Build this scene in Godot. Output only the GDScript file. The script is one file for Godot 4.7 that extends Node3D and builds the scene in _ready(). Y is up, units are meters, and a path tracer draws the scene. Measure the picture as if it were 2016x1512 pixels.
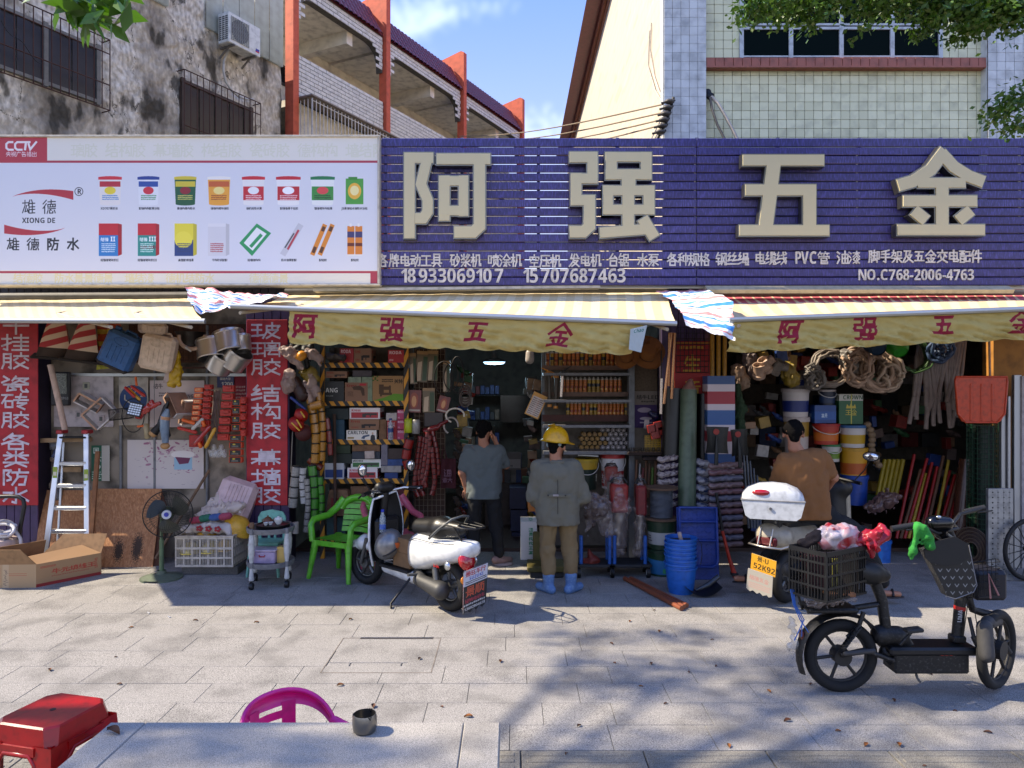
extends Node3D
# The photograph is 2016 x 1512: focal length 1430 px, horizon in the middle, eye 2.1 m above the pavement.
const F:=1430.
const EYE:=2.1
const FRONT:=8.55
var rng:=RandomNumberGenerator.new()
var mats:={}
var texs:={}
var used:={}
func P(u: float,v: float,d: float) -> Vector3:
	return Vector3((u-1008.)/F*d,EYE-(v-756.)/F*d,-d)
func G(u: float,v: float) -> Vector3:
	return P(u,v,F*EYE/(v-756.))
func L(px: float,d: float) -> float:
	return px/F*d
func rr(a: float,b: float) -> float:
	return rng.randf_range(a,b)
# mesh builder
class MB:
	var st:=SurfaceTool.new()
	var x:=Transform3D.IDENTITY
	var g:=1
	func _init():
		st.begin(Mesh.PRIMITIVE_TRIANGLES)
	func v(p: Vector3,uv:=Vector2.ZERO):
		st.set_uv(uv)
		st.add_vertex(x*p)
	func flat():
		st.set_smooth_group(-1)
	func soft():
		g+=1
		st.set_smooth_group(g)
	func quad(a: Vector3,b: Vector3,c: Vector3,d: Vector3):
		v(a,Vector2(0,1)); v(c,Vector2(1,0)); v(b,Vector2(1,1))
		v(a,Vector2(0,1)); v(d,Vector2(0,0)); v(c,Vector2(1,0))
	func face(p: Array,out: Vector3):
		var n: Vector3=(p[1]-p[0]).cross(p[2]-p[0])
		var flip:=n.dot(out)>0.
		for i in range(1,p.size()-1):
			v(p[0]); v(p[i+1] if flip else p[i]); v(p[i] if flip else p[i+1])
	func box(c: Vector3,s: Vector3,b:=Basis.IDENTITY) -> MB:
		flat()
		var h:=s*.5
		var X:=b.x*h.x
		var Y:=b.y*h.y
		var Z:=b.z*h.z
		quad(c-X-Y+Z,c+X-Y+Z,c+X+Y+Z,c-X+Y+Z)
		quad(c+X-Y-Z,c-X-Y-Z,c-X+Y-Z,c+X+Y-Z)
		quad(c+X-Y+Z,c+X-Y-Z,c+X+Y-Z,c+X+Y+Z)
		quad(c-X-Y-Z,c-X-Y+Z,c-X+Y+Z,c-X+Y-Z)
		quad(c-X+Y+Z,c+X+Y+Z,c+X+Y-Z,c-X+Y-Z)
		quad(c-X-Y-Z,c+X-Y-Z,c+X-Y+Z,c-X-Y+Z)
		return self
	func rbox(c: Vector3,s: Vector3,r: float,b:=Basis.IDENTITY) -> MB:
		flat()
		var h:=s*.5
		var k:=[h.x-r,h.y-r,h.z-r]
		var f:=[h.x,h.y,h.z]
		var at:=func(sg: Array,ax: int) -> Vector3:
			var q:=Vector3.ZERO
			for i in 3:
				q[i]=sg[i]*(f[i] if i==ax else k[i])
			return c+b*q
		for ax in 3:
			var i:=(ax+1) % 3
			var j:=(ax+2) % 3
			for s0 in [-1.,1.]:
				var p:=[]
				for e in [[-1,-1],[1,-1],[1,1],[-1,1]]:
					var sg:=[0.,0.,0.]
					sg[ax]=s0; sg[i]=float(e[0]); sg[j]=float(e[1])
					p.append(at.call(sg,ax))
				var o:=Vector3.ZERO
				o[ax]=s0
				face(p,b*o)
				for s1 in [-1.,1.]:
					var q:=[]
					for e in [[-1.,ax],[1.,ax],[1.,i],[-1.,i]]:
						var sg:=[0.,0.,0.]
						sg[ax]=s0; sg[i]=s1; sg[j]=e[0]
						q.append(at.call(sg,e[1]))
					var o2:=Vector3.ZERO
					o2[ax]=s0; o2[i]=s1
					face(q,b*o2)
		for e in 8:
			var sg:=[1. if e & 1 else -1.,1. if e & 2 else -1.,1. if e & 4 else -1.]
			face([at.call(sg,0),at.call(sg,1),at.call(sg,2)],b*Vector3(sg[0],sg[1],sg[2]))
		return self
	func ring(c: Vector3,X: Vector3,Y: Vector3,n: int) -> Array:
		var p:=[]
		for i in n:
			var t:=TAU*i/n
			p.append(c+X*cos(t)+Y*sin(t))
		return p
	func bridge(a: Array,b: Array,v0:=0.,v1:=1.,closed:=true):
		var n:=a.size()
		for i in (n if closed else n-1):
			var j:=(i+1) % n
			var u0:=float(i)/n
			var u1:=float(i+1)/n
			v(a[i],Vector2(u0,v0)); v(b[j],Vector2(u1,v1)); v(a[j],Vector2(u1,v0))
			v(a[i],Vector2(u0,v0)); v(b[i],Vector2(u0,v1)); v(b[j],Vector2(u1,v1))
	func cap(a: Array,out: Vector3):
		flat()
		face(a,out)
	func cyl(a: Vector3,b: Vector3,ra: float,rb:=-1.,n:=12,caps:=true) -> MB:
		if rb<0.:
			rb=ra
		var d:=(b-a).normalized()
		var X:=d.cross(Vector3.UP if absf(d.y)<.9 else Vector3.RIGHT).normalized()
		var Y:=d.cross(X).normalized()
		var A:=ring(a,X*ra,Y*ra,n)
		var B:=ring(b,X*rb,Y*rb,n)
		soft()
		bridge(A,B,1.,0.)
		if caps:
			if ra>.0005: cap(A,-d)
			if rb>.0005: cap(B,d)
		return self
	func tube(path: Array,r,n:=8,closed:=false) -> MB:
		var rings:=[]
		var m:=path.size()
		var pd:=Vector3.ZERO
		var X:=Vector3.ZERO
		for i in m:
			var d: Vector3
			if closed:
				d=(path[(i+1) % m]-path[(i-1+m) % m]).normalized()
			else:
				d=(path[mini(i+1,m-1)]-path[maxi(i-1,0)]).normalized()
			if i==0:
				X=d.cross(Vector3.UP if absf(d.y)<.9 else Vector3.RIGHT).normalized()
			else:
				X=(X-d*X.dot(d)).normalized()
			pd=d
			var ri: float=r[i] if r is Array else r
			rings.append(ring(path[i],X*ri,d.cross(X)*ri,n))
		soft()
		for i in m-1:
			bridge(rings[i],rings[i+1],float(i),float(i+1))
		if closed:
			bridge(rings[m-1],rings[0])
		else:
			cap(rings[0],path[0]-path[1])
			cap(rings[m-1],path[m-1]-path[m-2])
		return self
	func lathe(prof: Array,n:=20,t:=Transform3D.IDENTITY) -> MB:
		var rings:=[]
		for q in prof:
			rings.append(ring(t*Vector3(0,q.y,0),t.basis.x*q.x,-t.basis.z*q.x,n))
		var total:=0.
		for i in prof.size()-1:
			total+=(prof[i+1]-prof[i]).length()
		var run:=0.
		soft()
		for i in prof.size()-1:
			var d0: Vector2=prof[i+1]-prof[i]
			if i>0 and absf(d0.angle_to(prof[i]-prof[i-1]))>.6:
				soft()
			bridge(rings[i],rings[i+1],1.-run/total,1.-(run+d0.length())/total)
			run+=d0.length()
		return self
	func ell(c: Vector3,r: Vector3,n:=14,m:=8,b:=Basis.IDENTITY,t0:=-1.,t1:=1.) -> MB:
		var prev:=[]
		soft()
		for j in m+1:
			var t:=lerpf(t0,t1,float(j)/m)*PI*.5
			var cr:=[]
			for i in n:
				var a:=TAU*i/n
				cr.append(c+b*Vector3(r.x*cos(t)*cos(a),r.y*sin(t),-r.z*cos(t)*sin(a)))
			if j>0:
				bridge(prev,cr,1.-float(j-1)/m,1.-float(j)/m)
			prev=cr
		return self
	func sheet(nu: int,nv: int,f: Callable) -> MB:
		soft()
		var p:=[]
		for j in nv+1:
			for i in nu+1:
				p.append(f.call(float(i)/nu,float(j)/nv))
		var w:=nu+1
		for j in nv:
			for i in nu:
				var a:=j*w+i
				var u0:=float(i)/nu
				var u1:=float(i+1)/nu
				var v0:=float(j)/nv
				var v1:=float(j+1)/nv
				v(p[a],Vector2(u0,v0)); v(p[a+1],Vector2(u1,v0)); v(p[a+w+1],Vector2(u1,v1))
				v(p[a],Vector2(u0,v0)); v(p[a+w+1],Vector2(u1,v1)); v(p[a+w],Vector2(u0,v1))
		return self
	func prism(poly: PackedVector2Array,z0: float,z1: float) -> MB:
		flat()
		var q:=poly
		if Geometry2D.is_polygon_clockwise(q):
			q=q.duplicate()
			q.reverse()
		var lo:=q[0]
		var hi:=q[0]
		for s in q:
			lo=lo.min(s)
			hi=hi.max(s)
		var sz:=(hi-lo).max(Vector2(.0001,.0001))
		var id:=Geometry2D.triangulate_polygon(q)
		for i in range(0,id.size(),3):
			var a:=q[id[i]]
			var b:=q[id[i+1]]
			var c:=q[id[i+2]]
			if (b-a).cross(c-a)>0.:
				var s:=b
				b=c
				c=s
			for e in [a,b,c]:
				v(Vector3(e.x,e.y,z1),Vector2((e.x-lo.x)/sz.x,1.-(e.y-lo.y)/sz.y))
			for e in [a,c,b]:
				v(Vector3(e.x,e.y,z0),Vector2((e.x-lo.x)/sz.x,1.-(e.y-lo.y)/sz.y))
		if z1>z0:
			for i in q.size():
				var a:=q[i]
				var b:=q[(i+1) % q.size()]
				quad(Vector3(a.x,a.y,z0),Vector3(b.x,b.y,z0),Vector3(b.x,b.y,z1),Vector3(a.x,a.y,z1))
		return self
	func strip(path: PackedVector2Array,w: float,z0: float,z1: float) -> MB:
		return prism(MB.outline(path,w),z0,z1)
	static func outline(path: PackedVector2Array,w: float) -> PackedVector2Array:
		var l:=PackedVector2Array()
		var r:=PackedVector2Array()
		var m:=path.size()
		for i in m:
			var d0:=(path[maxi(i,1)]-path[maxi(i,1)-1]).normalized()
			var d1:=(path[mini(i+1,m-1)]-path[mini(i,m-2)]).normalized()
			var n:=Vector2(-d0.y-d1.y,d0.x+d1.x).normalized()
			var k:=w*.5/maxf(.45,absf(n.dot(Vector2(-d0.y,d0.x))))
			l.append(path[i]+n*k)
			r.append(path[i]-n*k)
		r.reverse()
		l.append_array(r)
		return l
	func done() -> ArrayMesh:
		st.generate_normals()
		st.index()
		return st.commit()
# smooth body from tapered bones [a, b, ra, rb], meshed as surface nets
func blob(m: MB,bones: Array,k:=.03,cell:=.014,bump:=0.,freq:=9.,flatten:=Vector3.ONE,cut:=-1e9) -> MB:
	var lo:=Vector3.ONE*1e9
	var hi:=-lo
	for b in bones:
		var e:=Vector3.ONE*(maxf(b[2],b[3])+k+cell*2.)
		lo=lo.min(b[0]-e).min(b[1]-e)
		hi=hi.max(b[0]+e).max(b[1]+e)
	var n:=Vector3i((hi-lo)/cell)+Vector3i.ONE*2
	var f:=PackedFloat32Array()
	f.resize(n.x*n.y*n.z)
	f.fill(1.)
	for b in bones:
		var a: Vector3=b[0]
		var ba: Vector3=b[1]-a
		var l2:=maxf(ba.length_squared(),1e-8)
		var ra: float=b[2]
		var dr: float=b[3]-ra
		var sc: Vector3=b[4] if b.size()>4 else Vector3.ONE
		var e:=Vector3.ONE*(maxf(b[2],b[3])+k+cell*1.5)
		var i0:=Vector3i((a.min(b[1])-e-lo)/cell).maxi(0)
		var i1:=Vector3i((a.max(b[1])+e-lo)/cell)+Vector3i.ONE
		for z in range(i0.z,mini(i1.z+1,n.z)):
			for y in range(i0.y,mini(i1.y+1,n.y)):
				var row:=(z*n.y+y)*n.x
				for x in range(i0.x,mini(i1.x+1,n.x)):
					var p:=lo+Vector3(x,y,z)*cell-a
					var t:=clampf(p.dot(ba)/l2,0.,1.)
					var d:=((p-ba*t)*sc).length()-ra-dr*t
					var o:=f[row+x]
					var h:=maxf(k-absf(o-d),0.)/k
					f[row+x]=minf(o,d)-h*h*k*.25
	if bump>0.:
		var nz:=FastNoiseLite.new()
		nz.frequency=freq
		nz.fractal_type=FastNoiseLite.FRACTAL_RIDGED
		nz.fractal_octaves=2
		nz.seed=bones.size()
		for z in n.z:
			for y in n.y:
				for x in n.x:
					var q:=(z*n.y+y)*n.x+x
					if absf(f[q])<bump*2.+cell*2.:
						var w:=lo+Vector3(x,y,z)*cell
						f[q]+=nz.get_noise_3d(w.x,w.y*.8,w.z)*bump
	if cut>-1e8:
		for z in n.z:
			for y in mini(n.y,int((cut-lo.y)/cell)+3):
				for x in n.x:
					var q:=(z*n.y+y)*n.x+x
					f[q]=maxf(f[q],cut-lo.y-y*cell)
	var lim:=cell*2.+bump*2.
	var idx:={}
	var vs:=[]
	var off:=[0,1,n.x,n.x+1,n.x*n.y,n.x*n.y+1,n.x*n.y+n.x,n.x*n.y+n.x+1]
	var corner:=[Vector3(0,0,0),Vector3(1,0,0),Vector3(0,1,0),Vector3(1,1,0),Vector3(0,0,1),Vector3(1,0,1),Vector3(0,1,1),Vector3(1,1,1)]
	var edges:=[0,1,2,3,4,5,6,7,0,2,1,3,4,6,5,7,0,4,1,5,2,6,3,7]
	for z in n.z-1:
		for y in n.y-1:
			for x in n.x-1:
				var q:=(z*n.y+y)*n.x+x
				var f0:=f[q]
				if f0>lim or f0<-lim:
					continue
				var c:=0
				for i in 8:
					if f[q+off[i]]<0.:
						c+=1
				if c==0 or c==8:
					continue
				var s:=Vector3.ZERO
				var cnt:=0
				for i in range(0,24,2):
					var fa:=f[q+off[edges[i]]]
					var fb:=f[q+off[edges[i+1]]]
					if (fa<0.)!=(fb<0.):
						s+=(corner[edges[i]] as Vector3).lerp(corner[edges[i+1]],fa/(fa-fb))
						cnt+=1
				idx[q]=vs.size()
				vs.append((lo+(Vector3(x,y,z)+s/cnt)*cell)*flatten)
	m.soft()
	var nx:=n.x
	var nxy:=n.x*n.y
	for q in idx:
		var f0:=f[q]
		for ax in 3:
			var o: int=[1,nx,nxy][ax]
			if (f0<0.)==(f[q+o]<0.):
				continue
			var a: int=[nx,nxy,1][ax]
			var b: int=[nxy,1,nx][ax]
			if not (idx.has(q-a) and idx.has(q-b) and idx.has(q-a-b)):
				continue
			var p:=[vs[idx[q]],vs[idx[q-a]],vs[idx[q-a-b]],vs[idx[q-b]]]
			if f0<0.:
				m.v(p[0]); m.v(p[2]); m.v(p[1]); m.v(p[0]); m.v(p[3]); m.v(p[2])
			else:
				m.v(p[0]); m.v(p[1]); m.v(p[2]); m.v(p[0]); m.v(p[2]); m.v(p[3])
	return m
# things and parts
func numbered(n: String) -> String:
	var c: int=used.get(n,0)
	used[n]=c+1
	return n if c==0 else "%s_%03d" % [n,c]
func tag(o: Node3D,label: String,cat: String,group:="") -> Node3D:
	o.set_meta("label",label)
	o.set_meta("category",cat)
	if group:
		o.set_meta("group",group)
	return o
func thing(n: String,label: String,cat: String,at:=Vector3.ZERO,group:="",turn:=0.) -> Node3D:
	var o:=Node3D.new()
	o.name=numbered(n)
	add_child(o)
	o.position=at
	o.rotation.y=turn
	return tag(o,label,cat,group)
func part(root: Node3D,n: String,m,mat: Material,kind:="") -> MeshInstance3D:
	var o:=MeshInstance3D.new()
	o.name=n
	o.mesh=m.done() if m is MB else m
	o.material_override=mat
	root.add_child(o,true)
	if kind:
		o.set_meta("kind",kind)
	return o
func wpart(root: Node3D,n: String,m,mat: Material,kind:="") -> MeshInstance3D:
	var o:=part(root,n,m,mat,kind)
	o.transform=root.global_transform.affine_inverse()
	return o
func solo(n: String,m,mat: Material,label: String,cat: String,group:="",at:=Vector3.ZERO) -> MeshInstance3D:
	var o:=MeshInstance3D.new()
	o.name=numbered(n)
	o.mesh=m.done() if m is MB else m
	o.material_override=mat
	add_child(o)
	o.position=at
	tag(o,label,cat,group)
	return o
func stru(n: String,m,mat: Material) -> MeshInstance3D:
	var o:=MeshInstance3D.new()
	o.name=numbered(n)
	o.mesh=m.done() if m is MB else m
	o.material_override=mat
	add_child(o)
	o.set_meta("kind","structure")
	return o
func copy(o: Node3D,at: Vector3,label:="",turn:=0.) -> Node3D:
	var c: Node3D=o.duplicate()
	c.name=numbered(String(o.name).trim_suffix("_" + String(o.name).get_slice("_",String(o.name).get_slice_count("_")-1)) if String(o.name).right(3).is_valid_int() else String(o.name))
	add_child(c)
	c.position=at
	c.rotation.y=turn
	if label:
		c.set_meta("label",label)
	return c
# materials
func noise_tex(key: String,size: int,freq: float,ramp: Array,type:=FastNoiseLite.TYPE_SIMPLEX_SMOOTH,oct:=4,nrm:=0.) -> NoiseTexture2D:
	if texs.has(key):
		return texs[key]
	var t:=NoiseTexture2D.new()
	t.width=size
	t.height=size
	t.seamless=true
	t.generate_mipmaps=false
	var n:=FastNoiseLite.new()
	n.noise_type=type
	n.frequency=freq
	n.fractal_octaves=oct
	n.seed=key.hash() % 1000
	t.noise=n
	if nrm>0.:
		t.as_normal_map=true
		t.bump_strength=nrm
	else:
		var g:=Gradient.new()
		g.offsets=PackedFloat32Array(ramp.map(func(e): return e[0]))
		g.colors=PackedColorArray(ramp.map(func(e): return e[1] if e[1] is Color else Color(e[1],e[1],e[1])))
		t.color_ramp=g
	texs[key]=t
	return t
func hexc(h: String) -> Color:
	return Color.html(h)
# c is the sRGB base colour; o may hold: grime (triplanar wear, metres), tex, tri, nrm, alpha, back, cc, spec
func M(n: String,c: Color,r:=.7,metal:=0.,o:={}) -> StandardMaterial3D:
	if mats.has(n):
		return mats[n]
	var m:=StandardMaterial3D.new()
	m.resource_name=n
	m.albedo_color=c
	m.roughness=r
	m.metallic=metal
	m.metallic_specular=o.get("spec",.5)
	if o.has("tex"):
		m.albedo_texture=o.tex
		m.texture_repeat=o.get("repeat",false)
	elif o.get("grime",1.3)>0.:
		m.albedo_texture=o.get("tri",noise_tex("grime",512,.012,[[0.,.78],[.35,.92],[.6,.985],[1.,1.]],FastNoiseLite.TYPE_SIMPLEX_SMOOTH,6))
		m.uv1_triplanar=true
		m.uv1_world_triplanar=o.get("world",true)
		m.uv1_scale=o.get("sc3",Vector3.ONE*o.get("grime",1.3))
	if o.has("stain"):
		m.detail_enabled=true
		m.detail_blend_mode=BaseMaterial3D.BLEND_MODE_MUL
		m.detail_uv_layer=BaseMaterial3D.DETAIL_UV_2
		m.detail_albedo=noise_tex("stain",1024,.006,[[0.,.8],[.3,.9],[.5,.975],[1.,1.]],FastNoiseLite.TYPE_SIMPLEX_SMOOTH,8)
		m.uv2_triplanar=true
		m.uv2_world_triplanar=true
		m.uv2_scale=Vector3.ONE*o.stain
	if o.has("nrm"):
		m.normal_enabled=true
		m.normal_texture=o.nrm
		m.normal_scale=o.get("nscale",1.)
	if o.has("alpha"):
		m.transparency=BaseMaterial3D.TRANSPARENCY_ALPHA
		m.albedo_color.a=o.alpha
	if o.has("back"):
		m.backlight_enabled=true
		m.backlight=o.back
	if o.has("cc"):
		m.clearcoat_enabled=true
		m.clearcoat=o.cc
		m.clearcoat_roughness=o.get("ccr",.1)
	mats[n]=m
	return m
func PL(n: String,h: String,r:=.42) -> StandardMaterial3D:
	return M("plastic_" + n,hexc(h),r,0.,{"grime": 2.2})
func ME(n: String,h: String,r:=.38) -> StandardMaterial3D:
	return M("metal_" + n,hexc(h),r,.9,{"grime": 0})
func _ready():
	rng.seed=7
	font.font_names=PackedStringArray(["Droid Sans"])
	font.font_weight=700
	# ---- camera
	var cam:=Camera3D.new()
	cam.name="camera"
	cam.fov=rad_to_deg(2.*atan(756./F))
	cam.near=.05
	cam.far=600.
	add_child(cam)
	cam.position=V(0,EYE,0)
	cam.current=true
	# ---- sky, sun, exposure
	var env:=Environment.new()
	env.background_mode=Environment.BG_SKY
	var sm:=ProceduralSkyMaterial.new()
	sm.sky_top_color=Color(.25,.44,.77)
	sm.sky_horizon_color=Color(.86,.87,.88)
	sm.sky_curve=.2
	sm.sky_energy_multiplier=.98
	sm.ground_bottom_color=Color(.33,.32,.30)
	sm.ground_horizon_color=Color(.52,.54,.55)
	sm.sky_cover=clouds()
	sm.sky_cover_modulate=Color(1,1,1,.9)
	sm.sun_angle_max=3.
	env.sky=Sky.new()
	env.sky.sky_material=sm
	env.background_energy_multiplier=1.
	env.tonemap_mode=Environment.TONE_MAPPER_LINEAR
	env.tonemap_exposure=2.3
	env.sdfgi_enabled=true
	env.ssao_enabled=true
	env.ssil_enabled=true
	var we:=WorldEnvironment.new()
	we.environment=env
	add_child(we)
	var sun:=DirectionalLight3D.new()
	sun.name="sun"
	sun.light_color=Color(1.,.94,.84)
	sun.light_energy=1.42
	sun.light_angular_distance=.53
	sun.shadow_enabled=true
	add_child(sun)
	sun.look_at_from_position(O3,V(1.,-1.,.02))
	# ---- large structure
	pavement()
	weathered_building()
	balcony_building()
	tiled_building()
	shop()
	signs()
	awnings()
	# ---- objects
	left_bay()
	middle_bay()
	right_bay()
	people()
	vehicles()
	foreground()
	trees()
func clouds() -> ImageTexture:
	var im:=Image.create(1024,512,false,Image.FORMAT_RGBA8)
	var n:=FastNoiseLite.new()
	n.frequency=.9
	n.fractal_octaves=6
	n.domain_warp_enabled=true
	n.domain_warp_amplitude=.6
	n.domain_warp_frequency=.8
	n.seed=5
	for y in 512:
		var t:=PI*(y+.5)/512.
		for x in 1024:
			var a:=TAU*x/1024.
			var d:=V(sin(t)*cos(a),cos(t)*2.2,sin(t)*sin(a))*2.
			var k:=clampf((n.get_noise_3d(d.x,d.y,d.z)+.02)*1.4,0.,1.) if y<262 else 0.
			im.set_pixel(x,y,Color(1,1,1,k*.75))
	return ImageTexture.create_from_image(im)
const CW := Color(1, 1, 1)
func V(x: float, y: float, z: float) -> Vector3:
	return Vector3(x, y, z)
func Q(x: float, y: float) -> Vector2:
	return Vector2(x, y)
func W(a: Array) -> PackedVector2Array:
	return PackedVector2Array(a)
func H(s: String) -> Color:
	return Color.html(s)
func mb() -> MB:
	return MB.new()
const O3 := Vector3.ZERO
const X3 := Vector3.RIGHT
const Y3 := Vector3.UP
func BZ(a: float) -> Basis:
	return Basis(Vector3.BACK, a)
func BR(a: float) -> Basis:
	return Basis(X3, a)
func BY(a: float) -> Basis:
	return Basis(Y3, a)
# lettering
# Chinese characters as strokes on a 16 x 16 grid: each word is one stroke, two hexadecimal digits (x, y down) a point.
const HAND:="0454 303f1e 0b58"
const TREE:="0454 303f 350a 3659"
const SILK:="3014440958 0e5c"
const WATER:="0133 0628 0f3a"
const GOLD:="3005 2363 0757 0b6b 373f6d"
const MOON:="111b0f 11515f4e 1555 1959"
const JADE:="0252 0757 0d6c 323d"
const STONE:="0161 3109 27676d2d27"
const EARTH:="0555 313c 0d6b"
const HILL:="111f 115135585a3b"
const STEP:="4004 4409 272f"
var han:={
	"五": "22d2 37b7 b7ad 725d 1ded","金": "8007 80f7 56b6 2ada 1fef 868f 4c5e cbae","阿": HILL + " 71f1 75b5bb7b75 d1dfbf",
	"强": "015155151959 595e4f2f 81e1e58581 77f7fc7c77 b5bf 7fef ddff","干": "32d2 17f7 828f","挂": HAND + " b0bf 73f3 67f7 7bfb 6fff",
	"胶": MOON + " b0b3 73f3 9577 d5f7 d9ac7f 89bcff","瓷": "1032 0643 8064 72f2d4 a2a467 a4f7 18f8 483e8d 5ababdcfffed 6b8d",
	"砖": STONE + " 83e3 76f6 b099e9ac 9cdf","各": "6016 52c2860a 4386fa 4acacf4f4a","类": "3153 c1a3 14f4 8088 7428 94e8 1bfb 898b2f 8bef",
	"防": HILL + " a0a2 63f3 93986f 97e7dfaf","水": "808f6e 15651d e397 86fd","玻": JADE + " 83896f 83f3e5 b0b7 87e7bc8f 99bcff",
	"璃": JADE + " b0b1 62f2 7377f7f3 94d6 d496 7f79f9ff b79d 9ded","结": SILK + " 63f3 b0b7 77e7 7aeaef7f7a","构": TREE + " 9065 83f3fece a58bca b8dc",
	"幕": "02f2 5053 b0b3 44c4c84844 46c6 09f9 680d a8fd 4e4bcbce 898f","墙": EARTH + " 62f2 b0b5 7385 e3c5 66f6 78f8ff7f78 9adadd9d9a",
	"雄": "0373 30360e 563d7c 6a7e 9076 848f b0c3 84f4 88f8 8bfb 8fff c4cf","德": STEP + " 62f2 a0a4 65f5f86865 9598 c5c8 6afa 6c5f 8c8fcfcd 9bac ecff",
	"央": "3833d3d8 08f8 80882f 88ef","视": "2032 04540a 383f 4759 8a81f1fa b4b96f c9cfffed","广": "8083 23f3 33380f","告": "4025 33d3 8088 08f8 3adadf3f3a",
	"播": HAND + " e081 64f4 b1b8 8293 e2d3 a468 c4f8 79e9ef7f79 7cec b9bf","出": "808f 2227e7e2 191ffff9","牌": "20280f 2565 5055 29696f b0a2 82e2e78782 84e4 b2a8 7bfb c7cf",
	"电": "23d3db2b23 27d7 808eeefc","动": "1262 0676 361c6b 587d 84f4eece b0b67f","工": "12e2 828e 0efe","具": "3b30c0cb 34c4 37c7 0bfb 5c2f acdf",
	"砂": STONE + " b0b9 9377 d3f6 e8bd7f","浆": "1123 5057 1745 b084 a1e188 a3c4 888f6e 1a6a1f e8aa 8afe","机": TREE + " 81896f 81d1defefc",
	"喷": "02424b0b02 b0b3 72f2 64f4 8385 d3d5 8d87e7ed b9bb6f ccff","涂": WATER + " a056 a0f6 77d7 6afa a7af8e 8c6f dcfe","空": "8082 1513f3f5 6428 a4a7e7 3ada 8a8f 1fff",
	"压": "21f1 21290f 57e7 a4ae 4efe c9eb","发": "4034 25f5 80690f 68d89c4f 7aff b0d3","台": "7026d5 a3e7 39d9df3f39","锯": GOLD + " 81f1f585 81886f 98f8 c6cb 9bfbff9f9b",
	"泵": "11f1 6117 54d4d85854 898f6e 1a6a1f e9aa 8afe","种": "6012 0565 323f 360b 3769 83f3fa8a83 c0cf","规": "0363 0767 30380f 4a6d 8a81f1fa b4b96f c9cfffed",
	"格": TREE + " a075 92e2b66a 84b6f9 8aeaef8f8a","钢": GOLD + " 8f81f1ffdf 94dd d49d","丝": "4014541a69 b084d48af9 0efe","绳": SILK + " 81e1e58581 77f7fc7c77 79f9 b5bfffed",
	"缆": SILK + " 8084 a0a4 d0c3 c2f2 e3f4 8c86e6ec b8bb6f cbcffffd","线": SILK + " 74e3 78f7 a0b9eefb e97f d0f2","管": "3004 2272 4354 a084 92f2 c3d4 8586 1816f6f8 48c8cb4b 4ddddf4f 484f",
	"油": WATER + " 74f4ff7f74 79f9 b0bf","漆": WATER + " 62f2 b0b6 a367 c3f7 b66a b6fa b9bf9e 7b9c 6f9d eacc bcff","脚": "111b0f 11414f 1545 1949 63a3 8087 57b7 876dac 9abd cfc2f2fbdb",
	"手": "d022 25d5 19f9 818f5e","架": "13636747 303408 92e2e79792 0afa 888f 7a1f 9aff","及": "21b196d69b3f 51480f 569bff","交": "8083 13f3 5528 b5e8 b79b1f 577bff",
	"配": "0171 14747f1f14 3138 5158 1b7b 92f2f797 979efefb","件": "4007 353f 8166 74f4 5afa b0bf","景": "30d0d53530 33d3 8687 07f7 39d9dc3c39 8c8f 4d1f bdef",
	"旺": "02525d0d02 0757 72f2 78e8 6efe b2be","车": "22d2 6037d7 0bfb 848f","行": STEP + " 72e2 66f6 c6cf9e","顺": "10180f 323d 505f 71f1 b1a4 8d84f4fd b6ba7f ccff",
	"绿": SILK + " 81e1e6 84e4 67f7 b7bf9e 798b 6f9c e9cb cbff","驹": "024247 1217675e3e 0b4b 9075 83f3fece 86c6cb8b86","牛": "4126 34d4 09f9 808f","元": "32c2 06f6 665c1f a6aefefb",
	"填": EARTH + " 72f2 b0b3 8b84e4eb 87e7 6bfb 8d6f cdef","缝": SILK + " a075 92e287 95f8 89e9 8cec b7be 6fff","王": "12e2 28d8 0efe 828e","生": "4117 34e4 39d9 0efe 808e",
	"意": "8081 22e2 5264 b294 06f6 38d8dc3c38 3ada 2d1f 5d5fbfbd 8c9d ddef","国": "11e1ee1e11 44b4 48b8 3cdc 848c aabb","大": "05f5 80851f 85ef","美": "3042 c0b2 13f3 26d6 09f9 8389 891f 89ff",
	"特": "2015 0454 303f 0b59 73e3 b0b6 66f6 69f9 d6dfbf 8bad","通": "0123 062a 2a0f 0fff 62e2 74f4fd 747d 79f9 b4bd","高": "8081 03f3 45c5c84845 1f1afaff 4cbcbe4e4c",
}
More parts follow.
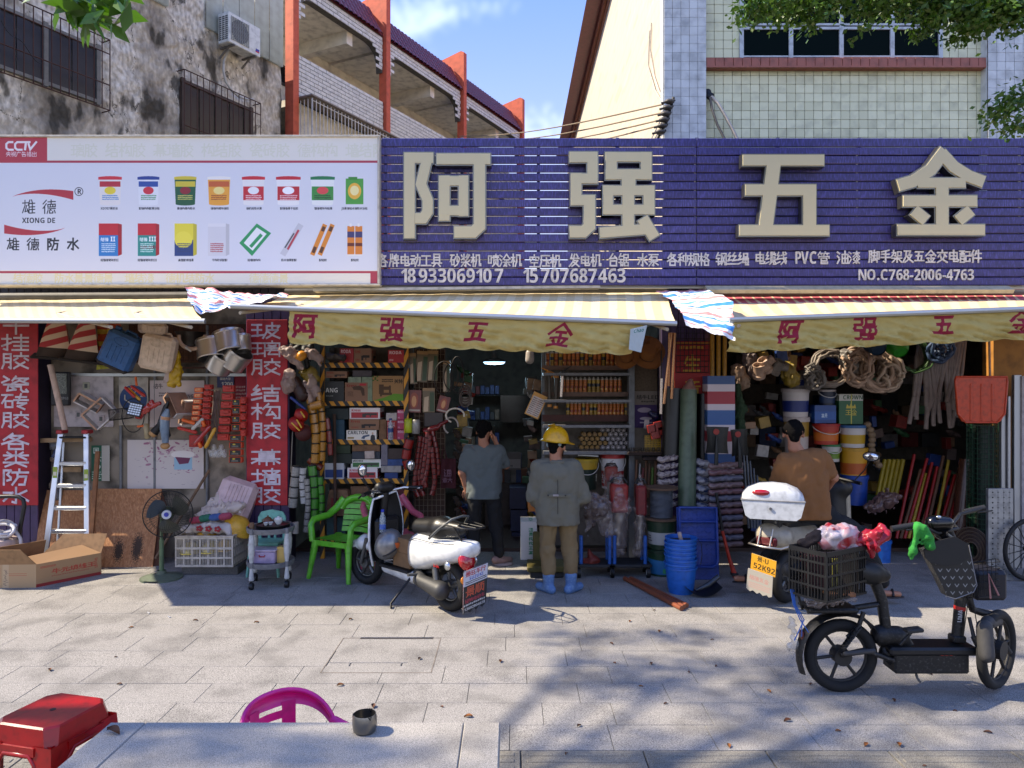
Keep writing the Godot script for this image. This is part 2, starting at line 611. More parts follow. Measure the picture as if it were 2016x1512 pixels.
func polys_of(s: String,weight:=.105,squeeze:=1.) -> Array:
	var out:=[]
	var x:=0.
	var run:=""
	for i in s.length()+1:
		var ch:=s[i] if i<s.length() else ""
		if ch!="" and ch.unicode_at(0)<0x2000:
			run+=ch
			continue
		if run.strip_edges()!="":
			var t:=TextMesh.new()
			t.font=font
			t.font_size=64
			t.pixel_size=1./64.
			t.depth=0.
			t.curve_step=2.
			t.horizontal_alignment=HORIZONTAL_ALIGNMENT_LEFT
			t.text=run
			var fc:=t.get_faces()
			if base_line>1e8:
				t.text="H"
				for p in t.get_faces():
					base_line=minf(base_line,p.y)
				t.text=run
			var lo:=base_line
			for j in range(0,fc.size(),3):
				out.append(PackedVector2Array([Vector2(x+fc[j].x*squeeze*1.2,(fc[j].y-lo)*1.2+.05),Vector2(x+fc[j+1].x*squeeze*1.2,(fc[j+1].y-lo)*1.2+.05),Vector2(x+fc[j+2].x*squeeze*1.2,(fc[j+2].y-lo)*1.2+.05)]))
			x+=t.get_aabb().end.x*squeeze*1.2+.08
		elif run!="":
			x+=.35*run.length()
		run=""
		if ch=="":
			break
		var data: String=han.get(ch,"")
		if data=="":
			data=han[["配","构","德","景","结"][ch.unicode_at(0) % 5]]
		var strokes:=data.split(" ")
		var w:=weight*(1.12 if strokes.size()<7 else 1. if strokes.size()<11 else .84)
		for k in strokes:
			var pts:=PackedVector2Array()
			for j in range(0,k.length(),2):
				pts.append(Vector2(x+(.04+k[j].hex_to_int()/15.*.88)*squeeze,.96-k[j+1].hex_to_int()/15.*.9))
			for j in pts.size()-1:
				var d:=(pts[j+1]-pts[j]).normalized()*w*.45
				var e:=Vector2(-d.y,d.x)*1.1
				var a:=pts[j]-d
				var b:=pts[j+1]+d
				out.append(PackedVector2Array([a-e,b-e,b+e,a+e]))
		x+=squeeze
	return [out,x]
func letters(m: MB,s: String,at: Vector3,right: Vector3,up: Vector3,size: float,depth:=0.,weight:=.105,squeeze:=1.) -> float:
	var r:=polys_of(s,weight,squeeze)
	var k:=0
	var X:=right.normalized()
	var Y:=up.normalized()
	var Z:=X.cross(Y)
	m.flat()
	for q in r[0]:
		k+=1
		var z:=Z*(depth+(k % 24)*.00025)
		var pts:=[]
		for p in q:
			pts.append(at+X*p.x*size+Y*p.y*size+z)
		m.face(pts,Z)
		if depth>0.:
			for i in pts.size():
				var a: Vector3=pts[i]
				var b: Vector3=pts[(i+1) % pts.size()]
				m.face([a,b,b-Z*depth,a-Z*depth],(b-a).cross(Z))
	return r[1]*size
# painted prints (posters, packaging)
class Pic:
	var im: Image
	var s: float
	var host
	func _init(w: float,h: float,scale: float,bg: Color,hst):
		s=scale
		host=hst
		im=Image.create(int(w*s),int(h*s),false,Image.FORMAT_RGB8)
		im.fill(bg)
	func rect(x: float,y: float,w: float,h: float,c: Color) -> Pic:
		im.fill_rect(Rect2i(roundi(x*s),roundi(y*s),maxi(1,roundi(w*s)),maxi(1,roundi(h*s))),c)
		return self
	func poly(p: PackedVector2Array,c: Color) -> Pic:
		var lo:=1e9
		var hi:=-1e9
		for q in p:
			lo=minf(lo,q.y)
			hi=maxf(hi,q.y)
		var n:=p.size()
		for y in range(maxi(0,floori(lo*s)),mini(im.get_height(),ceili(hi*s))):
			var yy:=(y+.5)/s
			var xs:=[]
			for i in n:
				var a:=p[i]
				var b:=p[(i+1) % n]
				if (a.y<=yy)!=(b.y<=yy):
					xs.append((a.x+(yy-a.y)/(b.y-a.y)*(b.x-a.x))*s)
			xs.sort()
			for i in range(0,xs.size()-1,2):
				var x0:=roundi(xs[i])
				im.fill_rect(Rect2i(x0,y,maxi(1,roundi(xs[i+1])-x0),1),c)
		return self
	func oval(cx: float,cy: float,rx: float,ry: float,c: Color,rot:=0.) -> Pic:
		var p:=PackedVector2Array()
		for i in 28:
			p.append(Vector2(cx,cy)+Vector2(cos(TAU*i/28)*rx,sin(TAU*i/28)*ry).rotated(rot))
		return poly(p,c)
	func line(p: Array,w: float,c: Color) -> Pic:
		return poly(MB.outline(PackedVector2Array(p),w),c)
	func text(t: String,x: float,y: float,size: float,c: Color,weight:=.105,squeeze:=1.,slant:=0.) -> float:
		var r=host.polys_of(t,weight,squeeze)
		for q in r[0]:
			var p:=PackedVector2Array()
			for e in q:
				p.append(Vector2(x+e.x*size,y-e.y*size+e.x*size*slant))
			poly(p,c)
		return r[1]*size
	func fine(x: float,y: float,w: float,h: float,rows: int,c: Color) -> Pic:
		for j in rows:
			var xx:=x
			var hh:=h/rows
			while xx<x+w-hh*.3:
				var ww: float=host.rr(.35,.75)*hh
				rect(xx,y+j*hh+hh*host.rr(.05,.2),ww,hh*.55,c)
				xx+=ww+hh*.16
		return self
	func tex() -> ImageTexture:
		im.resize(maxi(4,im.get_width()/2),maxi(4,im.get_height()/2),Image.INTERPOLATE_BILINEAR)
		return ImageTexture.create_from_image(im)
var font:=SystemFont.new()
var base_line:=1e9
func pic(w: float,h: float,scale: float,bg: String) -> Pic:
	return Pic.new(w,h,scale*2.,Color.html(bg),self)
func print_mat(n: String,p: Pic,r:=.55,o:={}) -> StandardMaterial3D:
	o["tex"]=p.tex()
	return M("print_" + n,Color.WHITE,r,0.,o)
# pavement
func granite(n: String,c: Color,sc:=1.6) -> StandardMaterial3D:
	return M(n,c,.8,0.,{"tri": noise_tex("granite",1024,.16,[[0.,.36],[.3,.66],[.45,.82],[.6,.9],[.8,1.],[1.,1.]],FastNoiseLite.TYPE_VALUE_CUBIC,3),"grime": sc,"spec": .35,"stain": .3})
func pavement():
	var gm:=mb()
	gm.quad(V(-120,-.03,40),V(120,-.03,40),V(120,-.03,-160),V(-120,-.03,-160))
	stru("ground",gm,M("joint_dirt",Color(.25,.24,.22),.95))
	var root:=stru("pavement",mb().box(V(0,-.02,-6),V(16,.012,9.5)),M("joint_sand",Color(.3,.285,.26),.95))
	var tones:=[]
	for i in 5:
		var k: float=[.662,.666,.657,.668,.663][i]
		tones.append(granite("granite_slab_%d" % i,Color(k,k*.978,k*.94),1.3+.15*i))
	var mesh:={}
	var rows:=[]
	var n:=0
	var rest:=mb()
	for r in range(-3,16):
		if r==-1:
			continue
		var d:=4.165+.31*r+.155
		var x:=-7.2+rr(0,.5)
		while x<7.4:
			var w: float=[.6,.6,.6,.45,.75][rng.randi() % 5]
			var c:=V(x+w*.5,rr(-.0008,.0006),-d)
			x+=w
			rows.append([w,c,absf(c.x)/d*F<1120. and r>=0])
	rows.sort_custom(func(a,b): return (1 if a[2] else 0)>(1 if b[2] else 0) if a[2]!=b[2] else a[1].z>b[1].z)
	for e in rows:
		var c: Vector3=e[1]
		var u:=1008.+c.x/-c.z*F
		var v:=756.+EYE/-c.z*F
		if e[2] and n<300 and not (u>625 and u<875 and v>1258 and v<1325):
			n+=1
			if not mesh.has(e[0]):
				mesh[e[0]]=mb().rbox(V(0,-.02,0),V(e[0]-.0035,.04,.3065),.0012).done()
			var o:=part(root,"paver",mesh[e[0]],tones[rng.randi() % 5])
			o.position=c
			o.rotation.y=rr(-.002,.002)
		elif not (u>625 and u<875 and v>1258 and v<1325):
			rest.rbox(c+V(0,-.02,0),V(e[0]-.0035,.04,.3065),.0012)
	part(root,"far_pavers",rest,tones[1],"stuff")
	# tactile strip: slabs with long raised bars
	for i in 22:
		var t:=mb()
		var c:=V(-7.3+i*.7,0.,-4.01)
		t.rbox(c+V(0,-.02,0),V(.692,.04,.303),.003)
		for j in 4:
			t.rbox(c+V(0,.001,-.105+j*.07),V(.63,.008,.035),.0035)
		part(root,"tactile_slab",t,granite("tactile_granite",Color(.6,.58,.53),1.8))
	# recessed square access cover, filled with cut pieces of the same stone
	var a:=G(672,1261)
	var b:=G(868,1260)
	var c2:=G(848,1323)
	var e2:=G(632,1325)
	var cv:=thing("access_cover","square stone-filled access cover sunk in the grey pavement","cover",(a+c2)*.5)
	var x0:=(a.x+e2.x)*.5
	var x1:=(b.x+c2.x)*.5
	var z0:=-6.
	var z1:=-5.28
	var fr:=mb()
	for q in [[x0,z0,x1,z0],[x1,z0,x1,z1],[x1,z1,x0,z1],[x0,z1,x0,z0]]:
		var s:=V(q[0],-.006,q[1])
		var f:=V(q[2],-.006,q[3])
		fr.box((s+f)*.5,V(absf(f.x-s.x)+.006,.016,absf(f.z-s.z)+.006))
	wpart(cv,"rim",fr,M("rim_dirt",Color(.46,.42,.37),.9))
	var wd:=x1-x0
	for q in [[.01,.99,.02,.72],[.01,.22,.735,.985],[.228,.7,.735,.985],[.708,.99,.735,.985]]:
		var s:=V(x0+wd*q[0],0,lerpf(z0,z1,q[2]))
		var f:=V(x0+wd*q[1],0,lerpf(z0,z1,q[3]))
		wpart(cv,"stone_infill",mb().rbox((s+f)*.5+V(0,-.02,0),V(f.x-s.x,.038,f.z-s.z),.003),tones[2])
# the houses behind the shop
func on_plane(u: float,v: float,x0: float,d0: float,out:=0.) -> Vector3:
	var k:=(u-1008.)/F
	var n:=V(.89,0,.456)
	var xx:=x0+n.x*out
	var dd:=d0-n.z*out
	return P(u,v,(xx-.512*dd)/(k-.512))
func plaster_tex() -> ImageTexture:
	var w:=1024
	var h:=640
	var im:=Image.create(w,h,false,Image.FORMAT_RGB8)
	var a:=FastNoiseLite.new()
	a.frequency=.004
	a.fractal_octaves=6
	a.seed=3
	a.domain_warp_enabled=true
	a.domain_warp_amplitude=40.
	a.domain_warp_frequency=.01
	var b:=FastNoiseLite.new()
	b.frequency=.02
	b.fractal_octaves=5
	b.seed=11
	for y in h:
		for x in w:
			var p:=a.get_noise_2d(x,y*1.2)
			var q:=b.get_noise_2d(x*.6,y*.5)
			var f:=b.get_noise_2d(x*3.+500,y*3.)
			var c:=Color(.70,.665,.60).lerp(Color(.79,.76,.70),clampf(p*2.4+f*.8,0.,1.))
			c=c.lerp(Color(.36,.335,.30),clampf((-p-.06)*1.8+q*.7,0.,.6))
			c=c.lerp(Color(.17,.165,.15),clampf((q-.24)*3.+(-p)*.8+f*.3,0.,.6))
			var edge:=absf(p-.12)
			if edge<.012 and f>-.1:
				c=c.lerp(Color(.2,.19,.17),.65)
			c=c*(1.+f*.2)
			im.set_pixel(x,y,c)
	return ImageTexture.create_from_image(im)
func weathered_building():
	var x0:=-4.61
	var d0:=14.5
	var W:=func(u,v,o:=0.): return on_plane(u,v,x0,d0,o)
	var root:=thing("weathered_house","weathered grey rendered house with caged windows and a metal sheet top","building",W.call(300,700))
	var A: Vector3=W.call(-130,300)
	var B: Vector3=W.call(553,300)
	var tx:=plaster_tex()
	var nz:=FastNoiseLite.new()
	nz.frequency=.9
	nz.fractal_octaves=5
	var N:=V(.89,0,.456)
	var wall:=mb()
	wall.sheet(60,40,func(s: float,t: float) -> Vector3:
		var p:=A.lerp(B,s)
		p.y=lerpf(9.05,2.6,t)
		var q:=nz.get_noise_2d(p.x*3.+p.z*2.,p.y*3.)
		return p+N*(.035*clampf(q*3.,-.4,.6)))
	wpart(root,"wall",wall,M("old_plaster",Color(1,1,1),.95,0.,{"tex": tx,"nrm": noise_tex("plaster_bump",512,.03,[],FastNoiseLite.TYPE_SIMPLEX_SMOOTH,5,6.),"nscale": .9,"spec": .2}))
	# house body behind the wall
	var bd:=mb()
	for q in [[9.04,2.6]]:
		var a1:=A-N*.12
		var b1:=B-N*.12
		var a2:=A-N*7.
		var b2:=B-N*7.
		var hs:=[a1,b1,b2,a2]
		for i in 4:
			var s: Vector3=hs[i]
			var e: Vector3=hs[(i+1) % 4]
			bd.face([V(s.x,q[1],s.z),V(e.x,q[1],e.z),V(e.x,q[0],e.z),V(s.x,q[0],s.z)],(s+e)*.5-(A+b2)*.5)
		bd.face([V(a1.x,9.04,a1.z),V(b1.x,9.04,b1.z),V(b2.x,9.04,b2.z),V(a2.x,9.04,a2.z)],Vector3.UP)
	wpart(root,"house_body",bd,M("render_grey",Color(.42,.4,.36),.95))
	# pale metal sheet storey on top: lower edge steps with the photo's line
	var sheet_mat:=M("painted_sheet",Color(.78,.84,.86),.5,0.,{"grime": .7})
	for i in 9:
		var sm:=mb()
		var p: Vector3=A.lerp(B,.44+i*.0625)
		var q: Vector3=A.lerp(B,.44+(i+1)*.0625-.002)
		var lowy:=8.42
		if i==2 or i==3:
			lowy=9.6
		sm.face([V(p.x,lowy,p.z)+N*.06,V(q.x,lowy,q.z)+N*.06,V(q.x,11.5,q.z)+N*.06,V(p.x,11.5,p.z)+N*.06],N)
		sm.face([V(p.x,lowy,p.z)+N*.06,V(q.x,lowy,q.z)+N*.06,V(q.x,lowy,q.z),V(p.x,lowy,p.z)],Vector3.DOWN)
		wpart(root,"metal_sheet",sm,sheet_mat)
	var up:=mb()
	var gp: Vector3=W.call(445,20,.05)
	var gq: Vector3=W.call(490,20,.05)
	up.face([V(gp.x,8.4,gp.z),V(gq.x,8.4,gq.z),V(gq.x,9.7,gq.z),V(gp.x,9.7,gp.z)],N)
	wpart(root,"upper_pane",up,M("house_glass",Color(.16,.2,.24),.12,0.,{"grime": 0}))
	# two caged windows
	for w in [[0.,14.,141.,194.,92.,2],[352.,162.,300.,494.,214.,1]]:
		var wn:=mb()
		var tl: Vector3=W.call(w[0]-(40. if w[5]==2 else 0.),w[1],0.)
		var tr: Vector3=W.call(w[3],w[4],0.)
		var top:=tr.y
		var bot: float=(W.call(w[0],w[2],0.) as Vector3).y
		var e:=(tr-tl)
		e.y=0.
		var Bs:=Basis(e.normalized(),Vector3.UP,N)
		var len:=e.length()
		var c:=V((tl.x+tr.x)*.5,(top+bot)*.5,(tl.z+tr.z)*.5)
		var fm:=mb()
		var bar:=.05
		for y in [top-.05,bot+.05]:
			fm.box(V(c.x,y,c.z)+N*.03,V(len,bar,.08),Bs)
		for k in ([0.,.5,1.] if w[5]==2 else [0.,1.]):
			fm.box(c+Bs.x*(k-.5)*(len-.08)+N*.035,V(.06,top-bot,.08),Bs)
		var win:=wpart(root,"window",fm,M("alu_frame_%d" % w[5],Color(.46,.45,.42) if w[5]==2 else Color(.25,.19,.15),.6))
		var nsh:=8 if w[5]==2 else 9
		for k in nsh:
			var sh:=mb().box(c+Bs.x*((k+.5)/nsh-.5)*(len-.1)+N*(.03 if k % 2 else .045),V((len-.1)/nsh-.006,top-bot-.1,.012),Bs)
			part(win,"pane",sh,M("dark_shutter_%d" % w[5],Color(.10,.11,.145) if w[5]==2 else Color(.155,.115,.10),.35,0.,{"grime": 1.}))
		var gr:=mb()
		var nb:=int(len/.115)
		for k in nb+1:
			var q: Vector3=c+Bs.x*(float(k)/nb-.5)*(len+.1)+N*.2
			gr.cyl(V(q.x,bot-.08,q.z),V(q.x,top+.08,q.z),.0085,-1,5)
		for y in [bot-.08,top+.08,top-.14,lerpf(bot,top,.33)]:
			gr.cyl(V(c.x,y,c.z)-Bs.x*(len*.5+.05)+N*.2,V(c.x,y,c.z)+Bs.x*(len*.5+.05)+N*.2,.01,-1,5)
		for s in [-.5,.5]:
			for y in [bot-.08,top+.08]:
				var q: Vector3=V(c.x,y,c.z)+Bs.x*s*(len+.1)
				gr.cyl(q,q+N*.2,.01,-1,5)
		part(win,"window_grille",gr,M("rusty_bar",Color(.27,.16,.12),.8,0.))
	# wall-hung air conditioner
	var at: Vector3=W.call(472,72,.25)
	var Bn:=Basis(V(.456,0,-.89),Vector3.UP,N)
	var ac:=thing("air_conditioner","white outdoor air conditioner unit bracketed on the weathered wall","air conditioner",at)
	ac.basis=Bn
	var white:=M("ac_white",Color(.83,.84,.82),.45)
	part(ac,"casing",mb().rbox(O3,V(.74,.54,.27),.012),white)
	var gl:=mb()
	for i in 17:
		gl.box(V(-.12,-.2+i*.025,.142),V(.4,.007,.012))
	for i in 9:
		gl.box(V(-.32+i*.05,0,.147),V(.006,.42,.008))
	part(ac,"fan_grille",gl,M("ac_grey",Color(.6,.62,.62),.5))
	part(ac,"fan_opening",mb().cyl(V(-.12,0,.136),V(-.12,0,.139),.2,-1,24),M("ac_dark",Color(.2,.21,.22),.7))
	var fins:=mb()
	for i in 12:
		for j in 3:
			fins.box(V(-.371,-.2+i*.036,-.08+j*.08),V(.006,.02,.06))
	part(ac,"side_fins",fins,M("ac_dark",CW))
	part(ac,"badge",mb().prism(W([Q(.24,-.2),Q(.32,-.2),Q(.34,-.14),Q(.26,-.14)]),.1351,.138),M("badge_blue",Color(.16,.2,.6),.5))
	part(ac,"badge_stripe",mb().prism(W([Q(.25,-.205),Q(.33,-.205),Q(.335,-.185),Q(.255,-.185)]),.1352,.1395),M("badge_red",Color(.75,.12,.12),.5))
	for s in [-.25,.25]:
		var br:=mb()
		br.box(V(s,-.285,-.03),V(.035,.03,.36))
		br.box(V(s,-.36,-.1),V(.03,.02,.3),BR(-.6))
		part(ac,"bracket",br,M("bracket_grey",Color(.45,.44,.42),.7))
	var path:=[]
	for q in [[455,92],[447,105],[441,120],[440,140],[444,160],[456,178],[470,190],[485,195],[499,196]]:
		path.append(W.call(q[0],q[1],.08))
	var cd:=thing("drain_hose","white corrugated hose looping down below the air conditioner","hose",path[4])
	wpart(cd,"hose",mb().tube(path,.022,8),M("hose_white",Color(.72,.71,.68),.6))
	var wr:=[]
	for i in 14:
		wr.append(W.call(2+i*6.2,40+i*8.+sin(i*.7)*6.-i*i*.12,.24))
	solo("loose_cable",mb().tube(wr,.006,5),M("cable_black",Color(.07,.07,.07),.6),"thin dark cable sagging across the caged window","cable")
func balcony_building():
	var E:=V(.456,0,-.89)
	var N:=V(.89,0,.456)
	var root:=thing("balcony_house","house with orange pillars, white brick balconies and a maroon tiled roof edge","building",V(-4.7,0,-15))
	root.basis=Basis(E,Vector3.UP,N)
	var S:=[0.,3.11,6.74,10.53]
	var orange:=M("orange_paint",Color(.78,.36,.24),.75,0.,{"grime": .8})
	for s in S:
		var p:=mb()
		p.prism(W([Q(.1,0),Q(.32,0),Q(.32,11.6),Q(.22,11.65),Q(-.7,11.45),Q(-.7,10.6),Q(.1,10.55)]),-.08,.08)
		var o:=part(root,"pillar",p,orange)
		o.transform=Transform3D(Basis(V(0,0,1),Vector3.UP,V(-1,0,0)),V(s,0,0))
	var white:=M("glazed_brick",Color(.83,.82,.78),.4,0.,{"grime": 1.1})
	var mortar:=M("brick_mortar",Color(.36,.35,.33),.9)
	var plaster:=M("balcony_plaster",Color(.88,.86,.80),.85,0.,{"grime": .6})
	var tilem:=M("maroon_tile",Color(.42,.14,.17),.45,0.,{"grime": 1.4})
	var dark:=M("dark_window",Color(.05,.05,.055),.2,0.,{"grime": 0})
	for b in 3:
		var s0: float=S[b]+.11
		var s1: float=S[b+1]-.11
		var ln:=s1-s0
		var mid:=(s0+s1)*.5
		part(root,"parapet",mb().box(V(mid,8.45,.17),V(ln,.92,.14)),mortar)
		var bk:=mb()
		for r in 11:
			var x:=s0+(0. if r % 2 else -.125)
			while x<s1:
				var a:=maxf(x,s0)+.006
				var e:=minf(x+.25,s1)-.006
				if e-a>.03:
					bk.box(V((a+e)*.5,8.03+r*.084,.243),V(e-a,.07,.014))
				x+=.25
		part(root,"parapet_bricks",bk,white,"stuff")
		# fascia with drooping corners over the opening
		var op:=W([Q(s0,9.62),Q(s0,10.52),Q(s1,10.52),Q(s1,9.62)])
		for k in [[.04,9.62],[.05,9.85],[.12,10.03],[.3,10.16],[.5,10.2]]:
			op.append(Q(s1-k[0]*1.,k[1]))
		for k in [[.5,10.2],[.3,10.16],[.12,10.03],[.05,9.85],[.04,9.62]]:
			op.append(Q(s0+k[0]*1.,k[1]))
		part(root,"fascia",mb().prism(op,.06,.22),mortar)
		var fb:=mb()
		for r in 9:
			var y:=9.72+r*.088
			var x:=s0+(0. if r % 2 else -.125)
			while x<s1:
				var a:=maxf(x,s0)+.006
				var e:=minf(x+.25,s1)-.006
				var m:=minf(a-s0,s1-e)
				var low:=10.24 if m>.45 else 10.2 if m>.25 else 10.08 if m>.1 else 9.65
				if e-a>.03 and y>low:
					fb.box(V((a+e)*.5,y,.226),V(e-a,.072,.014))
				x+=.25
		part(root,"fascia_bricks",fb,white,"stuff")
		# sloping maroon tiles
		var tl:=mb()
		for r in 5:
			for c in int(ln/.155):
				var p:=[]
				var q:=[]
				var y0:=10.5+r*.135
				var z0:=.3-r*.075
				for i in 5:
					var t:=PI*i/4.
					var xx:=s0+(c+.5)*.155-cos(t)*.078
					p.append(V(xx,y0+sin(t)*.018,z0+sin(t)*.035))
					q.append(V(xx,y0+.15+sin(t)*.018,z0-.085+sin(t)*.03))
				tl.soft()
				tl.bridge(p,q,0,1,false)
		part(root,"roof_tiles",tl,tilem,"stuff")
		part(root,"roof_bed",mb().prism(W([Q(.25,10.5),Q(-.14,11.2),Q(-3,11.3),Q(-3,10.5)]),-ln*.5,ln*.5),tilem).transform=Transform3D(Basis(V(0,0,1),Vector3.UP,V(-1,0,0)),V(mid,0,0))
		# the balcony behind: floor, ceiling, rear wall, a beam, door and window
		part(root,"balcony_floor",mb().box(V(mid,7.95,-.7),V(ln,.14,1.6)),plaster)
		part(root,"balcony_ceiling",mb().box(V(mid,10.3,-.72),V(ln+.1,.14,1.56)),plaster)
		part(root,"rear_wall",mb().box(V(mid,5.6,-1.6),V(ln+.3,10.,.16)),plaster)
		part(root,"ceiling_beam",mb().box(V(s0+ln*.66,10.08,-.72),V(.2,.3,1.5)),plaster)
		for w in [[.06,.24,8.3,9.75],[.42,.62,9.1,9.55],[.8,.98,8.3,9.75]]:
			var wx: float=s0+ln*(w[0]+w[1])*.5
			var win:=part(root,"window",mb().box(V(wx,(w[2]+w[3])*.5,-1.5),V(ln*(w[1]-w[0]),w[3]-w[2],.06)),M("window_surround",Color(.2,.19,.18),.6))
			part(win,"pane",mb().box(V(wx,(w[2]+w[3])*.5,-1.465),V(ln*(w[1]-w[0])-.1,w[3]-w[2]-.1,.01)),dark)
	# security cage on the lower balcony
	var cg:=mb()
	for i in 27:
		cg.cyl(V(.15+i*.112,6.4,.62),V(.15+i*.112,7.95,.62),.011,-1,5)
	for y in [6.5,7.2,7.9]:
		cg.cyl(V(.12,y,.62),V(3.1,y,.62),.012,-1,5)
	for i in 5:
		cg.cyl(V(.15,6.4,.2+i*.1),V(.15,7.95,.2+i*.1),.011,-1,5)
	part(root,"security_cage",cg,M("cage_white",Color(.78,.77,.75),.5))
	part(root,"cage_roof",mb().box(V(1.6,8.,.42),V(3.,.03,.48)),M("cage_sheet",Color(.5,.46,.42),.7))
	part(root,"lower_wall",mb().box(V(5.2,5.4,.1),V(10.4,5.,.12)),plaster)
func tiled_building():
	var D:=9.2
	var root:=thing("tiled_house","house faced with small pale green tiles behind the purple sign","building",V(4.3,0,-D))
	var bodym:=M("tile_grout",Color(.23,.19,.17),.9)
	var x0:=L(1306-1008,D)
	# body: the sunlit side wall faces left
	var body:=mb()
	body.box(V(x0+4.6,6.5,-D-.06-7.8),V(9.1,6.2,15.6))
	wpart(root,"house_body",body,bodym)
	var side:=mb()
	side.sheet(40,20,func(s: float,t: float) -> Vector3: return V(x0-.01,lerpf(9.65,2.9,t),lerpf(-D-15.7,-D-.02,s)))
	var sp:=pic(512,256,1.,"c2b8a8")
	for i in 900:
		var w:=rr(4,40)
		var k:=rr(-.06,.05)
		sp.rect(rr(0,512),rr(0,256),w*.6,rr(1,3),Color(.76+k,.72+k,.64+k))
	for i in 64:
		sp.rect(i*8.,0,.7,256,Color(.74,.69,.6))
	for i in 32:
		sp.rect(0,i*8.,512,.7,Color(.74,.69,.6))
	wpart(root,"side_wall",side,print_mat("side_wall",sp,.7,{"repeat": true}))
	var cap:=mb()
	cap.box(V(x0+.35,9.72,-D-7.8),V(.9,.16,15.9))
	wpart(root,"verge_band",cap,M("verge_brown",Color(.52,.30,.22),.7))
	var vb:=mb()
	for i in 130:
		vb.box(V(x0-.02,9.66,-D-.1-i*.12),V(.03,.22,.105))
	wpart(root,"verge_tiles",vb,M("verge_tile",Color(.62,.40,.28),.6),"stuff")
	var rf:=mb()
	rf.prism(W([Q(x0-.42,9.82),Q(x0+4.7,12.6),Q(x0+9.6,9.82)]),-D-15.9,-D+.1)
	wpart(root,"roof",rf,M("maroon_tile",CW))
	# tiles: shared meshes, a few tones
	var ps:=17.8
	var sz:=L(ps,D)
	var tm:=mb().rbox(O3,V(sz-.005,sz-.006,.012),.002).done()
	var green:=[]
	var blue:=[]
	for i in 4:
		var k: float=[0.,.025,-.03,.012][i]
		green.append(M("green_tile_%d" % i,Color(.86+k,.855+k,.70+k),.28,0.,{"grime": .5+.1*i,"tri": noise_tex("tile_wear",512,.01,[[0.,.86],[.3,.95],[.5,1.],[1.,1.]])}))
		blue.append(M("pale_tile_%d" % i,Color(.80+k,.815+k,.81+k),.28,0.,{"grime": .6}))
	var n:=0
	var rest:=mb()
	for r in range(-1,17):
		for c in 31:
			var u:=1397.+c*ps
			var v:=279.-(r+.5)*17.4+9.
			if v>108 and v<140 or v<122 and u>1457 and u<1853:
				continue
			var p:=P(u,v,D)
			n+=1
			if n<=300:
				var o:=part(root,"tile",tm,green[rng.randi() % 4])
				o.position=p-root.position
			else:
				rest.rbox(p,V(sz-.005,sz-.006,.012),.002)
	wpart(root,"upper_tiles",rest,green[0],"stuff")
	for q in [[1306.,5,16.6],[1941.5,5,17.2]]:
		var pr:=mb().box(P(q[0]+q[1]*q[2]*.5,130,D-.1)+V(0,0,-.055),V(L(q[1]*q[2],D-.1),3.4,.16))
		wpart(root,"pilaster",pr,bodym)
		wpart(root,"pilaster_side",mb().box(P(q[0],130,D-.1)+V(-.004,0,-.055),V(.006,3.4,.15)),blue[1])
		for r in 17:
			for c in q[1]:
				var o:=part(root,"pilaster_tile",tm,blue[rng.randi() % 4])
				o.position=P(q[0]+(c+.5)*q[2],288-r*17.3,D-.1)+V(0,0,.032)-root.position
				o.scale.x=q[2]/ps
	for i in 31:
		var o:=part(root,"sill_tile",mb().rbox(O3,V(sz-.005,L(17,D),.1),.004) if i==0 else root.get_node("sill_tile").mesh,M("sill_red",Color(.62,.36,.29),.5,0.,{"grime": .9}))
		o.position=P(1397.+i*ps,125,D-.06)-root.position
	part(root,"sill_soffit",mb().box(P(1664,134.5,D-.06)-root.position,V(L(548,D),L(3.4,D),.11)),M("sill_red",CW))
	# long window with white frame
	var fr:=mb()
	fr.box(P(1655,57,D)+V(0,0,-.01),V(L(392,D),L(5,D),.07))
	fr.box(P(1655,50,D)+V(0,0,.006),V(L(392,D),L(4,D),.05))
	fr.box(P(1655,112.5,D)+V(0,0,-.01),V(L(392,D),L(3,D),.07))
	for u in [1459,1556,1655,1755,1850]:
		fr.box(P(u,40,D)+V(0,0,-.008),V(L(8,D),L(158,D),.074))
	var win:=wpart(root,"window",fr,M("white_alu",Color(.74,.77,.78),.4))
	for i in 4:
		for j in 2:
			var g:=mb().box(P(1508+i*99,85-j*62,D)+V(0,0,0.),V(L(91,D),L(53,D),.01))
			part(win,"pane",g,M("green_glass",Color(.03,.075,.07),.25,0.,{"grime": 0,"spec": .12}))
	wpart(root,"window_recess",mb().box(P(1655,40,D)+V(0,0,-.055),V(L(400,D),1.1,.02)),M("dark_window",CW))
	# service cables out of the wall
	var gl:=thing("cable_gland","black taped cable bundle leaving the green tiled wall","cables",P(1398,190,D-.05))
	wpart(gl,"gland",blob(mb(),[[P(1393,182,D-.06),P(1400,194,D-.1),.05,.035],[P(1396,190,D-.1),P(1404,186,D-.12),.03,.02]],.03,.016,.01),M("cable_black",CW))
	wpart(gl,"pale_cable",mb().tube([P(1400,190,D-.12),P(1414,204,D-.14),P(1428,228,D-.14),P(1444,258,D-.15),P(1453,276,D-.15)],.021,7),M("cable_white",Color(.75,.72,.68),.6))
	wpart(gl,"grey_cable",mb().tube([P(1398,192,D-.12),P(1402,215,D-.14),P(1412,245,D-.14),P(1428,276,D-.15)],.016,7),M("cable_grey",Color(.42,.4,.37),.6))
	# insulator rack on the corner with overhead wires
	var ins:=thing("insulator_rack","dark insulator rack with twisted cables on the corner of the tiled house","insulator",P(1308,230,D-.2))
	for i in 6:
		var c:=P(1318-i*3.6,200+i*12,D-.25)
		wpart(ins,"insulator",mb().ell(c,V(.065,.032,.05),10,6).cyl(c+V(-.1,-.02,0),c+V(.07,.02,0),.014,-1,6),M("insulator_grey",Color(.28,.26,.24),.5))
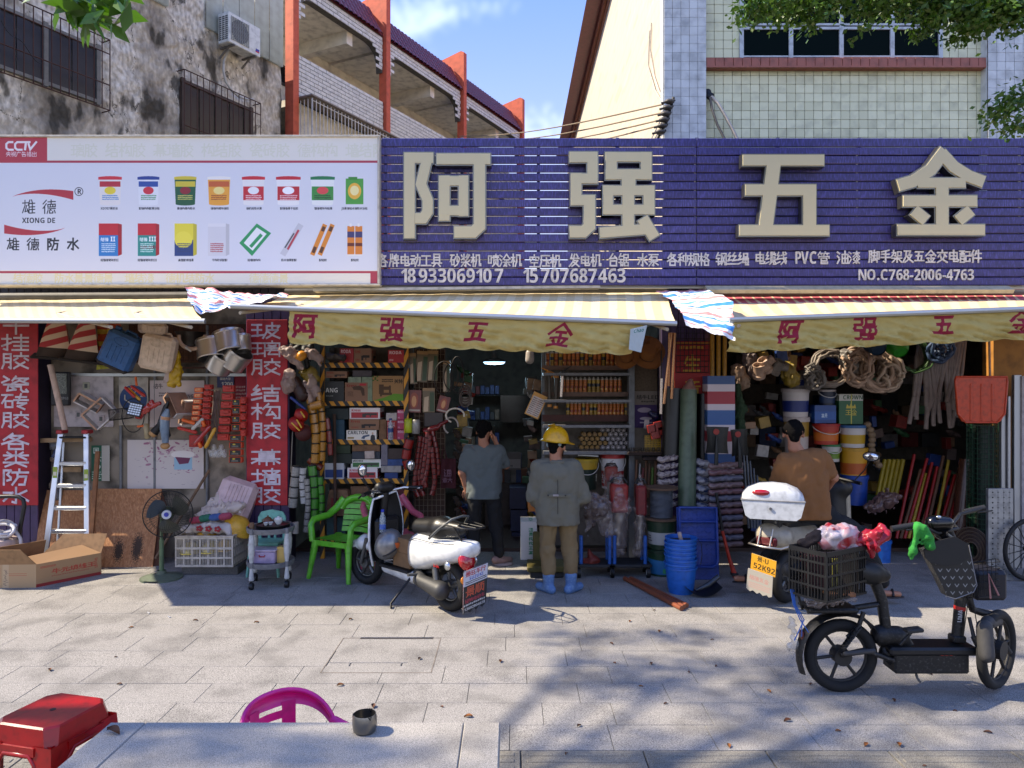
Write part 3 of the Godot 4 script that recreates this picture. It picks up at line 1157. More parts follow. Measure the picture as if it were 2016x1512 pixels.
	wpart(ins,"rack_post",mb().tube([P(1326,192,D-.2),P(1312,240,D-.2),P(1290,282,D-.2)],.02,6),M("cable_black",CW))
	for w in [[1306,205,905,268],[1303,222,940,276],[1300,236,1000,280],[1298,247,1060,282]]:
		var a:=P(w[0],w[1],D-.25)
		var b:=P(w[2],w[3],19.)
		var pt:=[]
		for i in 13:
			var t:=i/12.
			pt.append(a.lerp(b,t)-V(0,sin(t*PI)*.12,0))
		solo("overhead_wire",mb().tube(pt,.011,5),M("wire_tan",Color(.5,.44,.36),.7),"thin overhead wire strung from the insulator rack between the houses","wire","overhead wires between the houses")
	for w in [[[1282,45],[1280,100],[1288,150],[1300,185],[1310,195]],[[1279,60],[1276,130],[1290,178],[1306,204]]]:
		var pt:=[]
		for q in w:
			var k: float=(q[0]-1008.)/F
			var dd:=minf((x0-.03)/k,12.)
			pt.append(P(q[0],q[1],maxf(dd,9.1)))
		solo("wall_cable",mb().tube(pt,.01,5),M("cable_white",CW),"white cable trailing down the sunlit side wall","cable","cables on the sunlit side wall")
# shop shell
func ribs(m: MB,x0: float,x1: float,y0: float,y1: float,z: float):
	var n:=maxi(1,roundi((x1-x0)/.095))
	var w:=(x1-x0)/n
	for i in n:
		m.rbox(V(x0+(i+.5)*w,(y0+y1)*.5,z-.01),V(w-.006,y1-y0,.024),.004)
func shop():
	var root:=thing("shop_building","low hardware shop with purple seamed metal pillars and dark open bays","building",V(0,0,-FRONT))
	var purple:=M("purple_panel",Color(.25,.18,.33),.5,0.,{"grime": .9})
	var seam:=M("purple_seam",Color(.13,.09,.17),.7)
	var col:=func(u0: float,u1: float,y1:=3.1):
		var x0:=L(u0-1008,FRONT)
		var x1:=L(u1-1008,FRONT)
		var c:=wpart(root,"pillar",mb().box(V((x0+x1)*.5,y1*.5,-FRONT-.14),V(x1-x0-.008,y1,.24)),seam)
		var m:=mb()
		ribs(m,x0,x1,0.,y1,-FRONT)
		part(c,"seamed_panel",m,purple)
	col.call(-220,75)
	col.call(484,570)
	col.call(1302,1402)
	# lintel band over the bays, roof, rear and side walls, floor
	var lin:=mb()
	ribs(lin,-7.4,7.4,3.1,3.42,-FRONT+.06)
	wpart(root,"lintel_panel",lin,M("purple_dark",Color(.12,.10,.15),.6))
	var inner:=M("room_wall",Color(.46,.44,.41),.9,0.,{"grime": .7})
	wpart(root,"roof_slab",mb().box(V(0,3.28,-11.3),V(15,.2,5.2)),inner)
	wpart(root,"rear_wall",mb().box(V(0,1.6,-13.8),V(15,3.2,.2)),inner)
	wpart(root,"side_wall",mb().box(V(-7.4,1.6,-11.2),V(.2,3.2,5.2)),inner)
	wpart(root,"side_wall",mb().box(V(7.4,1.6,-11.2),V(.2,3.2,5.2)),inner)
	wpart(root,"partition",mb().box(V(-2.78,1.6,-11.2),V(.12,3.18,5.)),inner)
	wpart(root,"partition",mb().box(V(2.05,1.6,-11.2),V(.14,3.18,4.9)),inner)
	wpart(root,"ceiling",mb().box(V(0,3.13,-11.2),V(14.6,.06,5.)),M("ceiling_dark",Color(.45,.44,.42),.9))
	wpart(root,"shop_floor",mb().box(V(0,0.,-11.45),V(14.6,.09,4.7)),M("floor_brown",Color(.25,.18,.15),.45,0.,{"grime": .9}))
	# alcove wall on the left: bare render with conduits
	wpart(root,"alcove_wall",mb().box(V(-4.36,1.55,-8.87),V(2.6,3.1,.14)),M("alcove_render",Color(.56,.52,.46),.92,0.,{"grime": .55,"tri": noise_tex("render_stain",512,.008,[[0.,.45],[.3,.75],[.5,.95],[1.,1.]],FastNoiseLite.TYPE_SIMPLEX_SMOOTH,6)}))
	for u in [305.,238.,408.]:
		wpart(root,"conduit",mb().cyl(P(u,1090,8.78),P(u,640 if u>300 else 740,8.78),.018,-1,8),M("conduit_grey",Color(.45,.46,.47),.6))
	wpart(root,"wall_rail",mb().box(P(300,738,8.76),V(L(390,8.76),.035,.05)),ME("galvanised","b9bbb8",.45))
	wpart(root,"wall_rail",mb().box(P(400,724,8.74),V(L(220,8.74),.02,.03)),M("rusty_bar",CW))
	# mesh panel on the alcove's upper wall
	var ms:=mb()
	for i in 24:
		ms.cyl(P(255+i*9.6,640,8.77),P(255+i*9.6,712,8.77),.003,-1,4)
	for i in 8:
		ms.cyl(P(255,640+i*10,8.765),P(484,640+i*10,8.765),.003,-1,4)
	wpart(root,"wire_mesh",ms,M("rusty_bar",CW))
	wpart(root,"mesh_backing",mb().box(P(370,676,8.785),V(L(232,8.785),L(76,8.785),.01)),M("old_board",Color(.36,.24,.17),.9))
	# posted wall beside the glue rack, yellow board on the right-hand pillar
	wpart(root,"poster_wall",mb().box(P(1271,900,8.84),V(L(62,8.84),2.9,.08)),M("board_grey",Color(.42,.39,.35),.9,0.,{"grime": .7}))
	wpart(root,"steel_post",mb().box(P(1243,905,8.72),V(L(11,8.72),L(400,8.72),.06)),M("post_grey",Color(.4,.41,.42),.55,.3))
	wpart(root,"right_pillar",mb().box(P(2060,760,8.65)-V(0,.4,0),V(L(230,8.65),3.,.2)),M("yellow_board",Color(.62,.42,.16),.75,0.,{"grime": .8}))
	# frames and flashing between sign and awnings
	for q in [[-30,745,563,8.25],[745,1385,565,8.3],[1385,2016,566,8.3]]:
		wpart(root,"sign_bearer",mb().box(P((q[0]+q[1])*.5,q[2],q[3]),V(L(q[1]-q[0],q[3]),.04,.05)),ME("bearer_grey","a5a49d",.5))
	wpart(root,"flashing",mb().box(P(1690,570,8.15),V(L(600,8.15),.045,.12),BR(.5)),M("flashing_cream",Color(.75,.70,.58),.7))
	wpart(root,"flashing",mb().box(P(900,569,8.3),V(L(560,8.3),.03,.16),BZ(.012)),M("flashing_white",Color(.74,.73,.70),.6))
	# lamp in the middle bay
	var lp:=thing("ceiling_lamp","round white ceiling lamp glowing inside the dark shop","lamp",P(973,713,10.6))
	part(lp,"shade",mb().lathe([Q(.03,.16),Q(.06,.06),Q(.16,.03),Q(.17,.005)],24),M("lamp_metal",Color(.5,.52,.55),.4))
	var em:=StandardMaterial3D.new()
	em.resource_name="lamp_diffuser"
	em.albedo_color=Color(.9,.95,1)
	em.emission_enabled=true
	em.emission=Color(.72,.88,1.)
	em.emission_energy_multiplier=1.6
	part(lp,"diffuser",mb().lathe([Q(.16,0.),Q(.13,-.025),Q(0.,-.035)],24),em)
	part(lp,"stem",mb().cyl(V(0,.16,0),V(0,3.1-lp.position.y,0),.012),M("lamp_metal",CW))
	var ol:=OmniLight3D.new()
	ol.name="lamp_light"
	ol.light_color=Color(.75,.9,1.)
	ol.light_energy=.25
	ol.light_size=.12
	ol.omni_range=8.
	ol.omni_attenuation=2.
	ol.shadow_enabled=true
	lp.add_child(ol)
	ol.position=V(0,-.12,0)
# signs
func product(p: Pic,x: float,y: float,w: float,h: float,k: int):
	var C:=func(s: String) -> Color: return H(s)
	var tubs:=[["d42d3a","e9e4e0","b9283a"],["27408f","e7e9ee","2c4f9e"],["d6c33a","1f5a35","d6c33a"],["f2efe8","eda637","c9602a"],["d0222e","efece8","c8232f"],["c9222e","f2f0ee","c0242c"],["1f7a45","eef0ec","3c8f3a"]]
	if k<7:
		var t: Array=tubs[k]
		p.poly(W([Q(x,y+h*.08),Q(x+w,y+h*.08),Q(x+w*.95,y+h),Q(x+w*.05,y+h)]),C.call(t[1]))
		p.oval(x+w*.5,y+h,w*.45,h*.05,C.call(t[1]))
		p.rect(x-w*.02,y,w*1.04,h*.1,C.call(t[0]))
		p.oval(x+w*.5,y+h*.02,w*.51,h*.05,C.call(t[0]))
		p.rect(x+w*.04,y+h*(.35 if k>3 else .16),w*.92,h*(.5 if k>3 else .2),C.call(t[2]))
		p.oval(x+w*.5,y+h*.5,w*.25,h*.14,C.call(["e8d23a","d23040","8f1f2a","f5e08a","f2f2f2","ffffff","e04a4a"][k]))
		p.fine(x+w*.15,y+h*.66,w*.7,h*.2,3,C.call(["3a7cc0","3b8a4a","e9d96a","8f3a1a","f2dede","f2dede","20401f"][k]))
	elif k==7:
		p.rect(x,y+h*.06,w,h*.94,C.call("4ea03a"))
		p.rect(x+w*.15,y,w*.5,h*.1,C.call("3c8a2c"))
		p.oval(x+w*.5,y+h*.52,w*.38,h*.3,C.call("f0b53a"))
		p.oval(x+w*.5,y+h*.5,w*.25,h*.18,C.call("f6e8a0"))
	elif k<12:
		var t: Array=[["c8232f","2f7fc4"],["c8232f","2a8f86"],["eadb3c","28407c"],["e6e5e8","d9d8dc"]][k-8]
		p.rect(x,y,w*.84,h,C.call(t[1]))
		p.rect(x,y,w*.84,h*(.36 if k<10 else .5 if k==10 else .1),C.call(t[0]))
		p.poly(W([Q(x+w*.84,y),Q(x+w,y+h*.03),Q(x+w,y+h*.95),Q(x+w*.84,y+h)]),C.call(t[0]).darkened(.15))
		if k==10:
			p.oval(x+w*.4,y+h*.5,w*.4,h*.26,C.call("f0e24a"))
		if k<10:
			p.text("II" if k==8 else "III",x+w*.5,y+h*.56,h*.17,CW)
			p.text("超强",x+w*.08,y+h*.55,h*.12,CW)
			p.text("XDC500" if k==9 else "",x+w*.1,y+h*.78,h*.11,C.call("7a1f2a"))
		p.fine(x+w*.12,y+h*.6,w*.6,h*.3,5,C.call(["d8e8f4","d8f0ea","30406a","b04048"][k-8]))
	elif k==12:
		p.poly(W([Q(x,y+h*.6),Q(x+w*.55,y),Q(x+w,y+h*.3),Q(x+w*.4,y+h)]),C.call("2c9a5a"))
		p.poly(W([Q(x+w*.14,y+h*.6),Q(x+w*.55,y+h*.12),Q(x+w*.86,y+h*.32),Q(x+w*.42,y+h*.84)]),C.call("f0f2f0"))
		p.line([Q(x+w*.35,y+h*.72),Q(x+w*.7,y+h*.34)],h*.1,C.call("2c9a5a"))
	elif k==13:
		p.line([Q(x+w*.1,y+h*.97),Q(x+w*.9,y+h*.03)],w*.26,C.call("c9c9cf"))
		p.line([Q(x+w*.32,y+h*.8),Q(x+w*.8,y+h*.2)],w*.09,C.call("b83a48"))
		p.line([Q(x+w*.2,y+h*.75),Q(x+w*.6,y+h*.3)],w*.06,C.call("4a4a50"))
	elif k==14:
		for s in [0.,.28]:
			p.line([Q(x+w*(.12+s),y+h*.97),Q(x+w*(.6+s),y+h*.03)],w*.17,C.call("df8a28"))
			p.line([Q(x+w*(.15+s),y+h*.9),Q(x+w*(.24+s),y+h*.72)],w*.12,C.call("5a3414"))
			p.line([Q(x+w*(.5+s),y+h*.24),Q(x+w*(.57+s),y+h*.1)],w*.12,C.call("5a3414"))
	else:
		for s in [0.,.52]:
			p.rect(x+w*s,y+h*.08,w*.46,h*.9,C.call("df8428"))
			p.rect(x+w*(s+.15),y,w*.14,h*.1,C.call("f2f0ec"))
			p.rect(x+w*s,y+h*.25,w*.46,h*.18,C.call("3f3a6a"))
			p.rect(x+w*s,y+h*.6,w*.46,h*.1,C.call("6a2a14"))
			p.rect(x+w*s,y+h*.95,w*.46,h*.05,C.call("e9e6e0"))
func signs():
	# light box on the left
	var D:=8.1
	var p:=pic(2090,775,.8,"dfe0e6")
	var X:=112.
	var red:=H("b03a4a")
	p.rect(0,0,2090,132,H("e8e3d6"))
	p.rect(0,700,2090,75,H("e8e2d2"))
	var ghost:=H("dfdcc6")
	var gx:=X+370.
	for w in ["璃胶","结构胶","幕墙胶","构色胶","瓷砖胶","腻子粉","墙面防水"]:
		gx+=p.text(w,gx,110,74,ghost,.1,.95)+40.
	gx=X+70.
	for w in ["硅背胶","防水沥青卷材","墙面漆","有机硅防水","","","液体卷材"]:
		gx+=p.text(w,gx,768,54,H("e9dca6"),.1,.95)+60.
	p.rect(0,126,2090,12,red)
	p.rect(0,704,2090,11,red)
	p.rect(X+1935,704,60,75,red)
	p.rect(0,0,X+246,138,H("b8323f"))
	var cc:=H("efe6e6")
	for q in [0.,46.]:
		p.line([Q(X+70+q,30),Q(X+44+q,30),Q(X+33+q,40),Q(X+33+q,60),Q(X+44+q,70),Q(X+72+q,70)],11,cc)
	p.line([Q(X+115,30),Q(X+160,30)],11,cc)
	p.line([Q(X+136,30),Q(X+130,73)],12,cc)
	p.line([Q(X+148,36),Q(X+158,68),Q(X+192,26)],11,cc)
	p.text("央视广告播出",X+30,106,27,cc,.09)
	# emblem: two sweeps with brush characters between
	var emb:=func(x0,y0,fl):
		var a:=PackedVector2Array()
		var b:=PackedVector2Array()
		for i in 15:
			var t:=i/14.
			a.append(Q(x0+fl*t*318,y0-fl*sin(pow(t,.8)*PI*.72)*38))
			b.append(Q(x0+fl*t*318,y0-fl*(sin(pow(t,.8)*PI*.72)*38-t*46)))
		b.reverse()
		a.append_array(b)
		p.poly(a,H("b8303c"))
	emb.call(X+65,315.,1.)
	emb.call(X+340,478.,-1.)
	var ink:=H("26262b")
	p.text("雄",X+115,408,76,ink,.085,.95,-.06)
	p.text("德",X+222,408,76,ink,.085,.95,-.06)
	p.text("XIONG DE",X+115,454,31,ink,.1,.98)
	var gx2:=X+36
	for c in ["雄","德","防","水"]:
		p.text(c,gx2,596,66,ink,.115)
		gx2+=104
	var rg:=[]
	for i in 25:
		rg.append(Q(X+412+cos(TAU*i/24)*21,288+sin(TAU*i/24)*21))
	p.line(rg,3.5,ink)
	p.text("R",X+402,302,30,ink)
	var xs:=[516,720,912,1086,1266,1444,1624,1806]
	var ws:=[118,110,112,116,116,124,122,92]
	var names:=["XD707乳胶漆","环氧树脂地坪涂料","单组份氨酯防水","双组份瓷砖背胶","有机硅防水剂","环氧石材干挂胶","强力瓷砖粘结剂","JS聚合物水泥防水涂料"]
	var names2:=["超强力瓷砖胶II","超强力瓷砖胶III","高强度填缝剂","干粉砂浆系列","内墙腻子粉","防水卷材系列","彩色胶","彩色胶"]
	for i in 8:
		product(p,X+xs[i],212,ws[i],142,i)
		product(p,X+xs[i]+[0,0,0,0,-16,20,-10,8][i],455,ws[i]+[2,2,4,-4,50,-4,18,-12][i],170,8+i)
		p.text(names[i],X+xs[i]+ws[i]*.5-names[i].length()*6.2,383,13.5,H("3a3a40"),.12)
		p.text(names2[i],X+xs[i]+ws[i]*.5-names2[i].length()*6.2,653,13.5,H("3a3a40"),.12)
	var bb:=thing("advertising_light_box","wide white light box sign printed with rows of tubs and bags","sign",P(350,562,D))
	var u0:=-42.2
	var c:=P((u0+745.5)*.5,414.5,D)
	var sz:=V(L(745.5-u0,D),L(292,D),.16)
	wpart(bb,"box",mb().box(c-V(0,0,.084),sz),M("box_white",Color(.72,.70,.66),.6))
	var face:=mb()
	var h:=sz*.5
	face.quad(c+V(-h.x,-h.y,0),c+V(h.x,-h.y,0),c+V(h.x,h.y,0),c+V(-h.x,h.y,0))
	wpart(bb,"printed_face",face,print_mat("light_box",p,.32))
	var fr:=mb()
	for s in [-1,1]:
		fr.rbox(c+V(0,s*h.y,-.05),V(sz.x+.03,.022,.14),.004)
		fr.rbox(c+V(s*h.x,0,-.05),V(.022,sz.y-.024,.14),.004)
	wpart(bb,"frame",fr,M("frame_cream",Color(.80,.77,.70),.45))
	# purple slat sign
	D=8.2
	var sg:=thing("slat_sign","long purple slatted shop sign with big cream channel characters","sign",P(1400,562,D))
	var slatm:=[]
	for i in 3:
		slatm.append(M("sign_purple_%d" % i,[Color(.30,.275,.56),Color(.33,.305,.58),Color(.28,.25,.53)][i],.4,.1,{"sc3": V(2.2,.45,1.),"tri": noise_tex("slat_wear",1024,.02,[[0.,.55],[.3,.72],[.55,.8],[.75,1.],[1.,1.]],FastNoiseLite.TYPE_SIMPLEX_SMOOTH,6)}))
	for i in 17:
		for e in [[747.5,1371.],[1372.,2032.]]:
			var v:=280.2+i*17.1
			var m:=mb().rbox(P((e[0]+e[1])*.5,v,D)-V(0,0,.014),V(L(e[1]-e[0],D),L(15.1 if i else 16.5,D),.028),.006)
			wpart(sg,"slat",m,slatm[rng.randi() % 3])
	for u in [760,910,1060,1215,1371,1530,1690,1850,2010]:
		wpart(sg,"post",mb().box(P(u,416,D+.07),V(.035,L(290,D),.05)),ME("post_steel","7d7f86",.5))
	for v in [300,480]:
		wpart(sg,"rail",mb().box(P(1390,v,D+.12),V(L(1290,D),.03,.04)),ME("post_steel","7d7f86"))
	var cream:=M("letter_cream",Color(.80,.755,.60),.5,0.,{"grime": 0})
	var trim:=ME("letter_trim","77766f",.3)
	var big:=[
		[540.,[[57,706,797,706,1243],[55,680,824,830,824],[55,800,824,766,962,801,1045,801,1105,778,1140,735,1140],[57,848,830,1128,830],[57,888,918,888,1152],[50,860,945,1013,945],[50,988,918,988,1128],[50,860,1100,1013,1100],[60,1072,830,1072,1182,1040,1212,940,1212]]],
		[540.,[[55,1543,820,1688,820],[55,1662,820,1662,930],[52,1550,932,1688,932],[55,1577,905,1577,1060],[54,1550,1045,1675,1045],[60,1646,1020,1646,1182,1615,1210,1543,1210],[58,1760,795,1760,938],[57,1942,795,1942,938],[50,1730,820,1970,820],[53,1730,911,1970,911],[72,1850,911,1850,1000],[50,1717,995,1985,995],[50,1717,1095,1985,1095],[52,1743,970,1743,1120],[62,1848,970,1848,1215],[58,1956,970,1956,1120],[54,1700,1216,1960,1196],[60,1922,1140,1985,1243]]],
		[1256.,[[58,548,836,972,836],[72,712,836,666,1195],[58,562,992,930,992],[68,896,965,896,1200],[55,530,1203,998,1203]]],
		[1256.,[[64,1605,785,1530,885,1440,945,1360,968],[62,1585,800,1650,872,1730,922,1806,950],[52,1462,955,1710,955],[66,1588,955,1588,1200],[58,1385,1050,1770,1050],[62,1440,1098,1505,1152],[62,1738,1098,1672,1152],[55,1355,1200,1810,1200]]]]
	for b in big:
		var f:=mb()
		var r:=mb()
		var i:=0
		for s in b[1]:
			i+=1
			var pts:=PackedVector2Array()
			for j in range(1,s.size(),2):
				var q:=P(b[0]+s[j]*.37698,s[j+1]*.37698,D-.12)
				pts.append(Q(q.x,q.y))
			var w:=L(s[0]*.37698,D-.12)
			f.strip(pts,w-.004,-D+.09,-D+.124+i*.0005)
			r.strip(MB.outline(pts,0.).slice(0,pts.size()) if false else stretch(pts,.012),w+.024,-D+.012,-D+.112+i*.0005)
		var o:=wpart(sg,"channel_character",f,cream)
		part(o,"metal_return",r,trim)
	var wht:=M("letter_white",Color(.84,.82,.80),.5,0.,{"grime": 1.5})
	var words:=[["各",745,764,526],["牌电动工具",766,871,526],["砂浆机",886,948,526],["喷涂机",961,1028,526],["空压机",1041,1105,527],["发电机",1120,1184,526],["台锯",1197,1238,525],["水泵",1254,1297,525],["各种规格",1313,1397,524],["钢丝绳",1409,1474,523],["电缆线",1485,1549,522],["PVC",1563,1608,521],["管",1609,1633,521],["油漆",1647,1693,520],["脚手架及五金交电配件",1709,1932,518],
		["18933069107",788,994,558],["15707687463",1028,1234,558],["NO.C768-2006-4763",1687,1918,553]]
	for w in words:
		var t: String=w[0]
		var n:=t.length()
		var lat:=t.unicode_at(0)<0x2000
		var adv: float=(w[2]-w[1])/float(n)
		if lat:
			var m:=mb()
			var hgt:=27. if t.length()==11 else 21. if t.length()>11 else 24.
			var pw: float=polys_of(t)[1]
			for i in n:
				var mm:=mb()
				var pre: float=polys_of(t.substr(0,i))[1] if i>0 else 0.
				if i>0:
					pre-=.08
				letters(mm,t[i],P(w[1]+pre/pw*(w[2]-w[1]),w[3],D),X3,Y3,L(hgt/.86,D),.012,.1,(w[2]-w[1])/pw/(hgt/.86))
				wpart(sg,"small_character",mm,wht)
		else:
			for i in n:
				var mm:=mb()
				letters(mm,t[i],P(w[1]+adv*i,w[3],D),X3,Y3,L(26,D),.012,.1,adv/26.)
				wpart(sg,"small_character",mm,wht)
	# two red banners
	var rm:=M("banner_red",Color(.66,.10,.14),.6,0.,{"grime": .9})
	var wm:=M("banner_white",Color(.80,.76,.80),.6)
	for b in [["red vertical banner with white characters on the pillar behind the open carton",-24.,75.,2.,60.,["干",659,"挂",691,"胶",727,"瓷",773,"砖",807.5,"胶",843,"各",886,"类",920.5,"防",956,"水",992]],["red vertical banner with white characters on the pillar behind the tea trolley",486.,566.,494.,555.,["玻",667.5,"璃",703.5,"胶",739,"结",791,"构",827,"胶",864,"幕",917.5,"墙",955,"胶",991]]]:
		var bn:=thing("red_banner",b[0],"banner",P((b[1]+b[2])*.5,993,FRONT-.03))
		var bc:=P((b[1]+b[2])*.5,812,FRONT-.03)
		wpart(bn,"panel",mb().rbox(bc,V(L(b[2]-b[1],FRONT),L(364,FRONT),.012),.003),rm)
		for i in range(0,b[5].size(),2):
			var m:=mb()
			letters(m,b[5][i],P(b[3],b[5][i+1],FRONT-.038),X3,Y3,L(33,FRONT),.002,.115,(b[4]-b[3])/33.)
			wpart(bn,"character",m,wm)
func stretch(p: PackedVector2Array,e: float) -> PackedVector2Array:
	var q:=p.duplicate()
	var n:=q.size()
	q[0]+=(q[0]-q[1]).normalized()*e
	q[n-1]+=(p[n-1]-p[n-2]).normalized()*e
	return q
# awnings
func awnings():
	var stripe:=func(a: String,b: String,n: int,extra: String) -> Pic:
		var p:=pic(800,120,1.,a)
		for i in n:
			p.rect(i*800./n,0,400./n,120,H(b))
		for i in 240:
			p.rect(rr(0,800),rr(0,120),rr(1,14),rr(.6,1.6),H(b).darkened(rr(0.,.12)))
		if extra:
			for i in n*2:
				p.poly(W([Q(i*400./n,0),Q(i*400./n+14,0),Q(i*400./n+20,30),Q(i*400./n+9,26)]),H(extra))
		return p
	var alu:=ME("awning_bar","b4b6b4",.45)
	# [name words, back left, back right, front left, front right]
	var list:=[
		["cream awning over the ladder, without a valance",P(-212,590,8.45),P(372,586,8.45),P(-212,631,6.95),P(404,632,6.95),stripe.call("dac9a4","d3c09a",26,"")],
		["cream striped awning over the middle bay with a yellow valance",P(562,580,8.45),P(1312,573,8.45),P(455,603,6.92),P(1332,637,6.9),stripe.call("dbcba8","cfbc94",23,"")],
		["cream awning with faded red stripes over the right-hand bay",P(1385,583,8.45),P(2300,578,8.45),P(1436,630,6.9),P(2300,598,6.9),stripe.call("d9c7a2","cfb690",24,"b9606a")]]
	var nz:=FastNoiseLite.new()
	nz.frequency=1.2
	for i in 3:
		var q: Array=list[i]
		var aw:=thing("awning",q[0],"awning",(q[3]+q[4])*.5,"awnings along the shop front")
		var bl: Vector3=q[1]
		var br: Vector3=q[2]
		var fl: Vector3=q[3]
		var frr: Vector3=q[4]
		var cl:=mb().sheet(48,10,func(s: float,t: float) -> Vector3:
			var p:=bl.lerp(br,s).lerp(fl.lerp(frr,s),t)
			return p+V(0,-.05*sin(t*PI)+.012*nz.get_noise_2d(p.x*2.,p.z*3.),0))
		wpart(aw,"canopy",cl,print_mat("canopy_%d" % i,q[5],1.,{"back": Color(.35,.29,.18),"spec": .05}))
		wpart(aw,"front_bar",mb().cyl(fl,frr,.026,-1,8),alu)
		wpart(aw,"roller",mb().cyl(bl+V(0,.02,0),br+V(0,.02,0),.05,-1,10),M("roller_grey",Color(.35,.34,.33),.6))
		var ax:=[.02,.98]
		if i==0: ax=[.7,.955]
		for s in ax:
			var a:=bl.lerp(br,s)-V(0,.1,0.)
			var f:=fl.lerp(frr,s)-V(0,.06,0)
			var dir: float=.5 if s<.5 else -.5
			if i==1 and s<.5: dir=.35
			var el:=(a+f)*.5+V(dir,.02,0)
			wpart(aw,"folding_arm",mb().tube([a,el],.022,6).tube([el,f],.018,6),M("arm_cream",Color(.72,.66,.56),.5))
	# valances
	var val:=func(root: Node3D,tl: Vector3,tr: Vector3,bl: Vector3,br: Vector3,p: Pic,nm: String,sc: int):
		var m:=mb().sheet(120,14,func(s: float,t: float) -> Vector3:
			var sca:=.022*(1.-absf(sin(s*PI*sc)))*t
			var q:=tl.lerp(tr,s).lerp(bl.lerp(br,s),t)
			var w:=nz.get_noise_2d(q.x*1.6+4.,q.y*16.+q.x*3.)*.075*(.35+t)
			return q+V(0,sca,w+.02*sin(s*PI*sc*2.)*t))
		wpart(root,"valance",m,print_mat(nm,p,.75,{"back": Color(.12,.1,.04),"spec": .25}))
	var p1:=pic(700,66,1.6,"bda868")
	var dr:=H("8e2a3d")
	for e in [["阿",8],["强",182],["五",352],["金",519]]:
		p1.text(e[0],e[1],54,50,dr,.12)
	for i in 160:
		p1.rect(rr(0,700),rr(0,66),rr(.5,2.),rr(.4,1.),H("a89450"))
	var mid:=get_node("awning_001")
	val.call(mid,P(570,612,6.94),P(1268,638,6.92),P(567,678,6.98),P(1244,700,6.94),p1,"valance_a",13)
	var p2:=pic(620,66,1.6,"b8a566")
	for e in [["阿",92],["强",240],["五",397],["金",550]]:
		p2.text(e[0],e[1],52,49,dr,.12)
	val.call(get_node("awning_002"),P(1446,630,6.92),P(2056,607,6.92),P(1432,696,6.94),P(2056,668,6.94),p2,"valance_b",8)
	# silvered patch tied on the valance's end
	var sp:=pic(100,130,1.,"a9b3b3")
	sp.text("Chao",22,30,22,H("2f6a64"))
	solo("foil_patch",mb().sheet(8,8,func(s: float,t: float) -> Vector3: return P(1241,648,6.86).lerp(P(1274,640,6.86),s).lerp(P(1238,688,6.87).lerp(P(1262,694,6.87),s),t)+V(0,0,.012*nz.get_noise_2d(s*4.,t*4.))),print_mat("foil",sp,.35),"silvery plastic patch pinned over the torn end of the yellow valance","patch")
	# tarpaulins tucked between the awnings
	var tp:=pic(240,240,1.,"e6e6e8")
	for i in 6:
		tp.rect(0,i*40.,240,13,H("3f82c4") if i % 2 else H("d98a88"))
		tp.rect(0,i*40.+20,240,5,H("d98a88") if i % 2 else H("5d97cf"))
	var tm:=print_mat("tarp",tp,.4,{"back": Color(.25,.25,.27)})
	var cr:=FastNoiseLite.new()
	cr.frequency=2.6
	cr.fractal_octaves=3
	var crumple:=func(q: Vector3,k: float) -> Vector3:
		return q+V(cr.get_noise_3d(q.x*2,q.y*3,1.),cr.get_noise_3d(q.x*2,q.y*3,7.),2.*cr.get_noise_3d(q.x*1.6,q.y*2.4,q.z+13.))*k
	var t1:=mb().sheet(44,18,func(s: float,t: float) -> Vector3:
		var u:=lerpf(366,564,s)
		var v0:=lerpf(563,576,s)+10.*maxf(0.,sin((s-.3)*4.))
		var v1:=lerpf(626,584,pow(s,.75))-18.*maxf(0.,.1-s)*10.
		return crumple.call(P(u+14*(1-s)*t,lerpf(v0,v1,t),lerpf(7.9,7.4,t)),.05))
	solo("tarpaulin",t1,tm,"crumpled blue, white and red tarpaulin wedged at the cream awning above the ladder","tarpaulin","tarpaulins on the awnings")
	var t2:=mb().sheet(36,30,func(s: float,t: float) -> Vector3:
		var a:=P(1294,573,8.2).lerp(P(1392,572,8.2),s)
		var b:=P(1330,612,7.6).lerp(P(1444,606,7.1),s)
		var c:=P(1352,640,6.8).lerp(P(1446,672,6.8),s)
		var q:=a.lerp(b,t*2.) if t<.5 else b.lerp(c,t*2.-1.)
		return crumple.call(q,.035)+V(0,.05*sin(t*PI),0))
	solo("tarpaulin",t2,tm,"striped tarpaulin hanging in a point over the yellow poles between two awnings","tarpaulin","tarpaulins on the awnings")
# left bay: things hung up and leaning under the first awning
func left_bay():
	left_hung()
	left_wall()
	left_floor()
func jerry(at: Vector3,w: float,h: float,dp: float,rot: float,body: Material,low,label: String) -> Node3D:
	var j:=thing("jerry_can",label,"jerry can",at,"jerry cans hung under the awning")
	j.rotation=V(.15,.1,rot)
	part(j,"body",mb().rbox(O3,V(w,h,dp),.035),body)
	if low:
		part(j,"base_band",mb().rbox(V(0,-h*.44,0),V(w+.006,h*.16,dp+.006),.03),low)
	var rb:=mb()
	for i in 4:
		rb.rbox(V((i-1.5)*w*.15,-h*.08,dp*.5),V(w*.035,h*.42,.012),.005)
	part(j,"ribs",rb,body)
	part(j,"roundel",mb().tube(mb().ring(V(0,h*.28,dp*.5+.001),V(w*.22,0,0),V(0,h*.1,0),20),.004,5,true),body)
	part(j,"neck",mb().cyl(V(-w*.32,h*.48,0),V(-w*.32,h*.58,0),.035,-1,14),body)
	part(j,"handle",mb().tube([V(-w*.1,h*.48,0),V(-w*.05,h*.57,0),V(w*.25,h*.57,0),V(w*.32,h*.48,0)],.014,8),body)
	return j
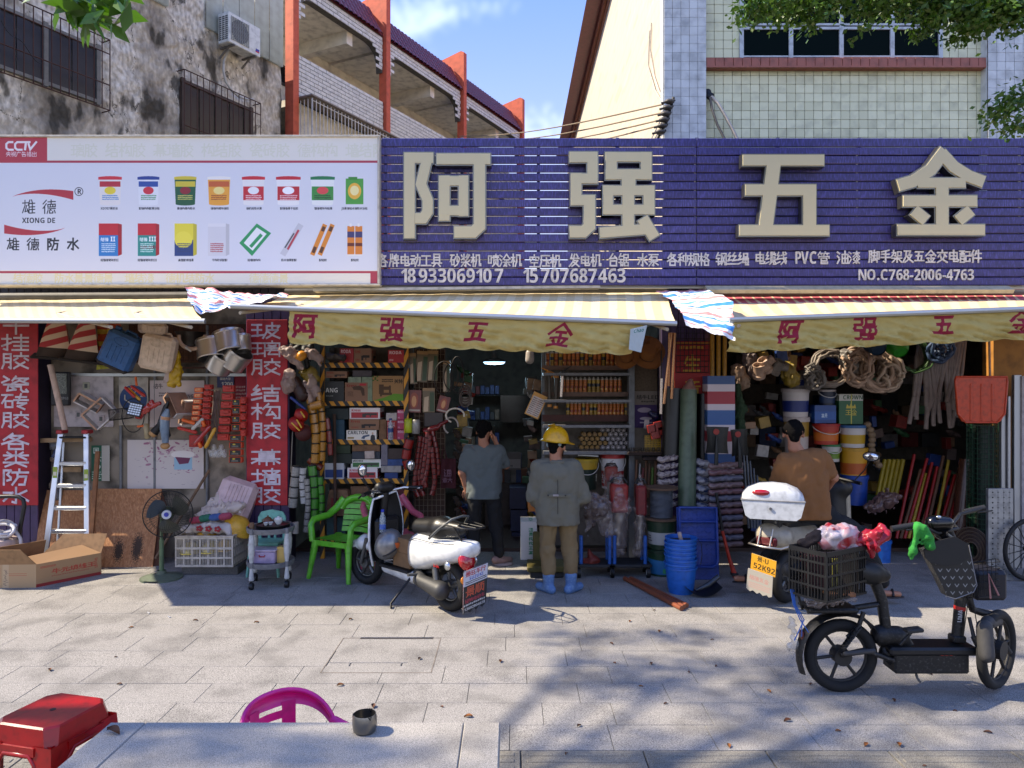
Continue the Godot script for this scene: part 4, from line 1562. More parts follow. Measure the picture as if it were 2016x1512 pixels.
func left_hung():
	# traffic cones hung by their tops
	var cp:=pic(120,160,1.,"c9b39a")
	for i in 4:
		cp.poly(W([Q(0,20+i*42),Q(120,-18+i*42),Q(120,4+i*42),Q(0,42+i*42)]),H("a02a30"))
	var cm:=print_mat("cone",cp,.6)
	for q in [[108.,700.,-.06,"striped traffic cone with dark base hung beside the purple pillar"],[162.,706.,-.12,"striped traffic cone with dark base hung next to the reflective vest"]]:
		var c:=thing("traffic_cone",q[3],"traffic cone",P(q[0],q[1],8.3),"traffic cones hung under the awning")
		c.rotation=V(.12,.5,q[2])
		var sh:=mb()
		var B:=[V(-.15,.1,.15),V(.15,.1,.15),V(.15,.1,-.15),V(-.15,.1,-.15)]
		var T:=[V(-.045,.55,.045),V(.045,.55,.045),V(.045,.55,-.045),V(-.045,.55,-.045)]
		for i in 4:
			sh.flat()
			sh.quad(B[i],B[(i+1) % 4],T[(i+1) % 4],T[i])
		part(c,"striped_shell",sh,cm)
		var lo:=mb()
		var B2:=[V(-.17,0.,.17),V(.17,0.,.17),V(.17,0.,-.17),V(-.17,0.,-.17)]
		for i in 4:
			lo.quad(B2[i],B2[(i+1) % 4],B[(i+1) % 4],B[i])
		part(c,"skirt",lo,M("cone_brown",Color(.24,.19,.16),.8))
		part(c,"base",mb().rbox(V(0,-.015,0),V(.44,.03,.44),.008),M("cone_base",Color(.13,.11,.1),.9))
	# reflective vest
	var vp:=pic(80,130,1.,"b4481f")
	for y in [18,52,86]:
		vp.rect(0,y,80,13,H("cdb43c"))
	vp.rect(0,112,80,18,H("a3a03c"))
	var nz:=FastNoiseLite.new()
	nz.frequency=2.
	var cloth:=func(tl: Vector3,tr: Vector3,bl: Vector3,br: Vector3,k: float,fr:=3.) -> MB:
		return mb().sheet(16,18,func(s: float,t: float) -> Vector3:
			var q:=tl.lerp(tr,s).lerp(bl.lerp(br,s),t)
			return q+V(0,0,k*nz.get_noise_2d(q.x*fr*3.,q.y*fr)*2.+k*.6*sin(s*14.)))
	solo("reflective_vest",cloth.call(P(190,636,8.42),P(240,636,8.4),P(192,728,8.42),P(238,722,8.38),.04),print_mat("vest",vp,.6),"orange safety vest with yellow reflective bands hung behind the blue jerry can","vest")
	var jb:=PL("jerry_blue","2c5a94",.45)
	var jw:=PL("jerry_white","cdb8a2",.45)
	jerry(P(238,690,8.2),.36,.42,.2,-.45,jb,PL("jerry_black","1d1b1c"),"blue jerry can with black base hung tilted beside the striped cones")
	jerry(P(313,694,8.15),.36,.4,.18,-.22,jw,null,"large milky white jerry can hung beside the blue one")
	var j3:=jerry(P(305,646,8.1),.28,.14,.16,-.12,jw,null,"small flat white canister tied above the large milky jerry can")
	j3.scale=V(.9,.9,.9)
	solo("grey_canister",mb().rbox(P(288,645,8.16),V(.16,.12,.12),.03),PL("can_grey","a89890"),"small greyish canister half hidden behind the flat white one","canister")
	solo("yellow_bag",blob(mb(),[[P(352,690,8.25),P(348,730,8.24),.02,.06],[P(348,728,8.24),P(338,756,8.24),.055,.05],[P(350,735,8.24),P(352,757,8.24),.045,.035]],.04,.014,.02,11.,Vector3.ONE),M("bag_yellow",Color(.72,.58,.08),.35,0.,{"back": Color(.3,.25,.02)}),"crumpled yellow plastic bag dangling beside the milky jerry can","bag")
	solo("paper_strip",mb().box(P(334,730,8.26),V(.085,.3,.004),BZ(-.25)),M("strip_white",Color(.7,.63,.6),.7),"pale strip hanging between the milky can and the yellow bag","strip")
	# coiled hose over a dark tub
	var tb:=thing("dark_tub","dark plastic tub with a pale hose looped under it on the mesh","tub",P(375,664,8.4))
	part(tb,"tub",mb().lathe([Q(.1,-.1),Q(.16,.05),Q(.17,.06)],18),PL("tub_dark","2b251f"))
	var hp:=[]
	for i in 14:
		var t:=PI*(.95+i/13.*1.1)
		hp.append(P(378+cos(t)*26,663-sin(t)*24,8.2))
	wpart(tb,"hose",mb().tube(hp,.022,8),M("hose_beige",Color(.66,.55,.46),.5))
	wpart(tb,"nozzle",mb().cyl(P(366,684,8.18),P(376,692,8.16),.016,.008),M("hose_white",CW))
	# four rings of bright duct
	var rm:=ME("duct_tin","b9b4ae",.32)
	for q in [[418,688,30,26,.12,"bright tin collar hung lowest left on the mesh"],[452,674,30,28,.2,"bright tin collar hung on top of the bunch"],[435,712,26,24,-.5,"bright tin collar at the bottom of the bunch showing its open end"],[464,704,27,25,-.6,"bright tin collar tilted against the red banner showing its dark inside"],[478,676,16,22,.1,"small tin collar half behind the red banner"]]:
		var c:=thing("duct_collar",q[5],"duct collar",P(q[0],q[1],8.3),"tin duct collars tied in a bunch")
		c.rotation=V(.5 if q[4]<0 else -.25,.25,q[4])
		var r:=L(q[2],8.3)
		var hh:=L(q[3],8.3)*.75
		part(c,"collar",mb().lathe([Q(r*.96,-hh),Q(r,-hh*.9),Q(r*.97,-hh*.8),Q(r,hh*.7),Q(r*1.03,hh*.75),Q(r*1.,hh),Q(r*.94,hh),Q(r*.93,-hh)],22),rm)
		part(c,"dark_lining",mb().lathe([Q(0.,-hh*.3),Q(r*.91,-hh*.3)],18),M("duct_dark",Color(.12,.11,.1),.6))
	solo("bundle_cord",mb().tube([P(484,656,8.35),P(455,660,8.3),P(425,672,8.3),P(404,686,8.32)],.006,5),M("cable_black",CW),"black cord the tin collars hang from","cord")
	# floodlight and paper tube
	var fl:=thing("floodlight","flat black floodlight with glassy face hung beside the purple pillar","floodlight",P(120,762,8.62))
	part(fl,"housing",mb().rbox(V(0,-.02,0),V(.225,.4,.05),.012),M("flood_black",Color(.05,.05,.052),.45))
	part(fl,"lens",mb().box(V(.005,.04,.027),V(.16,.24,.006)),M("flood_lens",Color(.52,.54,.5),.3,0.,{"tri": noise_tex("led_cells",256,.06,[[0.,.45],[.5,.8],[1.,1.]],FastNoiseLite.TYPE_CELLULAR,1),"grime": 4.}))
	var ip:=mb()
	letters(ip,"IP65",V(.02,-.15,.0262),X3,Y3,.035)
	part(fl,"lettering",ip,M("print_grey",Color(.6,.6,.6),.6))
	solo("paper_tube",mb().cyl(P(99,718,8.45),P(128,846,8.45),.032,-1,12),M("tube_paper",Color(.74,.64,.58),.7),"long pale paper tube leaning against the floodlight","tube")
func switch_board(at: Vector3,w: float,h: float,rot: float,label: String) -> Node3D:
	var b:=thing("switch_display_board",label,"display board",at,"switch display boards on the alcove wall")
	b.rotation.z=rot
	part(b,"board",mb().rbox(O3,V(w,h,.012),.003),M("display_white",Color(.74,.70,.70),.5))
	for q in [[-.35,.28],[.05,.3],[-.38,-.24],[-.08,-.26],[.3,-.34]]:
		var s:=part(b,"wall_switch",mb().rbox(V(q[0]*w,q[1]*h,.012),V(.085,.085,.012),.004),M("switch_%d" % (int(q[0]*100) % 2),Color(.72,.72,.64) if q[0]>-.2 else Color(.72,.67,.67),.4))
		part(s,"rocker",mb().rbox(V(q[0]*w,q[1]*h,.02),V(.035,.05,.006),.002),M("rocker_grey",Color(.36,.37,.36),.4))
	return b
func left_wall():
	switch_board(P(165,790,8.78),.72,.62,0.,"white display board of wall switches behind the hung picture boxes")
	var p:=pic(300,240,1.,"b3a7a5")
	p.text("公牛",20,42,26,H("4a4446"))
	p.fine(50,60,90,28,2,H("5a5456"))
	p.text("GONGNIU",170,90,20,H("3f3a3c"))
	p.fine(170,96,100,14,1,H("5a5456"))
	solo("catalogue_board",mb().box(P(349,795,8.77),V(L(107,8.77),L(92,8.77),.012)),print_mat("catalogue",p),"pale printed board behind the yellow bag and orange packs","board")
	# mandatory sign
	var sg:=thing("safety_notice","white safety notice with a blue roundel and stick figure","sign",P(263,790,8.755))
	part(sg,"plate",mb().rbox(O3,V(L(58,8.75),L(95,8.75),.008),.003),M("plate_white",Color(.66,.63,.58),.5))
	part(sg,"roundel",mb().cyl(V(0,.03,.005),V(0,.03,.0075),.165,-1,32),M("roundel_blue",Color(.06,.22,.42),.5))
	var fg:=mb()
	fg.tube(fg.ring(V(0,.13,.0095),V(.03,0,0),V(0,.03,0),14),.006,4,true)
	for q in [[-.1,.02,-.1,.08],[-.1,.02,-.02,-.03],[.02,.08,.07,.05],[-.02,-.03,.06,-.08],[.09,.06,.14,.06]]:
		fg.cyl(V(q[0],q[1],.0095),V(q[2],q[3],.0095),.008,-1,5)
	part(sg,"figure",fg,M("print_white",Color(.78,.76,.72),.6))
	# blue street number plate
	var np:=thing("number_plate","small blue enamel house number plate reading 1200","plate",P(444,752,8.76))
	part(np,"plate",mb().rbox(O3,V(L(33,8.76),L(22,8.76),.006),.002),M("enamel_blue",Color(.07,.10,.33),.35))
	var nm:=mb()
	letters(nm,"1200",V(-.05,-.055,.0035),X3,Y3,.06,0.,.1,.9)
	letters(nm,"国林大道",V(-.065,.022,.0035),X3,Y3,.032)
	part(np,"lettering",nm,M("print_white",CW))
	# posters on the lower wall
	var tp:=pic(220,200,1.,"c0b8b4")
	for i in 90:
		var x:=rr(50,210)
		var y:=absf(rng.randfn(60,40))
		tp.oval(x,y,rr(1,5),rr(1,9),H("8f5a76").lerp(H("b9a9ac"),rr(0,.8)),rr(0,3))
	for i in 30:
		tp.rect(rr(20,200),rr(60,190),rr(1,10),rr(.5,2),H("8a7f86"))
	tp.rect(135,60,52,62,H("8fb0c4"))
	tp.oval(160,60,34,16,H("d5d0ce"))
	tp.poly(W([Q(138,70),Q(182,74),Q(176,96),Q(150,100)]),H("6a3a54"))
	solo("torn_poster",mb().box(P(326,914,8.775),V(L(150,8.77),L(96,8.77),.006)),print_mat("torn",tp,.9),"torn white poster with purple stains above the plywood","poster")
	var gp:=pic(60,110,1.,"2f5f4a")
	gp.text("国",6,26,20,H("c9d0c4"))
	gp.text("大",14,50,20,H("c9d0c4"))
	gp.oval(22,66,9,7,H("c9d0c4"))
	gp.rect(34,0,26,110,H("b0aca2"))
	gp.fine(2,80,30,26,4,H("b6c4b8"))
	solo("green_notice",mb().box(P(198,912,8.775),V(L(36,8.77),L(70,8.77),.006)),print_mat("green_notice",gp,.9),"green and white paper notice on the wall beside the ladder","notice")
	var rp:=pic(40,60,1.,"7a2430")
	rp.fine(4,20,32,30,4,H("a58a80"))
	solo("red_notice",mb().box(P(474,768,8.77),V(L(24,8.77),L(56,8.77),.006)),print_mat("red_notice",rp,.9),"dark red notice on the wall beside the blue number plate","notice")
	# two white picture-frame boxes hung on a wire
	var wb:=M("box_card_white",Color(.76,.74,.73),.55)
	var tn:=M("box_card_tan",Color(.58,.44,.36),.8)
	var frame:=func(at: Vector3,rot: Vector3,w: float,h: float,dp: float,label: String):
		var o:=thing("open_white_box",label,"box",at,"open white boxes hung on the alcove wall")
		o.rotation=rot
		var t:=.014
		for s in [-.5,.5]:
			part(o,"long_side",mb().box(V(0,h*s,0),V(w,t,dp)),wb)
			part(o,"short_side",mb().box(V(w*s,0,0),V(t,h-t,dp)),tn if dp>.1 else wb)
		part(o,"edge",mb().box(V(0,h*.5,dp*.5+.002),V(w+.005,.02,.004)).box(V(-w*.5,0,dp*.5+.003),V(.02,h,.004)),M("edge_tan",Color(.70,.55,.45),.8))
	frame.call(P(176,792,8.6),V(.1,.35,-.55),.27,.11,.22,"white card box hung corner up above the ladder, the smaller and shallower one")
	frame.call(P(198,814,8.55),V(.05,.15,.75),.3,.24,.1,"square white card frame hung diamond-wise over the switch board")
	frame.call(P(352,798,8.55),V(0.,-.55,.62),.1,.3,.22,"narrow white card box hung slanting beside the orange packs")
	frame.call(P(372,812,8.58),V(0.,-.55,-.25),.06,.28,.18,"thin white card box touching the orange packs")
	# black mesh basket with a small solar lamp
	var bk:=thing("wire_basket","black wire mesh basket hung askew below the blue notice","basket",P(238,815,8.5))
	bk.rotation=V(0,.6,.1)
	var wm:=mb()
	for e in [[-1,-1],[1,-1],[1,1],[-1,1]]:
		wm.cyl(V(e[0]*.12,-.06,e[1]*.06),V(e[0]*.12,.06,e[1]*.06),.004,-1,5)
	for y in [-.06,.06]:
		for z in [-.06,.06]:
			wm.cyl(V(-.12,y,z),V(.12,y,z),.004,-1,5)
		for x in [-.12,.12]:
			wm.cyl(V(x,y,-.06),V(x,y,.06),.004,-1,5)
	part(bk,"frame",wm,M("wire_black",Color(.04,.04,.04),.5))
	var ms:=mb()
	for i in 18:
		for z in [-.06,.06]:
			ms.cyl(V(-.12+i*.014,-.06,z),V(-.12+i*.014,.06,z),.0012,-1,3)
	for i in 9:
		for z in [-.06,.06]:
			ms.cyl(V(-.12,-.06+i*.015,z),V(.12,-.06+i*.015,z),.0012,-1,3)
		ms.cyl(V(-.12,-.06+i*.015,-.06),V(-.12,-.06+i*.015,.06),.0012,-1,3)
	part(bk,"mesh",ms,M("wire_black",CW))
	var so:=thing("solar_panel_lamp","small black solar panel lamp with silver cells on a cable loop","lamp",P(266,806,8.4))
	so.rotation=V(-.2,.2,-.22)
	part(so,"panel",mb().rbox(O3,V(.15,.16,.02),.004),M("flood_black",CW))
	for i in 5:
		for j in 5:
			part(so,"cell",mb().box(V(-.055+i*.027,-.055+j*.027,.0105),V(.022,.018,.002)) if i+j==0 else so.get_node("cell").mesh,ME("cell_silver","b8bcbc",.3)).position=V(i*.027,j*.027,0) if i+j>0 else O3
	var lp:=[]
	for i in 26:
		lp.append(P(262+cos(TAU*i/26)*22,818+sin(TAU*i/26)*33,8.42))
	solo("cable_loop",mb().tube(lp,.006,5,true),M("cable_black",CW),"black cable hanging in a loop round the solar lamp","cable")
	# red cutters, brushes, torches
	var red:=PL("tool_red","b02818",.4)
	var org:=PL("tool_orange","d8601c",.4)
	var tool:=func(n: String,a: Vector3,b: Vector3,r: float,m: Material,label: String,cat: String,grp:=""):
		solo(n,mb().tube([a,a.lerp(b,.1),a.lerp(b,.5),a.lerp(b,.92),b],[r*.6,r,r*.85,r,r*.5],10),m,label,cat,grp)
	for q in [[[246,762],[266,782],red],[[258,760],[286,780],red]]:
		tool.call("wire_cutter",P(q[0][0],q[0][1],8.45),P(q[1][0],q[1][1],8.43),.02,q[2],"red moulded handle of cutters bunched in front of the blue notice","tool","red handles before the blue notice")
	tool.call("yellow_pliers",P(252,764,8.46),P(276,788,8.44),.018,PL("tool_yellow","c9962c"),"yellow ochre handle bunched with the red cutters","tool")
	tool.call("screwdriver",P(267,742,8.5),P(269,760,8.48),.014,org,"short orange handle hung on a string below the rail","tool")
	solo("sealed_red_pack",blob(mb(),[[P(274,818,8.45),P(292,802,8.44),.05,.035],[P(290,804,8.44),P(314,794,8.43),.035,.03],[P(292,806,8.44),P(298,792,8.44),.03,.035]],.03,.012,.012,14.),M("wrapped_red",Color(.62,.09,.08),.25,0.,{"cc": .6}),"red gripped tool in shiny wrap beside the solar lamp","tool")
	var br:=thing("wall_brush","long black handled dusting brush hung tip down with pale bristles","brush",P(318,830,8.45))
	wpart(br,"handle",mb().tube([P(332,790,8.45),P(326,802,8.45),P(314,838,8.43)],[.012,.03,.034],10),M("flood_black",CW))
	wpart(br,"ferrule",mb().cyl(P(314,838,8.43),P(303,852,8.42),.036,.05,12),M("brush_dark",Color(.1,.08,.06),.6))
	wpart(br,"bristles",mb().cyl(P(303,852,8.42),P(298,857,8.415),.05,.04,12),M("bristle_tan",Color(.68,.52,.34),.8))
	tool.call("hanging_can",P(287,834,8.44),P(291,864,8.43),.035,M("can_beige",Color(.62,.56,.42),.5),"beige spray bottle hung between the black brush and the cable loop","bottle")
	tool.call("black_grip",P(322,816,8.46),P(331,862,8.44),.035,M("flood_black",CW),"second black grip hung behind the dusting brush","tool")
	var bb:=thing("bristle_brush","pale blue bristled brush in clear wrap hung upside down","brush",P(324,850,8.4))
	wpart(bb,"wrap",mb().tube([P(330,805,8.4),P(325,822,8.4),P(324,845,8.4),P(326,872,8.4)],[.02,.055,.052,.035],12),M("wrap_blue",Color(.42,.50,.58),.35,0.,{"cc": .5}))
	wpart(bb,"bristles",mb().ell(P(325,878,8.4),V(.055,.04,.04),12,7),M("bristle_tan",CW))
	wpart(bb,"collar",mb().cyl(P(326,820,8.4),P(325,826,8.4),.056,.056,14),M("collar_peach",Color(.74,.55,.40),.6))
	tool.call("orange_valve",P(270,840,8.42),P(284,838,8.42),.014,org,"small orange lever at the bottom of the cable loop","lever")
	# orange cartons strung up in strips
	var op:=pic(64,40,1.,"c8551f")
	op.rect(6,6,46,26,H("d9a06a"))
	op.text("Xud",12,30,20,H("a02a18"))
	var om:=print_mat("orange_pack",op)
	var bp:=pic(64,40,1.,"17130f")
	bp.oval(24,12,9,6,H("b8a02c"))
	bp.fine(10,22,40,14,2,H("8f8a7c"))
	var bm:=print_mat("black_pack",bp)
	var pack_strip:=func(u0: float,v0: float,u1: float,v1: float,n: int,w: float,front: Material,label: String):
		var st:=thing("pack_strip",label,"pack strip",P((u0+u1)*.5,v1,8.45),"orange packs strung on the alcove wall")
		for i in n:
			var c:=P(lerpf(u0,u1,(i+.5)/n),lerpf(v0,v1,(i+.5)/n),8.45)
			var hh:=L((v1-v0)/n,8.45)
			var b:=wpart(st,"pack",mb().rbox(c,V(w,hh*.82,.07),.006),red if front==null else PL("pack_orange","c2401a"))
			if front:
				var f:=mb()
				f.quad(c+V(-w*.42,-hh*.34,.0362),c+V(w*.42,-hh*.34,.0362),c+V(w*.42,hh*.34,.0362),c+V(-w*.42,hh*.34,.0362))
				part(b,"print",f,front)
			else:
				part(b,"flap",mb().rbox(c+V(.01,hh*.1,.04),V(w*.55,hh*.34,.03),.004),red)
		return st
	pack_strip.call(394,762,386,830,6,.1,om,"strip of orange printed packs with tan labels hung beside the white boxes")
	pack_strip.call(412,756,404,850,8,.09,null,"strip of plain red packs hung behind the tan labelled ones")
	pack_strip.call(452,757,440,868,7,.13,null,"curved strip of red clipped cases beside the bundle of rope")
	pack_strip.call(467,784,466,850,4,.1,bm,"strip of orange packs with black labels high against the red banner")
	pack_strip.call(466,855,465,912,4,.15,bm,"strip of orange packs with black labels lowest against the red banner")
	pack_strip.call(480,780,480,860,5,.06,null,"narrow strip of red packs squeezed against the red banner")
	for i in 5:
		var rp2:=[]
		for k in 8:
			rp2.append(P(418+i*4+sin(k*.9+i)*3.,768+k*13.5,8.55+.01*i))
		solo("rope_hank",mb().tube(rp2,.011,6),M("rope_grey",Color(.5,.43,.40),.9),"greyish rope hank hanging between strips of red packs","rope","rope hanks between red packs")
	for q in [[[358,826],[384,834],org,"orange squeeze handle at the left of the tool bunch"],[[350,842],[388,852],red,"long red handle sticking out of the tool bunch"],[[398,828],[403,840],org,"short orange handle pointing down in the tool bunch"],[[390,868],[396,882],org,"orange handle end under the tool bunch"],[[384,876],[414,838],M("wrapped_red",CW),"red plastic cased tool slanting across the bunch"],[[404,882],[424,842],PL("tool_yellow","c9962c"),"yellow labelled blade pack slanting beside the red case"],[[378,846],[400,824],M("hose_white",CW),"white roll end behind the orange handles"]]:
		tool.call("bunched_tool",P(q[0][0],q[0][1],8.36),P(q[1][0],q[1][1],8.36),.028 if q[3].begins_with("red") else .022,q[2],q[3],"tool","bunch of hand tools under the white boxes")
	var rb:=mb().rbox(P(387,868,8.42),V(.16,.14,.05),.006)
	solo("red_blister",rb,M("wrapped_red",CW),"red blister card at the bottom of the tool bunch","pack")
	for i in 5:
		solo("clear_bag",blob(mb(),[[P(414+i*7,888-(i % 2)*10,8.5),P(418+i*6,896,8.5),.03,.04]],.03,.014,.012,18.),M("clear_film",Color(.75,.74,.72),.2,0.,{"alpha": .35,"grime": 0}),"small clear bag of fittings hung below the red case strip","bag","clear bags of fittings")
func left_floor():
	# aluminium step ladder
	var alu:=ME("ladder_alu","c9cbcd",.36)
	var ld:=thing("step_ladder","aluminium step ladder with red top caps leaning at the plywood","ladder",G(140,1120))
	var d0:=8.2
	var A:=P(88,1105,d0)
	var B:=P(172,1120,d0)
	var a:=P(120,852,d0+.35)
	var b:=P(170,852,d0+.35)
	for q in [[A,a],[B,b]]:
		var dir: Vector3=(q[1]-q[0])
		var bs:=Basis.looking_at(dir,Vector3.BACK)
		wpart(ld,"stile",mb().rbox((q[0]+q[1])*.5,V(.062,.028,dir.length()),.005,bs),alu)
	for i in 6:
		var t:=.03+i*.155 if i>0 else .1
		t=[.10,.265,.435,.60,.765,.965][i]
		var s:=A.lerp(a,t)
		var e:=B.lerp(b,t)
		s.y=e.y
		wpart(ld,"tread",mb().rbox((s+e)*.5+V(0,0,-.03),V((e-s).length(),.045 if i<5 else .02,.09 if i<5 else .13),.006),alu if i<5 else M("tread_black",Color(.06,.06,.06),.7))
	for q in [a,b]:
		wpart(ld,"end_cap",mb().rbox(q+V(0,.012,-.02),V(.075,.045,.13),.008),PL("cap_red","a3222c"))
	for q in [A,B]:
		wpart(ld,"foot",mb().rbox(q+V(0,.012,0),V(.07,.06,.05),.006),M("foot_black",Color(.05,.05,.05),.8))
	var rear:=mb()
	rear.tube([P(126,858,d0+.45),P(112,1098,d0+.2)],.015,6).tube([P(166,858,d0+.45),P(176,1098,d0+.2)],.015,6)
	wpart(ld,"rear_stay",rear,alu)
	var lp:=pic(30,70,1.,"8aa03a")
	lp.rect(4,20,22,16,H("c9c4b0"))
	lp.rect(4,48,18,10,H("b5402c"))
	for q in [[A.lerp(a,.6),B.lerp(b,.62)]]:
		for s in [A.lerp(a,.66),B.lerp(b,.66)]:
			wpart(ld,"label",mb().box(s+V(.005,0,.02),V(.05,.2,.003)),print_mat("ladder_label",lp))
	# plywood and boards
	var ply:=pic(256,256,1.,"a9764e")
	var pn:=FastNoiseLite.new()
	pn.frequency=.012
	pn.domain_warp_enabled=true
	pn.domain_warp_amplitude=30
	var im:=ply.im
	for y in im.get_height():
		for x in im.get_width():
			var v:=sin(pn.get_noise_2d(x*.8,y*.35)*26.+x*.03)
			im.set_pixel(x,y,Color(.74,.54,.37).lerp(Color(.60,.40,.25),.5+.5*v).lerp(Color(.40,.29,.2),.25*clampf(pn.get_noise_2d(x*3,y*3)+.3,0,1)))
	var mould:=FastNoiseLite.new()
	mould.frequency=.03
	mould.fractal_octaves=4
	for y in range(280,512):
		for x in 512:
			var k:=maxf(exp(-pow((x-180.)/40.,2)-pow((y-400.)/60.,2)),exp(-pow((x-350.)/45.,2)-pow((y-380.)/80.,2)))
			if mould.get_noise_2d(x*3.,y*3.)*.5+.3<k*.75:
				im.set_pixel(x,y,im.get_pixel(x,y).lerp(Color(.12,.10,.08),.75))
	var pm:=print_mat("plywood",ply,.8)
	var quadslab:=func(n: String,tl: Vector3,tr: Vector3,bl: Vector3,br: Vector3,m: Material,label: String,cat: String):
		var nn:=(br-bl).cross(tl-bl).normalized()*.014
		var f:=mb()
		f.flat()
		f.quad(bl,br,tr,tl)
		f.quad(br-nn,bl-nn,tl-nn,tr-nn)
		for e in [[bl,br],[br,tr],[tr,tl],[tl,bl]]:
			f.face([e[0],e[1],e[1]-nn,e[0]-nn],(e[0]+e[1])*.5-(bl+tr)*.5)
		solo(n,f,m,label,cat)
	quadslab.call("plywood_sheet",P(190,962,8.72),P(318,962,8.72),P(190,1122,8.3),P(300,1119,8.33),pm,"sheet of stained plywood leaning upright at the alcove wall","plywood")
	quadslab.call("plywood_sheet",P(84,965,8.72),P(205,965,8.72),P(66,1115,8.4),P(196,1115,8.42),pm,"darker plywood sheet leaning behind the step ladder","plywood")
	quadslab.call("board",P(318,962,8.74),P(330,1000,8.74),P(300,1119,8.36),P(316,1112,8.4),M("board_brown",Color(.4,.25,.17),.8),"narrow brown board edge leaning beside the stained plywood","board")
	solo("timber_batten",mb().box(P(184,1005,8.3),V(.045,1.35,.03),BR(-.13)),M("batten",Color(.5,.33,.2),.8),"upright timber batten leaning beside the ladder","batten")
	solo("timber_batten",mb().box(P(130,866,8.62),V(.6,.05,.05),BZ(.02)),M("batten_pale",Color(.56,.46,.34),.8),"pale timber batten lying level behind the ladder top","batten")
	solo("timber_batten",mb().box(P(140,924,8.6),V(.26,.06,.05)),M("batten_pale",CW),"short pale timber offcut behind the ladder's second tread","batten")
	solo("broom_pole",mb().cyl(P(306,1100,8.25),P(412,925,8.6),.017,-1,8),M("pole_wood",Color(.42,.33,.25),.85),"long wooden pole slanting behind the standing fan","pole")
	for i in 7:
		solo("crumpled_bag",blob(mb(),[[P(102+(i*37) % 14,870+i*16,8.68),P(108+(i*53) % 12,880+i*16,8.68),.05,.06]],.05,.02,.03,12.),M("bag_dim_%d" % (i % 3),[Color(.4,.4,.42),Color(.25,.28,.4),Color(.5,.44,.38)][i % 3],.45),"crumpled plastic bag in the heap behind the ladder's left stile","bag","heap of bags behind the ladder")
	# open carton
	carton()
	# trolley with hose reel at the frame's edge
	var tr:=thing("hand_trolley","black handled hand trolley with clear hose beside the open carton","trolley",G(5,1128))
	wpart(tr,"handle",mb().tube([P(-60,980,7.95),P(20,977,7.95),P(36,978,7.95),P(46,984,7.95),P(48,996,7.95),P(38,1050,7.95),P(38,1100,7.95)],.022,8),M("flood_black",CW))
	var hp:=[]
	for i in 40:
		var t:=i/39.
		hp.append(P(8+cos(t*15.)*(22-4*sin(t*8)),1034+sin(t*15.)*12+t*12,7.85+.08*sin(t*20)))
	for q in [[30,1044],[40,1060],[42,1080],[34,1096]]:
		hp.append(P(q[0],q[1],7.85))
	wpart(tr,"clear_hose",mb().tube(hp,.019,7),M("hose_clear",Color(.72,.72,.74),.2))
	wpart(tr,"tub",mb().lathe([Q(0.,0.),Q(.2,0.),Q(.22,.2),Q(.2,.24),Q(0.,.25)],20,Transform3D(Basis.IDENTITY,P(-10,1105,7.85))),M("tub_pale",Color(.7,.64,.62),.5))
	wpart(tr,"green_band",mb().cyl(P(-10,1090,7.85),P(-10,1076,7.85),.224,.224,20),M("band_green",Color(.4,.5,.14),.5))
	# standing fan
	fan()
	# lattice crate with bags, stacked on a low stone
	crate_heap()
	tea_trolley()
